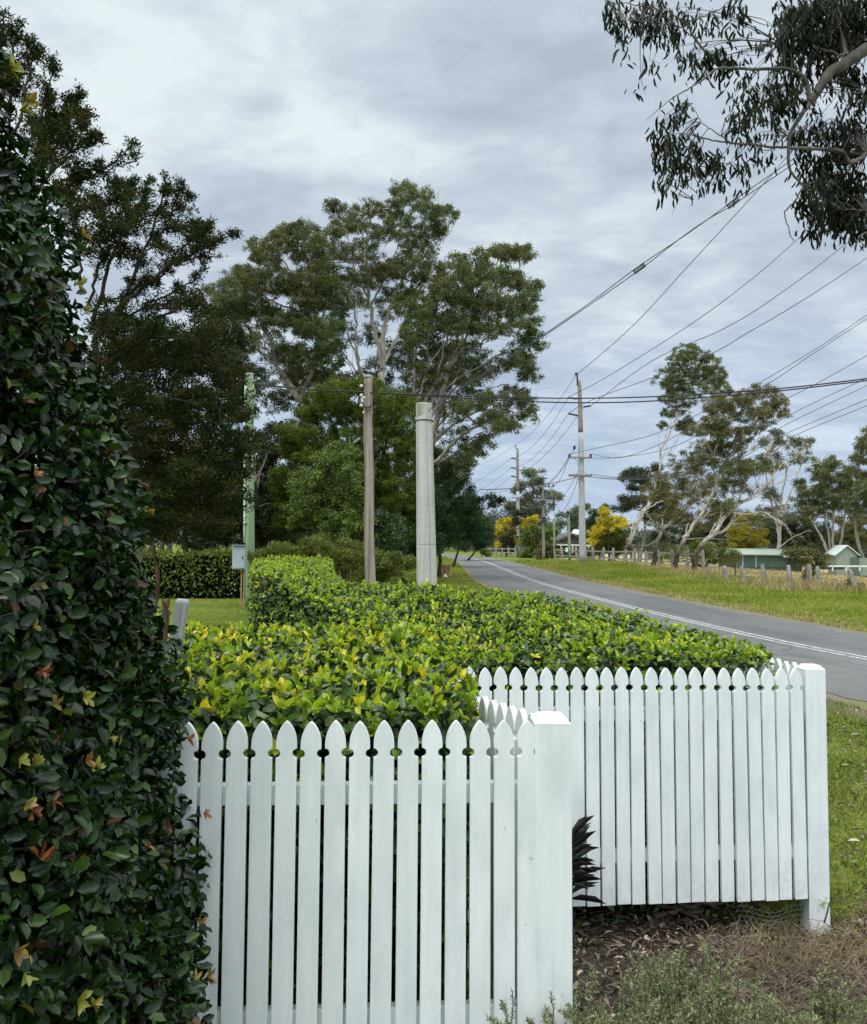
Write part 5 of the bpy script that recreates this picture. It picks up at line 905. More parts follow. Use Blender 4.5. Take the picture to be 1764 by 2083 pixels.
def concrete_pole():
    rg = rngs(131); Y = 14.0; pt = X(862.5, 822, Y); xb = X(871, 1300, Y); base = np.array([xb[0], Y, 0]); root = empty('stay_pole', base, 'short thick grey concrete stay pole with a stained top standing behind the hedge', 'pole')
    r0, r1 = 40/F*Y/2, 33/F*Y/2; mb = MB(); P = polepts(base, pt, 24); mb.tube(P, np.linspace(r0*1.12, r1, 24), 28); mb.build('shaft', M['concrete'], root, smooth=False, bevel=.004)
    # stained band round the head, seam and band, as thin proud shells
    m2 = MB(); q = X(863, 856, Y); m2.tube(resample([q, pt-np.array([0, 0, .012])], 6), r1+.0022, 28, cap=False)
    mm, nt, bb = newmat('stained_concrete'); f = nz(nt, 4.2, 4, .6, sc=(1, 1, .12)); nt.links.new(ramp(nt, [(.36, (.055, .058, .05)), (.44, (.20, .21, .16)), (.5, (.42, .43, .38)), (.62, (.26, .25, .16))], f), bb.inputs['Base Color']); bb.inputs['Roughness'].default_value = .9
    m2.build('head_stain', mm, root, smooth=True)
    m3 = MB(); a = X(864, 857, Y); T = []
    for i in range(33):
        t = i*2*math.pi/32; T.append((a[0]+(r1+.010)*math.cos(t), a[1]+(r1+.010)*math.sin(t), a[2]-.01*math.sin(t)))
    m3.tube(T, .009, 6, cap=False); m3.build('wire_band', M['dark'], root, smooth=True)
    m4 = MB()
    for (xa, ya, xc, yc) in ((877, 1190, 869.5, 925), (852, 1107, 888, 1107)):
        p = X(xa, ya, Y); qq = X(xc, yc, Y)
        def onsurf(p_): 
            cx = base[0]+(pt[0]-base[0])*(p_[2]/pt[2]); rr = (r0*1.12+(r1-r0*1.12)*(p_[2]/pt[2]))+.001; dx = np.clip((p_[0]-cx)/rr, -.98, .98)
            return np.array([cx+rr*dx, Y-rr*math.sqrt(1-dx*dx), p_[2]])
        m4.tube([onsurf(p*(1-t)+qq*t) for t in np.linspace(0, 1, 14)], .0022, 5)
    m4.build('seam', M['dark'], root)
    m5 = MB(); m5.tube([pt+np.array([0, 0, .001]), pt+np.array([0, 0, .012])], r1*.985, 28); m5.build('top_lip', M['concrete'], root, bevel=.006)
    return pt, a, r1
SP, SB, SR = concrete_pole()
def timber_pole():
    rg = rngs(132); Y = 21.0; pt = X(748.5, 766, Y); xb = X(753, 1290, Y); base = np.array([xb[0], Y, 0]); root = empty('timber_pole', base, 'weathered bare timber pole with small white insulators near its top', 'pole')
    n = 30; P = polepts(base, pt, n); P[:, 0] += .012*np.sin(np.linspace(0, 14, n)); r = np.linspace(.135, .100, n)+rg.normal(0, .003, n)
    mb = MB(); mb.tube(P, r, 16); mb.build('shaft', M['polewood'], root, smooth=True)
    m = MB(); m.tube([pt-np.array([0, 0, .03]), pt+np.array([0, 0, .03])], .118, 18); m.build('cap', M['galv'], root, bevel=.01)
    for px, py in ((736, 785), (736, 804), (736, 825), (741, 809), (742, 839)):
        p = X(px, py, Y-.05); m = MB(); m.tube([p+np.array([-.05, 0, -.02]), p+np.array([-.01, 0, .0]), p+np.array([.0, 0, .0]), p+np.array([.03, 0, .012])], [.02, .045, .03, .035], 10); m.build('insulator', M['porc'], root, smooth=True)
        m = MB(); m.tube([p+np.array([.03, 0, .01]), X(746, py-3, Y-.08)], .010, 5); m.build('bracket', M['dark'], root)
    m = MB(); m.tube(resample([X(742, 836, Y-.14), X(748, 838, Y-.16), X(757, 822, Y-.14), X(758, 815, Y-.08)], 10), .012, 5)
    m.tube(resample([X(741, 826, Y-.1), X(747, 829, Y-.16), X(754, 826, Y-.15)], 8), .022, 6); m.build('tail_wire', M['dark'], root, smooth=True)
timber_pole()
def green_pole():
    rg = rngs(133); Y = 24.0; pt = X(508, 760, Y); xb = X(509, 1235, Y); base = np.array([xb[0], Y, 0]); root = empty('service_pole', base, 'green-treated timber service pole with white conduit strapped to its left side', 'pole')
    mb = MB(); mb.tube(polepts(base, pt, 20), np.linspace(.135, .105, 20), 16); mb.build('shaft', M['greenwood'], root, smooth=True)
    m = MB(); m.tube([pt-np.array([0, 0, .05]), pt+np.array([0, 0, .012])], .112, 16); m.build('cap', M['galv'], root, smooth=False)
    m = MB(); m.tube(resample([X(497.5, 1104, Y), X(498, 950, Y), X(499.5, 800, Y), X(500.5, 786, Y)], 12), .034, 8); m.build('conduit', M['pvc'], root, smooth=True)
    m = MB(); m.tube(resample([X(498.5, 1112, Y), X(498, 1060, Y)], 6), .016, 6)
    m.build('lead_wire', M['dark'], root)
    for y in (867, 1066): m = MB(); m.bar(X(493.5, y, Y-.05), X(504, y, Y-.11), .03, .03); m.build('strap', M['dark'], root)
    m = MB(); m.tube(resample([X(500.5, 787, Y-.06), X(506, 792, Y-.15), X(515, 790, Y-.14), X(516, 783, Y-.05)], 12), .018, 6)
    m.tube(resample([X(514, 790, Y-.1), X(519, 797, Y-.1), X(517, 802, Y-.1), X(513, 798, Y-.1)], 10), .016, 6); m.build('cable_loop', plain('pale_cable', (.45, .45, .30), .6), root, smooth=True)
green_pole()
def meter_box():
    Y = 23.0; c = X(487.5, 1134, Y); base = GX(487, Y); root = empty('meter_box', base, 'pale grey metal meter box on two thin timber stakes beside the green-treated pole', 'box')
    w_, h_ = 27/F*Y, 48/F*Y; m = MB(); m.box((c[0], Y, c[2]), (w_, .2, h_)); m.build('cabinet', plain('grey_cabinet', (.36, .42, .45), .5, 0, .08), root, bevel=.02)
    m = MB(); m.box((c[0], Y-.108, c[2]), (w_*.86, .018, h_*.88)); door = m.build('door', plain('grey_door', (.40, .46, .49), .45, 0, .06), root, bevel=.006)
    m = MB(); m.box((c[0], Y-.03, c[2]+h_/2+.008), (w_*1.05, .28, .016)); m.build('lid', M['galv'], root, bevel=.004)
    m = MB(); m.box((c[0]+w_*.3, Y-.125, c[2]), (.02, .02, .08)); m.build('latch', M['dark'], door)
    for dx in (-.02, .05):
        m = MB(); m.box((c[0]+w_*.15+dx+.03, Y, (c[2]-h_/2)/2), (.035, .05, c[2]-h_/2)); m.build('stake', plain('stake_timber', (.30, .22, .10), .8), root)
meter_box()
def grey_post():
    Y = 3.45; p = X(372, 1219, Y); q = X(350, 1360, Y); p0 = G(345, 1560); base = np.array([q[0]-.06, Y, 0]); root = empty('leaning_post', base, 'pale grey square post leaning to the right behind the nearest hedge, next to the lawn', 'post')
    d = unit(p-q); b = q-d*(q[2]/d[2]); root.location = tuple(b); m = MB(); wd = 27/F*Y
    u = np.array([1.0, .25, 0]); u = unit(u-d*np.dot(u, d)); v = np.cross(d, u); t = p
    V = []
    for e, s in ((b, 1), (t-d*.012, 1), (t, .82)):
        for a, c in ((-1, -1), (1, -1), (1, 1), (-1, 1)): V.append(e+u*a*wd/2*s+v*c*wd/2*s)
    Fc = [(i+4*k, (i+1) % 4+4*k, (i+1) % 4+4*k+4, i+4*k+4) for k in range(2) for i in range(4)]+[(8, 9, 10, 11)]
    m.add(V, [tuple(f) for f in Fc]); m.build('shaft', plain('grey_painted_timber', (.33, .34, .33), .6, 0, .12, 9), root, bevel=.004)
    s = -1 if np.dot(v, np.array([0, -1.0, 0])) < 0 else 1
    m = MB(); m.bar(b+v*s*(wd/2+.002)+u*.012, t+v*s*(wd/2+.002)+u*.012-d*.02, .012, .008); m.build('cover_strip', plain('pale_strip', (.42, .43, .42), .6), root)
grey_post()
def insul(m, p, q, r=.05):
    P = resample([p, q], 9); rr = np.array([.35, 1, .5, 1, .5, 1, .5, 1, .35])*r; m.tube(P, rr, 8)
def power_pole():
    Y = 80.0; base = GX(1185.5, Y); pt = X(1178.8, 774, Y); root = empty('power_pole', base, 'tall pale power pole beside the far verge with two crossarms, nearest of the high line', 'power pole', 'power poles along the road')
    mid = X(1181.5, 880, Y); k = Y/F
    m = MB(); m.tube(polepts(base, mid, 14), np.linspace(7.4, 5.3, 14)*k, 14); m.build('lower_shaft', M['conc_far'], root, smooth=True)
    m = MB(); m.tube(polepts(mid, pt, 10), np.linspace(5.2, 3.7, 10)*k, 14); m.build('upper_shaft', M['topwood'], root, smooth=True)
    for cy in (1075, 1213):
        a, c = C3(1118, cy), C3(1295, cy+2); m = MB(); m.bar(X(*a, Y-.4), X(*c, Y-.4), .14, .16); arm = m.build('crossarm', M['topwood'], root)
        for s in (-1, 1):
            m = MB(); mx = 1205; m.bar(X(*C3(mx+s*16, cy+30), Y-.35), X(*C3(mx+s*45, cy+5), Y-.45), .06, .06); m.build('brace', M['galv'], arm)
        for xx in ((1124, 1287) if cy == 1075 else (1130, 1150, 1255, 1285)):
            m = MB(); insul(m, X(*C3(xx, cy-3), Y-.4), X(*C3(xx, cy-(26 if cy == 1075 else 14)), Y-.4), .13 if cy == 1075 else .09); m.build('insulator', M['dark'] if cy == 1075 else M['porc'], arm, smooth=True)
    for (x0, y0, x1, y1) in ((1178, 628, 1115, 620), (1232, 690, 1290, 682), (1186, 756, 1117, 741)):
        m = MB(); insul(m, X(*C3(x0, y0), Y-.2), X(*C3(x1, y1), Y-.2), .12); m.bar(X(*C3(x0, y0), Y-.2), X(*C3(1205, y0+4), Y), .08, .08); m.build('line_insulator', M['dark'], root, smooth=True)
    m = MB(); m.bar(X(*C3(1187, 530), Y-.1), X(*C3(1184, 440), Y-.1), .14, .14); insul(m, X(*C3(1184, 440), Y-.1), X(*C3(1168, 434), Y-.1), .14); m.bar(X(*C3(1170, 434), Y-.1), X(*C3(1168, 458), Y-.1), .07, .07); m.build('top_bracket', M['dark'], root)
    m = MB()
    for i in range(12):
        z = 3.0+i*.9; s = -1 if i % 2 else 1; x = base[0]+(pt[0]-base[0])*z/pt[2]; m.bar((x, Y, z), (x+s*.48, Y-.05, z), .03, .03)
    m.build('climbing_steps', M['galv'], root)
    # second pole
    Y2 = 126.0; base = GX(1055, Y2); pt = X(1052.8, 912, Y2); k = Y2/F; root = empty('power_pole', base, 'more distant pale power pole at the road bend, smaller, in front of the golden trees', 'power pole', 'power poles along the road')
    mid = X(1053.5, 1000, Y2); m = MB(); m.tube(polepts(base, mid, 10), np.linspace(4.3, 3.4, 10)*k, 12); m.build('lower_shaft', M['conc_far'], root, smooth=True)
    m = MB(); m.tube(polepts(mid, pt, 8), np.linspace(3.3, 2.5, 8)*k, 12); m.build('upper_shaft', M['topwood'], root, smooth=True)
    m = MB(); m.bar(X(*C3(683, 1381), Y2-.4), X(*C3(777, 1384), Y2-.4), .16, .16); m.build('crossarm', M['topwood'], root)
    for y in (1080, 1153, 1218):
        m = MB(); insul(m, X(*C3(720, y+7), Y2-.2), X(*C3(680, y-2), Y2-.2), .13); m.build('line_insulator', M['dark'], root, smooth=True)
    m = MB(); m.bar(X(*C3(718, 1012), Y2), X(*C3(714, 976), Y2), .1, .1); m.build('top_bracket', M['dark'], root)
power_pole()
def crossarm_pole():
    Y = 96.0; base = GX(1106, Y); pt = X(*C3(925, 1290), Y); root = empty('crossarm_pole', base, 'dark timber power pole with three crossarms in front of the rounded bush', 'power pole')
    k = Y/F; m = MB(); m.tube(polepts(base, pt, 12), np.linspace(3.1, 2.2, 12)*k, 12); m.build('shaft', M['topwood'], root, smooth=True)
    for x0, x1, y, t in ((862, 1008, 1297, .12), (848, 1010, 1399, .2), (890, 972, 1546, .12)):
        m = MB(); m.bar(X(*C3(x0, y-2), Y-.3), X(*C3(x1, y+2), Y-.3), t, t); arm = m.build('crossarm', M['topwood'], root)
        for xx in (x0+8, x1-40, x1-5):
            m = MB(); insul(m, X(*C3(xx, y-2), Y-.3), X(*C3(xx, y-20), Y-.3), .11); m.build('insulator', M['dark'], arm, smooth=True)
    m = MB(); m.tube(resample([X(*C3(1006, 1400), Y-.3), X(*C3(1006, 1480), Y-.3)], 4), .10, 8); m.tube(resample([X(*C3(850, 1400), Y-.3), X(*C3(848, 1450), Y-.3)], 4), .06, 8); m.build('drop_fuse', M['dark'], root)
    m = MB(); m.tube([X(*C3(925, 1400), Y-.2), X(*C3(925, 1425), Y-.2)], .24, 10); m.tube([X(*C3(928, 1530), Y-.2), X(*C3(928, 1565), Y-.2)], .28, 10); m.build('bracket_band', M['dark'], root)
    Y = 104.0; base = GX(1127, Y); pt = X(*C3(1010, 1556), Y); root = empty('service_pole', base, 'slim green-treated pole just right of the dark timber crossarm pole', 'pole')
    m = MB(); m.tube(polepts(base, pt, 8), np.linspace(.13, .11, 8), 10); m.build('shaft', M['greenwood'], root, smooth=True)
    m = MB(); m.tube([pt-np.array([0, 0, .05]), pt+np.array([0, 0, .3])], [.05, .03], 8); m.build('cap', M['dark'], root)
    Y = 92.0; base = GX(1159, Y); pt = X(*C3(1118, 1492), Y); root = empty('service_pole', base, 'slim pale pole with a small white box, left of the big power pole', 'pole')
    m = MB(); m.tube(polepts(base, pt, 8), np.linspace(.17, .13, 8), 10); m.build('shaft', M['greenwood'], root, smooth=True)
    c = X(*C3(1104, 1778), Y-.2); m = MB(); m.box(c, (18*.2675/F*Y, .3, 34*.2675/F*Y)); m.build('box', M['pvc'], root, bevel=.02)
    m = MB(); m.tube([X(*C3(1118, 1500), Y-.1), X(*C3(1117, 1484), Y-.1)], .16, 8); m.bar(X(*C3(1106, 1514), Y-.1), X(*C3(1120, 1518), Y-.1), .12, .2); m.build('cable_head', M['dark'], root)
crossarm_pole()
# ------------------------------------------------------------------ wires
def wire(label, pts, r, mat=None, n=40, name='overhead_wire', group='overhead wires'):
    W = [np.array(p) if len(p) == 3 and isinstance(p, np.ndarray) else X(*p) for p in pts]
    C = resample(np.array(W), n); mb = MB(); rr = r if np.isscalar(r) else np.interp(np.linspace(0, 1, n), [0, 1], r)
    mb.tube(C, rr, 6); m = C[n//2]; o = empty(name, C[0], label, 'cable', group); mb.build('strand', mat or M['wire'], o, smooth=True); return o
def w2(label, pts, r, **k):
    C = resample(np.array([X(*p) if not isinstance(p, np.ndarray) else p for p in pts]), 44); mb = MB(); rr = r if np.isscalar(r) else np.linspace(r[0], r[1], 44); mb.tube(C, rr, 6)
    c = C[0]; V = [tuple(np.array(v)-c) for v in mb.v]; me = bpy.data.meshes.new('wire'); me.from_pydata(V, [], mb.f); me.update(); me.polygons.foreach_set('use_smooth', [True]*len(me.polygons))
    o = link(k.get('name', 'overhead_wire'), me, k.get('mat') or M['wire']); o.location = tuple(c); tag(o, label, 'cable', k.get('group', 'overhead wires')); return o
# stay wires from the concrete pole, with two spacer clamps
def lerpY(px): return 1/(1/14.0+(px-862)/(1764-862)*(1/8.2-1/14.0))
def stay(pts, label):
    return w2(label, [(px, py, lerpY(px)) for px, py in pts], (.0065, .0045), name='stay_wire', group='twin stay wires to the concrete pole')
stay([(850, 857), (900, 812), (1000, 751), (1100, 685), (1200, 616), (1299, 542), (1380, 488), (1440, 446), (1491, 409), (1600, 333), (1780, 205)], 'upper strand of the twin stay wires climbing from the concrete pole to the top right')
stay([(880, 858), (905, 815), (1000, 754), (1100, 688), (1200, 620), (1301, 549), (1385, 484), (1440, 446), (1492, 416), (1600, 343), (1780, 218)], 'lower strand of the twin stay wires climbing from the concrete pole to the top right')
for (x0, y0, x1, y1), lab in (((1290, 553, 1311, 538), 'dark grooved clamp on the twin stay wires, the lower one nearer the concrete pole'), ((1481, 420, 1502, 404), 'dark grooved clamp on the twin stay wires, the upper one near the overhanging leaves')):
    Yc = lerpY((x0+x1)/2); p, q = X(x0, y0, Yc), X(x1, y1, Yc); o = empty('wire_clamp', (p+q)/2, lab, 'clamp'); d = unit(q-p); u = unit(np.cross(d, np.array([0, 1.0, 0])))
    m = MB(); m.bar(p+u*.014, q+u*.014, .05, .026); m.bar(p-u*.018, q-u*.018, .05, .026); m.build('body', plain('clamp_grey', (.06, .07, .08), .5), o, bevel=.004)
    m = MB(); m.bar(p-u*.002+np.array([0, -.02, 0]), q-u*.002+np.array([0, -.02, 0]), .012, .007); m.build('groove', M['galv'], o)
k1 = lambda px, py: (*C3(px, py), 80.0)
def hv(start, pts, label, r=(.035, .008)):
    """from the pole at 80 m towards the viewer's right; distance interpolated in 1/Y"""
    s = k1(*start); pl = [(s[0], s[1])]+[tuple(p) for p in pts]; xe = pl[-1][0]
    out = []
    for px, py in pl:
        t = (px-s[0])/(xe-s[0]); out.append((px, py, 1/(1/80.0+t*(1/26.0-1/80.0))))
    return w2(label, out, (r[0]*.75, r[1]*.75))
hv((1178, 448), [(1281, 669), (1400, 541), (1530, 400), (1600, 320), (1714, 180), (1800, 75)], 'topmost high wire rising steeply from the tip of the big power pole')
hv((1115, 617), [(1229, 770), (1391, 669), (1520, 575), (1640, 471), (1800, 320)], 'high wire from the upper left insulator of the big power pole, second steepest')
hv((1290, 681), [(1320, 738), (1472, 669), (1600, 588), (1740, 480), (1860, 370)], 'high wire from the right hand insulator of the big power pole')
hv((1117, 739), [(1205, 813), (1400, 741), (1535, 669), (1650, 600), (1764, 524), (1860, 450)], 'high wire from the lower left insulator of the big power pole past the narrow crown')
hv((1124, 1049), [(1230, 908), (1290, 895), (1350, 876), (1450, 828), (1539, 782), (1640, 722), (1722, 669), (1860, 575)], 'middle wire from the left end of the upper crossarm', (.03, .010))
hv((1287, 1049), [(1260, 931), (1350, 900), (1450, 838), (1560, 782), (1650, 722), (1732, 669), (1860, 585)], 'middle wire from the right end of the upper crossarm', (.03, .010))
hv((1220, 1075), [(1225, 933), (1340, 918), (1450, 872), (1600, 811), (1764, 723), (1860, 665)], 'middle wire leaving below the upper crossarm, passing right of the leaning gums', (.03, .010))
hv((1255, 1200), [(1260, 972), (1400, 950), (1500, 905), (1614, 840), (1764, 769), (1860, 720)], 'low wire from the inner right pin of the lower crossarm', (.025, .010))
hv((1285, 1200), [(1280, 973), (1420, 960), (1520, 920), (1584, 872), (1764, 784), (1860, 735)], 'low wire from the outer right pin of the lower crossarm', (.025, .010))
hv((1150, 1200), [(1250, 974), (1400, 965), (1500, 935), (1584, 889), (1764, 812), (1860, 766)], 'low wire from the inner left pin of the lower crossarm', (.025, .010))
hv((1130, 1205), [(1250, 975), (1420, 970), (1530, 938), (1611, 889), (1764, 825), (1860, 785)], 'lowest wire from the outer left pin of the lower crossarm', (.025, .010))
# spans between the two poles and on to the left
def span(a, b, sag, Ya, Yb, label, r=.03):
    a_ = X(*C3(*a), Ya); b_ = X(*C3(*b), Yb); t = np.linspace(0, 1, 9); P = [a_*(1-s)+b_*s-np.array([0, 0, 4*sag*s*(1-s)]) for s in t]; return w2(label, P, r*.75)
span((1170, 458), (714, 978), .9, 80, 126, 'topmost wire slung between the two pale power poles')
span((1117, 622), (682, 1078), 1.3, 80, 126, 'second wire down slung between the two pale power poles')
span((1117, 743), (682, 1151), 1.3, 80, 126, 'third wire down slung between the two pale power poles')
span((1230, 700), (682, 1216), 1.3, 80, 126, 'fourth wire down slung between the two pale power poles, from the right hand insulator')
for (a, b, lab) in (((714, 978), (380, 1150), 'topmost wire running left from the distant power pole behind the gums'), ((682, 1080), (330, 1290), 'second wire running left from the distant power pole'), ((682, 1153), (330, 1370), 'third wire running left from the distant power pole'), ((682, 1218), (330, 1440), 'fourth wire running left from the distant power pole')):
    span(a, b, .5, 126, 180, lab)
span((1200, 1218), (440, 1320), .3, 80, 60, 'thick cable from the lower crossarm passing the distant power pole towards the left', .045)
span((690, 1310), (450, 1340), .2, 79, 60, 'thinner cable just under the thick one left of the distant power pole', .02)
span((1124, 1060), (990, 1290), .8, 80, 96, 'wire from the upper crossarm down to the timber crossarm pole, left strand')
span((1124, 1062), (880, 1290), .8, 80, 96, 'wire from the upper crossarm to the left end of the timber crossarm pole')
span((1165, 1005), (935, 1290), .6, 80, 96, 'wire with a hanging insulator dropping from the big power pole to the timber crossarm pole')
span((1200, 1160), (1000, 1395), .8, 80, 96, 'lower wire from the big power pole to the second crossarm of the timber pole')
span((1195, 1230), (970, 1545), 1.2, 80, 96, 'lowest wire from the big power pole to the third crossarm of the timber pole')
span((1010, 1400), (1116, 1500), .6, 96, 92, 'drooping service wire from the timber crossarm pole to the slim pale pole', .02)
o = empty('hanging_insulator', X(*C3(1163, 1000), 80), 'small dark insulator hanging left of the big power pole above its upper crossarm', 'insulator'); m = MB(); insul(m, X(*C3(1163, 985), 80), X(*C3(1163, 1015), 80), .16); m.build('body', M['dark'], o, smooth=True)
# black service cables across the road
w2('upper black service cable crossing the whole view from the green-treated pole to the right edge', [(512, 781, 24), (620, 790, 23), (745, 797.5, 21), (870, 803, 20.5), (1000, 807.5, 20.5), (1157, 810, 20.5), (1300, 808, 20.5), (1450, 800, 20), (1600, 789, 19.5), (1764, 770, 19), (1860, 757, 19)], .0155, mat=M['cable'], name='service_cable', group='black service cables')
w2('lower black service cable crossing the view just beneath its twin', [(512, 783, 24), (620, 791, 23), (745, 798.5, 21), (870, 805, 20.5), (1000, 813, 20.5), (1157, 819, 20.5), (1300, 817, 20.5), (1450, 807, 20), (1600, 793.5, 19.5), (1764, 774, 19), (1860, 762, 19)], .0155, mat=M['cable'], name='service_cable', group='black service cables')
# ------------------------------------------------------------------ paddock fences and sheds
M['oldwood'] = barkmat('old_fence_timber', (.14, .12, .10), (.30, .27, .235), (.48, .45, .40), (4, 4, .3), 3, .95, .03, .8)
def old_post(root, p, h, r, tilt, rg):
    n = 7; P = resample([p-np.array([0, 0, .05]), p+np.array([tilt*h, rg.normal(0, .02), h])], n); rr = r*rg.uniform(.85, 1.12, n); rr[-1] *= .75
    m = MB(); m.tube(P, rr, 7); m.build('post', M['oldwood'], root)
def paddock_fence():
    rg = rngs(141); c = G(1600, 1195); root = empty('paddock_fence', (c[0], c[1], float(g(c[0], c[1]))), 'old wire fence with grey leaning timber posts between the verge and the paddock', 'fence'); tops = []
    for px, pb, pt, tl in ((1445, 1176, 1147, -.02), (1477, 1181, 1151, -.10), (1515, 1188, 1152, -.16), (1561, 1194, 1149, -.20), (1611, 1203, 1150, -.12), (1648, 1200, 1148, -.02), (1672, 1199, 1152, -.18), (1744, 1205, 1160, -.30), (1800, 1216, 1165, .05)):
        p = G(px, pb); p[2] = float(g(p[0], p[1])); h = (pb-pt)/F*p[1]; old_post(root, p, h, 5.0/F*p[1], tl, rg); tops.append(p+np.array([tl*h*.8, -.06, h*.8]))
    p = G(1496, 1182); m = MB(); m.bar(p, p+np.array([0, 0, .95]), .05, .05); m.build('star_picket', M['dark'], root)
    T = np.array(tops)
    for f in (0, .3, .6):
        m = MB(); C = resample(T-np.array([0, 0, f]), 40); m.tube(C, .006, 4); m.build('wire', M['wire'], root)
paddock_fence()
def rail_fence():
    rg = rngs(142); root = empty('rail_fence', GX(1230, 80), 'grey post and rail fence behind the verge between the power pole and the leaning gums', 'fence')
    A = GX(1130, 97); B = GX(1430, 62); n = 15; Ps = [A*(1-t)+B*t for t in np.linspace(0, 1, n)]
    for p in Ps: old_post(root, p, rg.uniform(1.3, 1.6), .13, rg.normal(0, .05), rg)
    for z in (.55, 1.15):
        for i in range(n-1): m = MB(); m.bar(Ps[i]+np.array([0, 0, z+rg.normal(0, .03)]), Ps[i+1]+np.array([0, 0, z+rg.normal(0, .03)]), .06, .13); m.build('rail', M['oldwood'], root)
    root = empty('rail_fence', GX(1010, 125), 'low dark rail fence under the golden yellow trees at the road bend', 'fence'); A = GX(985, 124); B = GX(1048, 118); Ps = [A*(1-t)+B*t for t in np.linspace(0, 1, 6)]
    for p in Ps: old_post(root, p, 1.3, .12, 0, rg)
    for z in (.6, 1.1): m = MB(); m.bar(Ps[0]+np.array([0, 0, z]), Ps[-1]+np.array([0, 0, z]), .06, .14); m.build('rail', M['oldwood'], root)
rail_fence()
def ribmat(name, c, sc=9.0, axis=0):
    m, nt, b = newmat(name); tc = nt.nodes.new('ShaderNodeTexCoord'); w_ = nt.nodes.new('ShaderNodeTexWave'); w_.bands_direction = 'XYZ'[axis]; w_.inputs['Scale'].default_value = sc; nt.links.new(tc.outputs['Object'], w_.inputs[0])
    f = nz(nt, 1.3, 4, .6); nt.links.new(ramp(nt, [(.3, tuple(k*.85 for k in c)), (.7, tuple(min(1, k*1.1) for k in c))], f), b.inputs['Base Color']); b.inputs['Roughness'].default_value = .5; bump(nt, b, w_.outputs[0], .03, .8); return m
def sheds():
    g1 = ribmat('green_sheet', (.085, .12, .092), 2.0); g2 = ribmat('pale_green_sheet', (.24, .30, .225), 2.0); rf = ribmat('pale_roof_sheet', (.36, .43, .36), 2.0); wh = plain('white_trim', (.7, .72, .70), .5)
    Y = 100.0; k = lambda x, y, dy=0: X(*C4(x, y), Y+dy)
    a = k(985, 1412); zb = a[2]; xe = k(1290, 1412)[0]; x0 = a[0]; zt = k(985, 1341)[2]; root = empty('long_shed', ((x0+xe)/2, Y, zb), 'long low green metal shed with a pale skillion roof across the paddock', 'shed')
    m = MB(); m.box(((x0+xe)/2, Y+3, (zb-.6+zt)/2), (xe-x0, 6, zt-zb+.6)); m.build('wall', g1, root)
    xr = k(1405, 1412)[0]; m = MB(); m.box(((xe+xr)/2+.02, Y+3.6, (zb-.6+k(1340, 1352)[2])/2), (xr-xe, 4.6, k(1340, 1352)[2]-zb+.6)); m.build('annexe_wall', g1, root)
    m = MB(); l = k(930, 1330); r_ = k(1412, 1340); zf = k(1100, 1338)[2]; zr = k(1100, 1308)[2]
    V = [(l[0], Y-.5, zf), (r_[0], Y-.5, zf-.05), (r_[0]-.4, Y+7, zr), (l[0]-.2, Y+7, zr)]; V += [(x, y, z+.12) for x, y, z in V]; m.add(V, [(3, 2, 1, 0), (4, 5, 6, 7), (0, 1, 5, 4), (1, 2, 6, 5), (2, 3, 7, 6), (3, 0, 4, 7)]); roof = m.build('roof', rf, root)
    m = MB(); m.bar(k(1270, 1347, -.6), k(1405, 1350, -.6), .12, .2); m.build('gutter', wh, roof)
    for xa, xb in ((1075, 1082), (1000, 1003)):
        m = MB(); m.box(((k(xa, 0)[0]+k(xb, 0)[0])/2, Y-.03, (zb+zt)/2), (.12, .08, zt-zb)); m.build('downpipe', rf, root)
    m = MB(); m.box((k(1150, 0)[0], Y-.02, (zb+zt)/2-.1), (4.2, .06, (zt-zb)*.86)); m.build('roller_door', ribmat('green_door', (.06, .11, .08), 1.2, 2), root)
    # gabled shed
    Y = 88.0; k = lambda x, y, dy=0: X(*C4(x, y), Y+dy); a = k(1585, 1432); x0, x1 = a[0], k(1705, 1432)[0]; zb = a[2]; zt = k(1585, 1336)[2]; za = k(1642, 1288)[2]; xm = (x0+x1)/2
    root = empty('gabled_shed', (xm, Y, zb), 'pale green gabled metal shed at the right edge beyond the paddock', 'shed')
    D = np.array([3.2, 9.0]); zb2 = zb-.5
    V = [(x0, Y, zb2), (x1, Y, zb2), (x1, Y, zt), (xm, Y, za), (x0, Y, zt)]; W = [(x+D[0], y+D[1], z) for x, y, z in V]
    m = MB(); m.add(V+W, [(0, 1, 2, 3, 4), (9, 8, 7, 6, 5), (0, 5, 6, 1), (1, 6, 7, 2), (4, 9, 5, 0)]); m.build('wall', g2, root)
    m = MB()
    for (xa, za_, xb, zb_) in ((x0-.25, zt-.12, xm, za+.05), (xm, za+.05, x1+.25, zt-.12)):
        V = [(xa, Y-.25, za_), (xb, Y-.25, zb_), (xb+D[0], Y+D[1]+.2, zb_), (xa+D[0], Y+D[1]+.2, za_)]; V += [(x, y, z+.10) for x, y, z in V]; m.add(V, [(3, 2, 1, 0), (4, 5, 6, 7), (0, 1, 5, 4), (1, 2, 6, 5), (2, 3, 7, 6), (3, 0, 4, 7)])
    m.build('roof', ribmat('pale_shed_roof', (.62, .68, .66), 2.0, 1), root)
    m = MB(); m.box((x1-.55*(x1-x0)+.9, Y-.03, zb2+(zt-zb2)*.45), (.9, .05, (zt-zb2)*.85)); m.build('door', g1, root)
    # annexe to the right
    m = MB(); m.box((x1+2.4, Y+2.5, (zb2+zt-.4)/2), (4.6, 4.0, zt-.4-zb2)); m.build('annexe_wall', g2, root)
    # white pipe rail
    Y = 84.0; k = lambda x, y, dy=0: X(*C4(x, y), Y+dy); root = empty('pipe_rail', k(1600, 1425), 'white horizontal pipe rail in front of the pale gabled shed', 'rail'); m = MB(); m.bar(k(1468, 1404), k(1800, 1405), .1, .14); m.build('rail', wh, root)
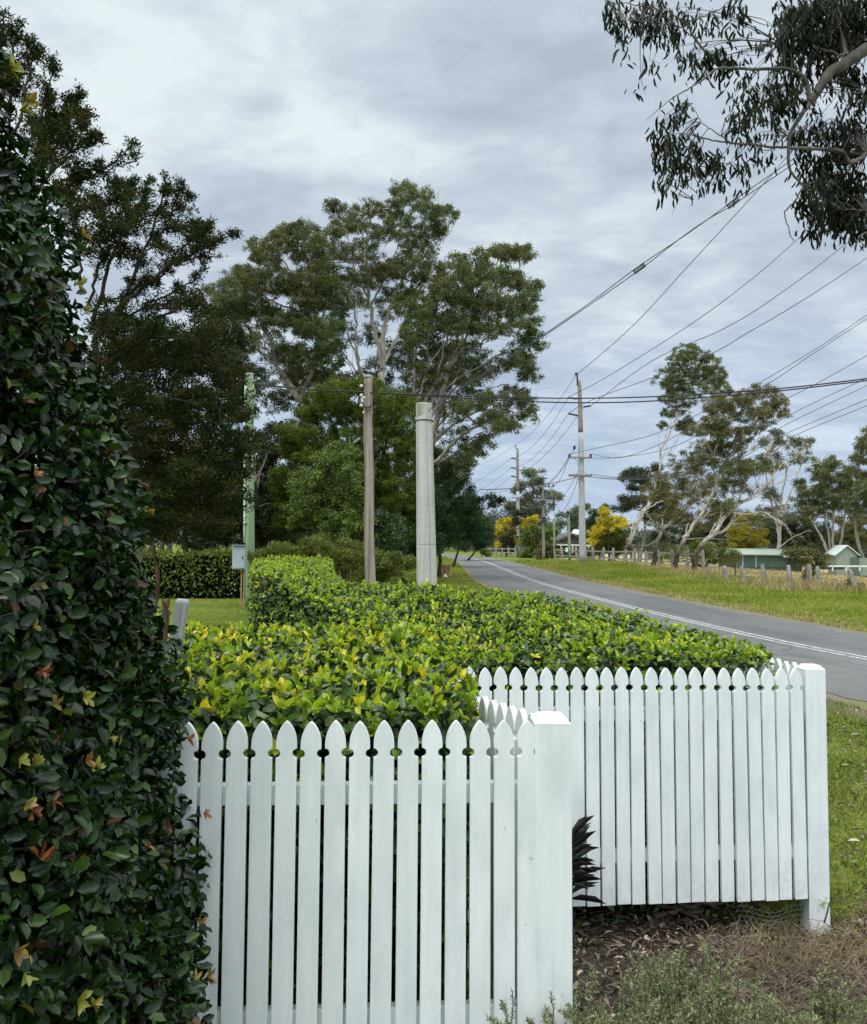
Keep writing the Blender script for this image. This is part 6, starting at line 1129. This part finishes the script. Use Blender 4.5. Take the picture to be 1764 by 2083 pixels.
    for x in (1480, 1560, 1640, 1720): m = MB(); m.bar(k(x, 1404), k(x, 1432), .1, .1); m.build('upright', wh, root)
    # heap of dark timber under the rail
    rg = rngs(151); Y = 86.5; root = empty('timber_stack', X(*C4(1540, 1425), Y), 'dark low stack of timber beside the pale gabled shed', 'timber stack')
    for i in range(9): c = X(*C4(1530+rg.uniform(-40, 45), 1418-(i % 3)*5), Y); m = MB(); m.bar(c-np.array([1.3, 0, 0]), c+np.array([1.3, .2, 0]), .3, .22); m.build('board', M['dark'], root)
sheds()
def house():
    Y = 116.0; k = lambda x, y, dy=0: X(*C3(x, y), Y+dy); root = empty('house', GX(1150, Y), 'low house with dark gabled roof and white fascia left of the big power pole', 'house')
    wl = plain('dark_house_wall', (.05, .045, .04), .8); rf = ribmat('dark_roof_sheet', (.11, .10, .09), 2.0); wh = plain('fascia_white', (.6, .6, .56), .6)
    x0, x1 = k(1015, 0)[0], k(1300, 0)[0]; zt = k(1100, 1742)[2]; m = MB(); m.box(((x0+x1)/2, Y+4, (zt-.6)/2), (x1-x0, 6, zt+.6)); m.build('wall', wl, root)  # dark wall colour stands in for the shaded opening under the fascia
    xa, xm, xb = k(1005, 0)[0], k(1135, 0)[0], k(1250, 0)[0]; ze = k(0, 1712)[2]; za = k(0, 1655)[2]; m = MB()
    for (p, zp, q, zq) in ((xa, ze, xm, za), (xm, za, xb, ze)):
        V = [(p, Y-.5, zp), (q, Y-.5, zq), (q, Y+9, zq), (p, Y+9, zp)]; V += [(x, y, z+.22) for x, y, z in V]; m.add(V, [(3, 2, 1, 0), (4, 5, 6, 7), (0, 1, 5, 4), (1, 2, 6, 5), (2, 3, 7, 6), (3, 0, 4, 7)])
    m.build('roof', rf, root)
    m = MB(); m.add([(xa+.6, Y-.2, ze+.05), (xb-.6, Y-.2, ze+.05), (xm, Y-.2, za-.1), (xa+.6, Y+.1, ze+.05), (xb-.6, Y+.1, ze+.05), (xm, Y+.1, za-.1)], [(0, 1, 2), (5, 4, 3), (0, 3, 4, 1), (1, 4, 5, 2), (2, 5, 3, 0)]); m.build('gable', wl, root)
    m = MB(); m.bar(k(1028, 1738, -1), k(1295, 1745, -1), .1, .22); m.build('fascia', wh, root)
    for x in (1060, 1150, 1270): m = MB(); m.bar(k(x, 1745, -1), k(x, 1800, -1), .15, .15); m.build('verandah_post', wh, root)
    root = empty('white_roofed_house', GX(1172, 132), 'white metal roof showing behind the big power pole', 'house'); Y = 132.0
    a, b, c, d = k(1140, 1650), k(1215, 1655), k(1215, 1622, 6), k(1160, 1620, 6); V = [tuple(a), tuple(b), tuple(c), tuple(d)]; a2 = [(x, y, z-.2) for x, y, z in V]; m = MB(); m.add(V+a2, [(0, 1, 2, 3), (7, 6, 5, 4), (0, 4, 5, 1), (1, 5, 6, 2), (2, 6, 7, 3), (3, 7, 4, 0)]); m.build('roof', ribmat('white_roof_sheet', (.62, .66, .70), 2.0), root)
    m = MB(); m.box(((a[0]+b[0])/2, Y+3.5, (a[2]-.2)/2), (b[0]-a[0]-.4, 5.5, a[2]-.2)); m.build('wall', wl, root)
house()
def stump():
    rg = rngs(161); p = G(907, 1176); Y = p[1]; root = empty('tree_stump', p, 'short brown tree stump on the grass verge right of the concrete pole', 'stump'); k = Y/F
    n = 9; P = resample([p-np.array([0, 0, .05]), p+np.array([.02, 0, 27*k])], n); rr = np.interp(np.linspace(0, 1, n), [0, .25, .6, 1], [9.5, 7.8, 7.0, 8.6])*k; m = MB(); m.tube(P, rr*rg.uniform(.94, 1.06, n), 14); m.build('trunk', barkmat('stump_wood', (.10, .04, .02), (.22, .10, .05), (.30, .20, .12), (3, 3, 1), 3), root, smooth=True)
    m = MB(); m.tube([P[-1]-np.array([0, 0, .01]), P[-1]+np.array([0, 0, .03])], 7.6*k, 14); m.build('cut_top', plain('cut_wood', (.42, .30, .16), .8), root)
    m = MB(); q = p+np.array([-.02, -.2, .06]); m.tube([q, q+np.array([0, 0, .14])], [.12, .07], 8); m.build('fungus', plain('pale_fungus', (.6, .58, .5), .8), root)
stump()
# small plants over there
tree('fence_shrub', 'dark leafy shrub climbing over the fence posts in front of the long shed', 'shrub', G(1645, 1197), G(1645, 1197)[1], CD, [(['base', (1645, 1150), (1640, 1125)], .05, .02, 0), (['base', (1655, 1160), (1665, 1130)], .04, .015, 0), (['base', (1632, 1165), (1625, 1140)], .04, .015, 0)],
     [(1640, 1122, 28, 9), (1625, 1135, 22, 9), (1660, 1133, 22, 9), (1645, 1150, 20, 14, .6), (1650, 1175, 14, 14, .6), (1675, 1145, 10, 8), (1610, 1125, 12, 6, .6)], M['gum_brown'], M['darkbark'], 171, leaf=(.10, .045), lai=1.2, D=.5, sub=.2)
tree('dry_bush', 'small dry brown bush at the base of the rightmost leaning fence post', 'shrub', G(1725, 1203), G(1725, 1203)[1], CD, [(['base', (1726, 1185)], .03, .01, 0)], [(1725, 1190, 18, 10), (1738, 1195, 14, 8), (1712, 1195, 12, 6)], M['vinebrown'], M['darkbark'], 172, leaf=(.09, .03), lai=1.2, D=.4, sub=.16)
# ------------------------------------------------------------------ grass
M['verge'] = leafmat('verge_blade', [(0, (.035, .065, .008)), (.5, (.10, .15, .020)), (.85, (.22, .27, .05)), (1, (.44, .38, .18))], .6, .3, .2, (.8, (.17, .16, .05), .55))
def blades(lv, P, h, w_, rg, lean_=.45, tint=None):
    N = len(P); A = unit(np.stack([rg.normal(0, lean_, N), rg.normal(0, lean_, N), np.ones(N)], -1)); az = rg.uniform(0, 2*math.pi, N)
    Nn = np.stack([np.cos(az), np.sin(az), 0*az], -1); lv.add(P, A, Nn, h*rg.uniform(.5, 1.3, N), w_*rg.uniform(.7, 1.3, N), rg.beta(2, 2, N) if tint is None else tint, 'blade')
def roadx(y): return np.interp(y, cl[:, 1], cl[:, 0])
def off_road(P, ml, mr):
    d = P[:, 0]-roadx(P[:, 1]); sl = np.interp(P[:, 1], cl[:, 1], tn[:, 1]); d = d*sl; return (d < -HL-ml) | (d > HR+mr)
def grass_all():
    rg = rngs(181)
    lv = Leaves(); n = 60000; P = np.column_stack([rg.uniform(1.85, 6.2, n), rg.uniform(3.9, 10.6, n)]); ed = P[:, 1] > 4.2+.4*np.maximum(0, P[:, 0]-1.9)+rg.normal(0, .08, n)
    P = P[ed & off_road(P, .35, 0)]; hp = .022+.045*(.5+.5*np.sin(P[:, 0]*5.1+np.sin(P[:, 1]*3))*np.sin(P[:, 1]*4.3)); blades(lv, np.column_stack([P, 0*P[:, 0]+.002]), hp, .005, rg, .8, tint=np.clip(rg.beta(1.5, 2.2, len(P))+.15*np.sin(P[:, 0]*3.3+P[:, 1]*2.1), 0, 1))
    o = lv.build('verge_grass', M['verge']); tag(o, 'short green grass beside the back fence post up to the road edge', 'grass', kind='stuff')
    lv = Leaves(); n = 90000; t = rg.uniform(0, 1, n)**1.4; Y = 14+t*75; d = rg.uniform(0, 1, n); X_ = roadx(Y)+HR+.25+d*(16.8-roadx(Y)-HR-.25); P = np.column_stack([X_, Y]); hh = (.08+.0018*Y)*(.7+.6*np.sin(X_*.9)**2)*(.4+.6*np.clip(d*5, 0, 1))
    blades(lv, np.column_stack([P, 0*X_]), hh, .010+.0007*Y, rg, .5)
    n = 16000; Y = rg.uniform(24, 110, n); X_ = rg.uniform(16.5, 17+Y*.35, n); pd = np.column_stack([X_, Y, g(X_, Y)])
    o = lv.build('roadside_grass', M['grass']); tag(o, 'rough bright green grass on the far verge between road and paddock fence', 'grass', kind='stuff')
    lv = Leaves(); n = 26000; Y = 14+rg.uniform(0, 1, n)**1.3*110; X_ = roadx(Y)-HL-.3-rg.uniform(0, 1, n)**1.5*4; blades(lv, np.column_stack([X_, Y, 0*Y]), .035+.0009*Y, .008+.0008*Y, rg, .7)
    n = 30000; P = np.column_stack([rg.uniform(-10.5, -3, n), rg.uniform(14, 27, n)]); blades(lv, np.column_stack([P, 0*P[:, 0]]), .035, .014, rg, .9)
    o = lv.build('lawn_grass', M['grass']); tag(o, 'mown lawn grass by the meter box and along the near side of the road', 'grass', kind='stuff')
    # dry tussocks and seed heads along the fence line
    lv = Leaves(); cs = []; n = 9000; Y = 14+rg.uniform(0, 1, n)**1.3*60; k_ = np.sin(Y*.9)+np.sin(Y*2.3+1); X_ = roadx(Y)+HR+.3+np.abs(rg.normal(0, .45+.25*k_.clip(0, 2), n)); blades(lv, np.column_stack([X_, Y, 0*Y]), .07+.001*Y, .012+.0007*Y, rg, .8); blades(lv, pd, .06+.0009*pd[:, 1], .01+.0009*pd[:, 1], rg, .7)
    for px, pb in ((1275, 1150), (1325, 1160), (1372, 1167), (1412, 1170), (1445, 1177), (1515, 1189), (1561, 1195), (1611, 1204), (1648, 1201), (1672, 1200), (1744, 1206), (1585, 1190), (1700, 1203), (1760, 1200)):
        p = G(px, pb); m_ = 260; q = p+np.column_stack([rg.normal(0, .55, m_), rg.normal(0, .4, m_), np.zeros(m_)]); cs.append(q)
    q = np.concatenate(cs); q[:, 2] = g(q[:, 0], q[:, 1]); blades(lv, q, .42, .03, rg, .35)
    o = lv.build('dry_tussocks', M['grass_dry']); tag(o, 'dry straw-coloured tussocks round the trunks and fence posts', 'grass', kind='stuff')
grass_all()
# ------------------------------------------------------------------ garden bed details
def bed_details():
    rg = rngs(191); lv = Leaves(); n = 12000; P = np.column_stack([rg.uniform(.2, 3.2, n), rg.uniform(2.2, 4.45, n), rg.uniform(.015, .055, n)])
    A = unit(rnd_dirs(n, rg)*np.array([1, 1, .4])); Nn = unit(rg.normal(0, .35, (n, 3))+np.array([0, 0, 1.0])); L = .014+.042*rg.uniform(0, 1, n)**2; lv.add(P, A, Nn, L, L*rg.uniform(.18, .5, n), rg.beta(1.3, 1.5, n), 'fold')
    n = 800; P = np.column_stack([rg.uniform(1.9, 5.5, n), rg.uniform(4.2, 9.2, n), rg.uniform(.03, .045, n)]); P = P[off_road(P, .1, 0)]; n = len(P); L = rg.uniform(.03, .08, n)
    lv.add(P, unit(rnd_dirs(n, rg)*np.array([1, 1, .2])), unit(rg.normal(0, .3, (n, 3))+np.array([0, 0, 1.0])), L, L*.28, np.clip(rg.normal(.62, .25, n), 0, 1), 'fold')
    n = 16000; P = np.column_stack([rg.uniform(.2, 3.2, n), rg.uniform(2.2, 4.45, n), rg.uniform(.015, .05, n)]); L = rg.uniform(.006, .022, n); lv.add(P, unit(rnd_dirs(n, rg)*np.array([1, 1, .5])), unit(rg.normal(0, .5, (n, 3))+np.array([0, 0, 1.0])), L, L*rg.uniform(.3, .8, n), rg.beta(1.2, 1.6, n), 'diamond')
    o = lv.build('leaf_litter', M['litter']); tag(o, 'fallen brown leaves and bark over the garden bed and the verge', 'leaf litter', kind='stuff')
    tb = Tubes()
    for _ in range(1500):
        x, y = rg.uniform(.3, 3.1), rg.uniform(2.4, 4.35); a = rg.uniform(0, math.pi*2); l = rg.uniform(.05, .22); z = rg.uniform(.02, .05); p = np.array([x, y, z]); d = np.array([math.cos(a), math.sin(a), rg.normal(0, .15)])
        tb.add(resample([p, p+d*l*.5+rg.normal(0, .012, 3), p+d*l], 5), np.linspace(.0022, .0010, 5), 4)
    for (a_, b_) in (((1245, 1870), (1420, 1895)), ((1330, 1893), (1560, 1880)), ((1400, 1888), (1470, 1880))):
        p, q = G(*a_), G(*b_); p[2] = q[2] = .06; tb.add(resample([p, (p+q)/2+np.array([0, .04, .03]), q], 12, .006, rg), np.linspace(.013, .006, 12), 6)
    o = tb.build('fallen_twigs', barkmat('dead_twigs', (.06, .035, .022), (.16, .105, .07), (.26, .19, .14), (1, 1, 1), 9)); tag(o, 'thin dead twigs scattered over the mulch in the garden bed', 'twigs', kind='stuff')
    # tangle of dry stems on the right of the bed
    tb = Tubes()
    for _ in range(1500):
        px, py = 1800-380*rg.uniform(0, 1)**1.3, 2140-210*rg.uniform(0, 1)**1.2; p = G(px, py); p[2] = rg.uniform(.01, .06); p[:2] += rg.normal(0, .05, 2); a = rg.uniform(0, 2*math.pi); l = rg.uniform(.08, .24)
        d = np.array([math.cos(a), math.sin(a), rg.uniform(.0, .7)]); tb.add(resample([p, p+d*l*.55+rg.normal(0, .015, 3), p+d*l+np.array([0, 0, -l*.35])], 6), np.linspace(.0018, .0007, 6), 3)
    o = tb.build('dry_stems', barkmat('dry_stem', (.06, .044, .03), (.17, .13, .09), (.34, .275, .20), (1, 1, 1), 7)); tag(o, 'tangled dry brown stems over the right of the garden bed', 'dry stems', kind='stuff')
    lv = Leaves(); n = 1500; px = rg.uniform(1500, 1800, n); py = rg.uniform(1850, 2010, n); P = np.array([G(a, b) for a, b in zip(px, py)]); P[:, 2] = .02; az = rg.uniform(0, 6.28, n)
    lv.add(P, unit(np.stack([rg.normal(0, .9, n), rg.normal(0, .9, n), np.ones(n)], -1)), np.stack([np.cos(az), np.sin(az), 0*az], -1), rg.uniform(.04, .12, n), .0035, rg.uniform(0, 1, n), 'blade')
    o = lv.build('dry_grass', M['grass_dry']); tag(o, 'sparse dry grass round the foot of the back fence post', 'grass', kind='stuff')
def rosemary(px, py_top, Y, wpx, label, seed, nst=26):
    rg = rngs(seed); c = GX(px, Y, 0.0); root = empty('rosemary_bush', c, label, 'shrub', 'grey-green rosemary bushes in front'); top = X(px, py_top, Y)[2]; R_ = wpx/2/F*Y; tb = Tubes(); lv = Leaves()
    for _ in range(nst):
        a = rg.uniform(0, 2*math.pi); rr = rg.uniform(0, 1)**.6; b = c+np.array([math.cos(a)*rr*R_*.35, math.sin(a)*rr*R_*.35, 0]); h = top*rg.uniform(.55, 1.05)*(1-.25*rr); e = c+np.array([math.cos(a)*rr*R_*.95, math.sin(a)*rr*R_*.9, h])
        mid = (b+e)/2+np.array([math.cos(a)*.03, math.sin(a)*.03, -.02]); C = resample([b, mid, e], 26, .003, rg); tb.add(C, np.linspace(.004, .0012, 26), 4); stems = [C[6:]]
        for _ in range(5):
            i = rg.integers(7, 22); d = unit(np.array([rg.normal(0, .8), rg.normal(0, .8), 1.0])); l = rg.uniform(.05, .13); S2 = resample([C[i], C[i]+d*l*.6+rg.normal(0, .006, 3), C[i]+d*l], 12); tb.add(S2, np.linspace(.0016, .0008, 12), 3); stems.append(S2)
        for S2 in stems:
            m_ = len(S2)*10; s = rg.uniform(0, len(S2)-1.01, m_); i = s.astype(int); f = (s-i)[:, None]; P = S2[i]*(1-f)+S2[i+1]*f; T = unit(S2[i+1]-S2[i]); rd = rnd_dirs(m_, rg); A = unit(T*.7+rd*.9)
            lv.add(P, A, rnd_dirs(m_, rg), rg.uniform(.010, .020, m_), .0028, rg.uniform(0, 1, m_), 'diamond')
    tb.build('stem', M['twigs'], root); lv.build('foliage', M['rosemary'], root)
bed_details()
rosemary(1385, 1883, 2.95, 190, 'grey-green rosemary bush in the middle of the bed, tallest of the clump', 201, 34)
rosemary(1215, 1906, 2.42, 212, 'grey-green rosemary bush crowding the foot of the nearest capped post', 202, 34)
rosemary(1300, 1938, 2.7, 212, 'grey-green rosemary bush low between the post and the middle bush', 203, 30)
rosemary(1560, 1968, 2.8, 212, 'low spreading rosemary bush at the right of the bed', 204, 26)
rosemary(1660, 1938, 3.05, 100, 'small rosemary sprig rightmost in the bed', 205, 10)
rosemary(1450, 1988, 2.75, 201, 'rosemary bush low in the bottom centre of the bed', 206, 26)
rosemary(1048, 1938, 2.40, 67, 'thin rosemary sprig standing in front of the pickets left of the capped post', 207, 4)
def cordyline():
    rg = rngs(211); c = GX(1157, 3.70, 0); root = empty('strap_plant', c, 'dark purplish strap-leaved plant between the two fences behind the capped post', 'plant'); lv = Leaves(); m = MB(); m.tube(resample([c, c+np.array([.0, 0, .28]), c+np.array([.0, 0, .54])], 6), .010, 7); m.build('stem', M['twigs'], root)
    for i in range(52):
        z = .28+.26*i/52; a = rg.uniform(-1.0, .7) if i % 3 else rg.uniform(0, 6.28); el = rg.uniform(-.05, .5)+.95*(i/52)**2.2; d = np.array([math.cos(a)*math.cos(el), math.sin(a)*math.cos(el)-.0, math.sin(el)]); L = rg.uniform(.09, .165)*(1-.12*i/52)
        n_ = unit(np.array([-d[0]*d[2], -d[1]*d[2], 1-d[2]**2])+rg.normal(0, .25, 3)); lv.add(np.array([c+np.array([0, 0, z])]), np.array([d]), np.array([n_]), L, .0115, rg.uniform(0, 1), 'fold')
    lv.build('foliage', M['strap'], root)
cordyline()
def fern():
    rg = rngs(221); P0 = G(1610, 1878); root = empty('feathery_fern', P0, 'wispy yellow-green asparagus fern at the foot of the back fence post', 'plant'); tb = Tubes(); lv = Leaves()
    for _ in range(150):
        a = rg.uniform(0, 6.28); b = P0+np.array([rg.normal(0, .11), rg.normal(0, .05), 0]); e = b+np.array([math.cos(a)*rg.uniform(.05, .16), math.sin(a)*.07-.03, rg.uniform(.06, .23)]); C = resample([b, (b+e)/2+np.array([0, 0, .03]), e], 14); tb.add(C, np.linspace(.0016, .0006, 14), 3); n = 110; s = rg.uniform(3, 12.9, n); i = s.astype(int); f = (s-i)[:, None]
        P = C[i]*(1-f)+C[i+1]*f; P = P+rnd_dirs(n, rg)*rg.uniform(0, .028, (n, 1)); lv.add(P, rnd_dirs(n, rg), rnd_dirs(n, rg), .014, .0030, rg.uniform(0, 1, n), 'diamond')
    tb.build('stem', M['fern'], root); lv.build('foliage', M['fern'], root)
fern()
def chicken_wire():
    rg = rngs(231); p = X(1500, 1850, 3.97); q = X(1640, 1850, 4.0); root = empty('wire_netting', (p[0], p[1], 0), 'curled grey hexagonal wire netting under the right end of the back fence', 'netting'); tb = Tubes(); s = .028
    d = unit(np.array([q[0]-p[0], q[1]-p[1]])); L = np.linalg.norm(q[:2]-p[:2])
    def W(u, v): return np.array([p[0]+d[0]*u, p[1]+d[1]*u+.03-.10*max(0, (v-.06))+.012*math.sin(u*30), .02+v*(1-.25*math.sin(u*9)**2)])
    for i in range(int(L/s)):
        for j in range(6):
            u = i*s+(j % 2)*s/2; v = j*s*.86; a, b, c_, d_ = W(u, v), W(u+s/2, v+s*.25), W(u+s/2, v+s*.60), W(u+s, v)
            for A, B in ((a, b), (b, c_), (b, d_)): tb.add(np.array([A, B]), .0010, 4)
    tb.build('mesh', M['galv'], root)
chicken_wire()
def base_strap():
    o = empty('black_strap', G(1680, 1880), 'thin black strap leaning against the foot of the back fence post', 'strap'); m = MB(); m.tube(resample([X(1677, 1878, 3.9), X(1683, 1856, 3.92), X(1688, 1836, 3.95)], 8), .004, 6); m.build('strap', M['dark'], o, smooth=True)
base_strap()
scn.cycles.max_bounces = 6; scn.cycles.transparent_max_bounces = 4
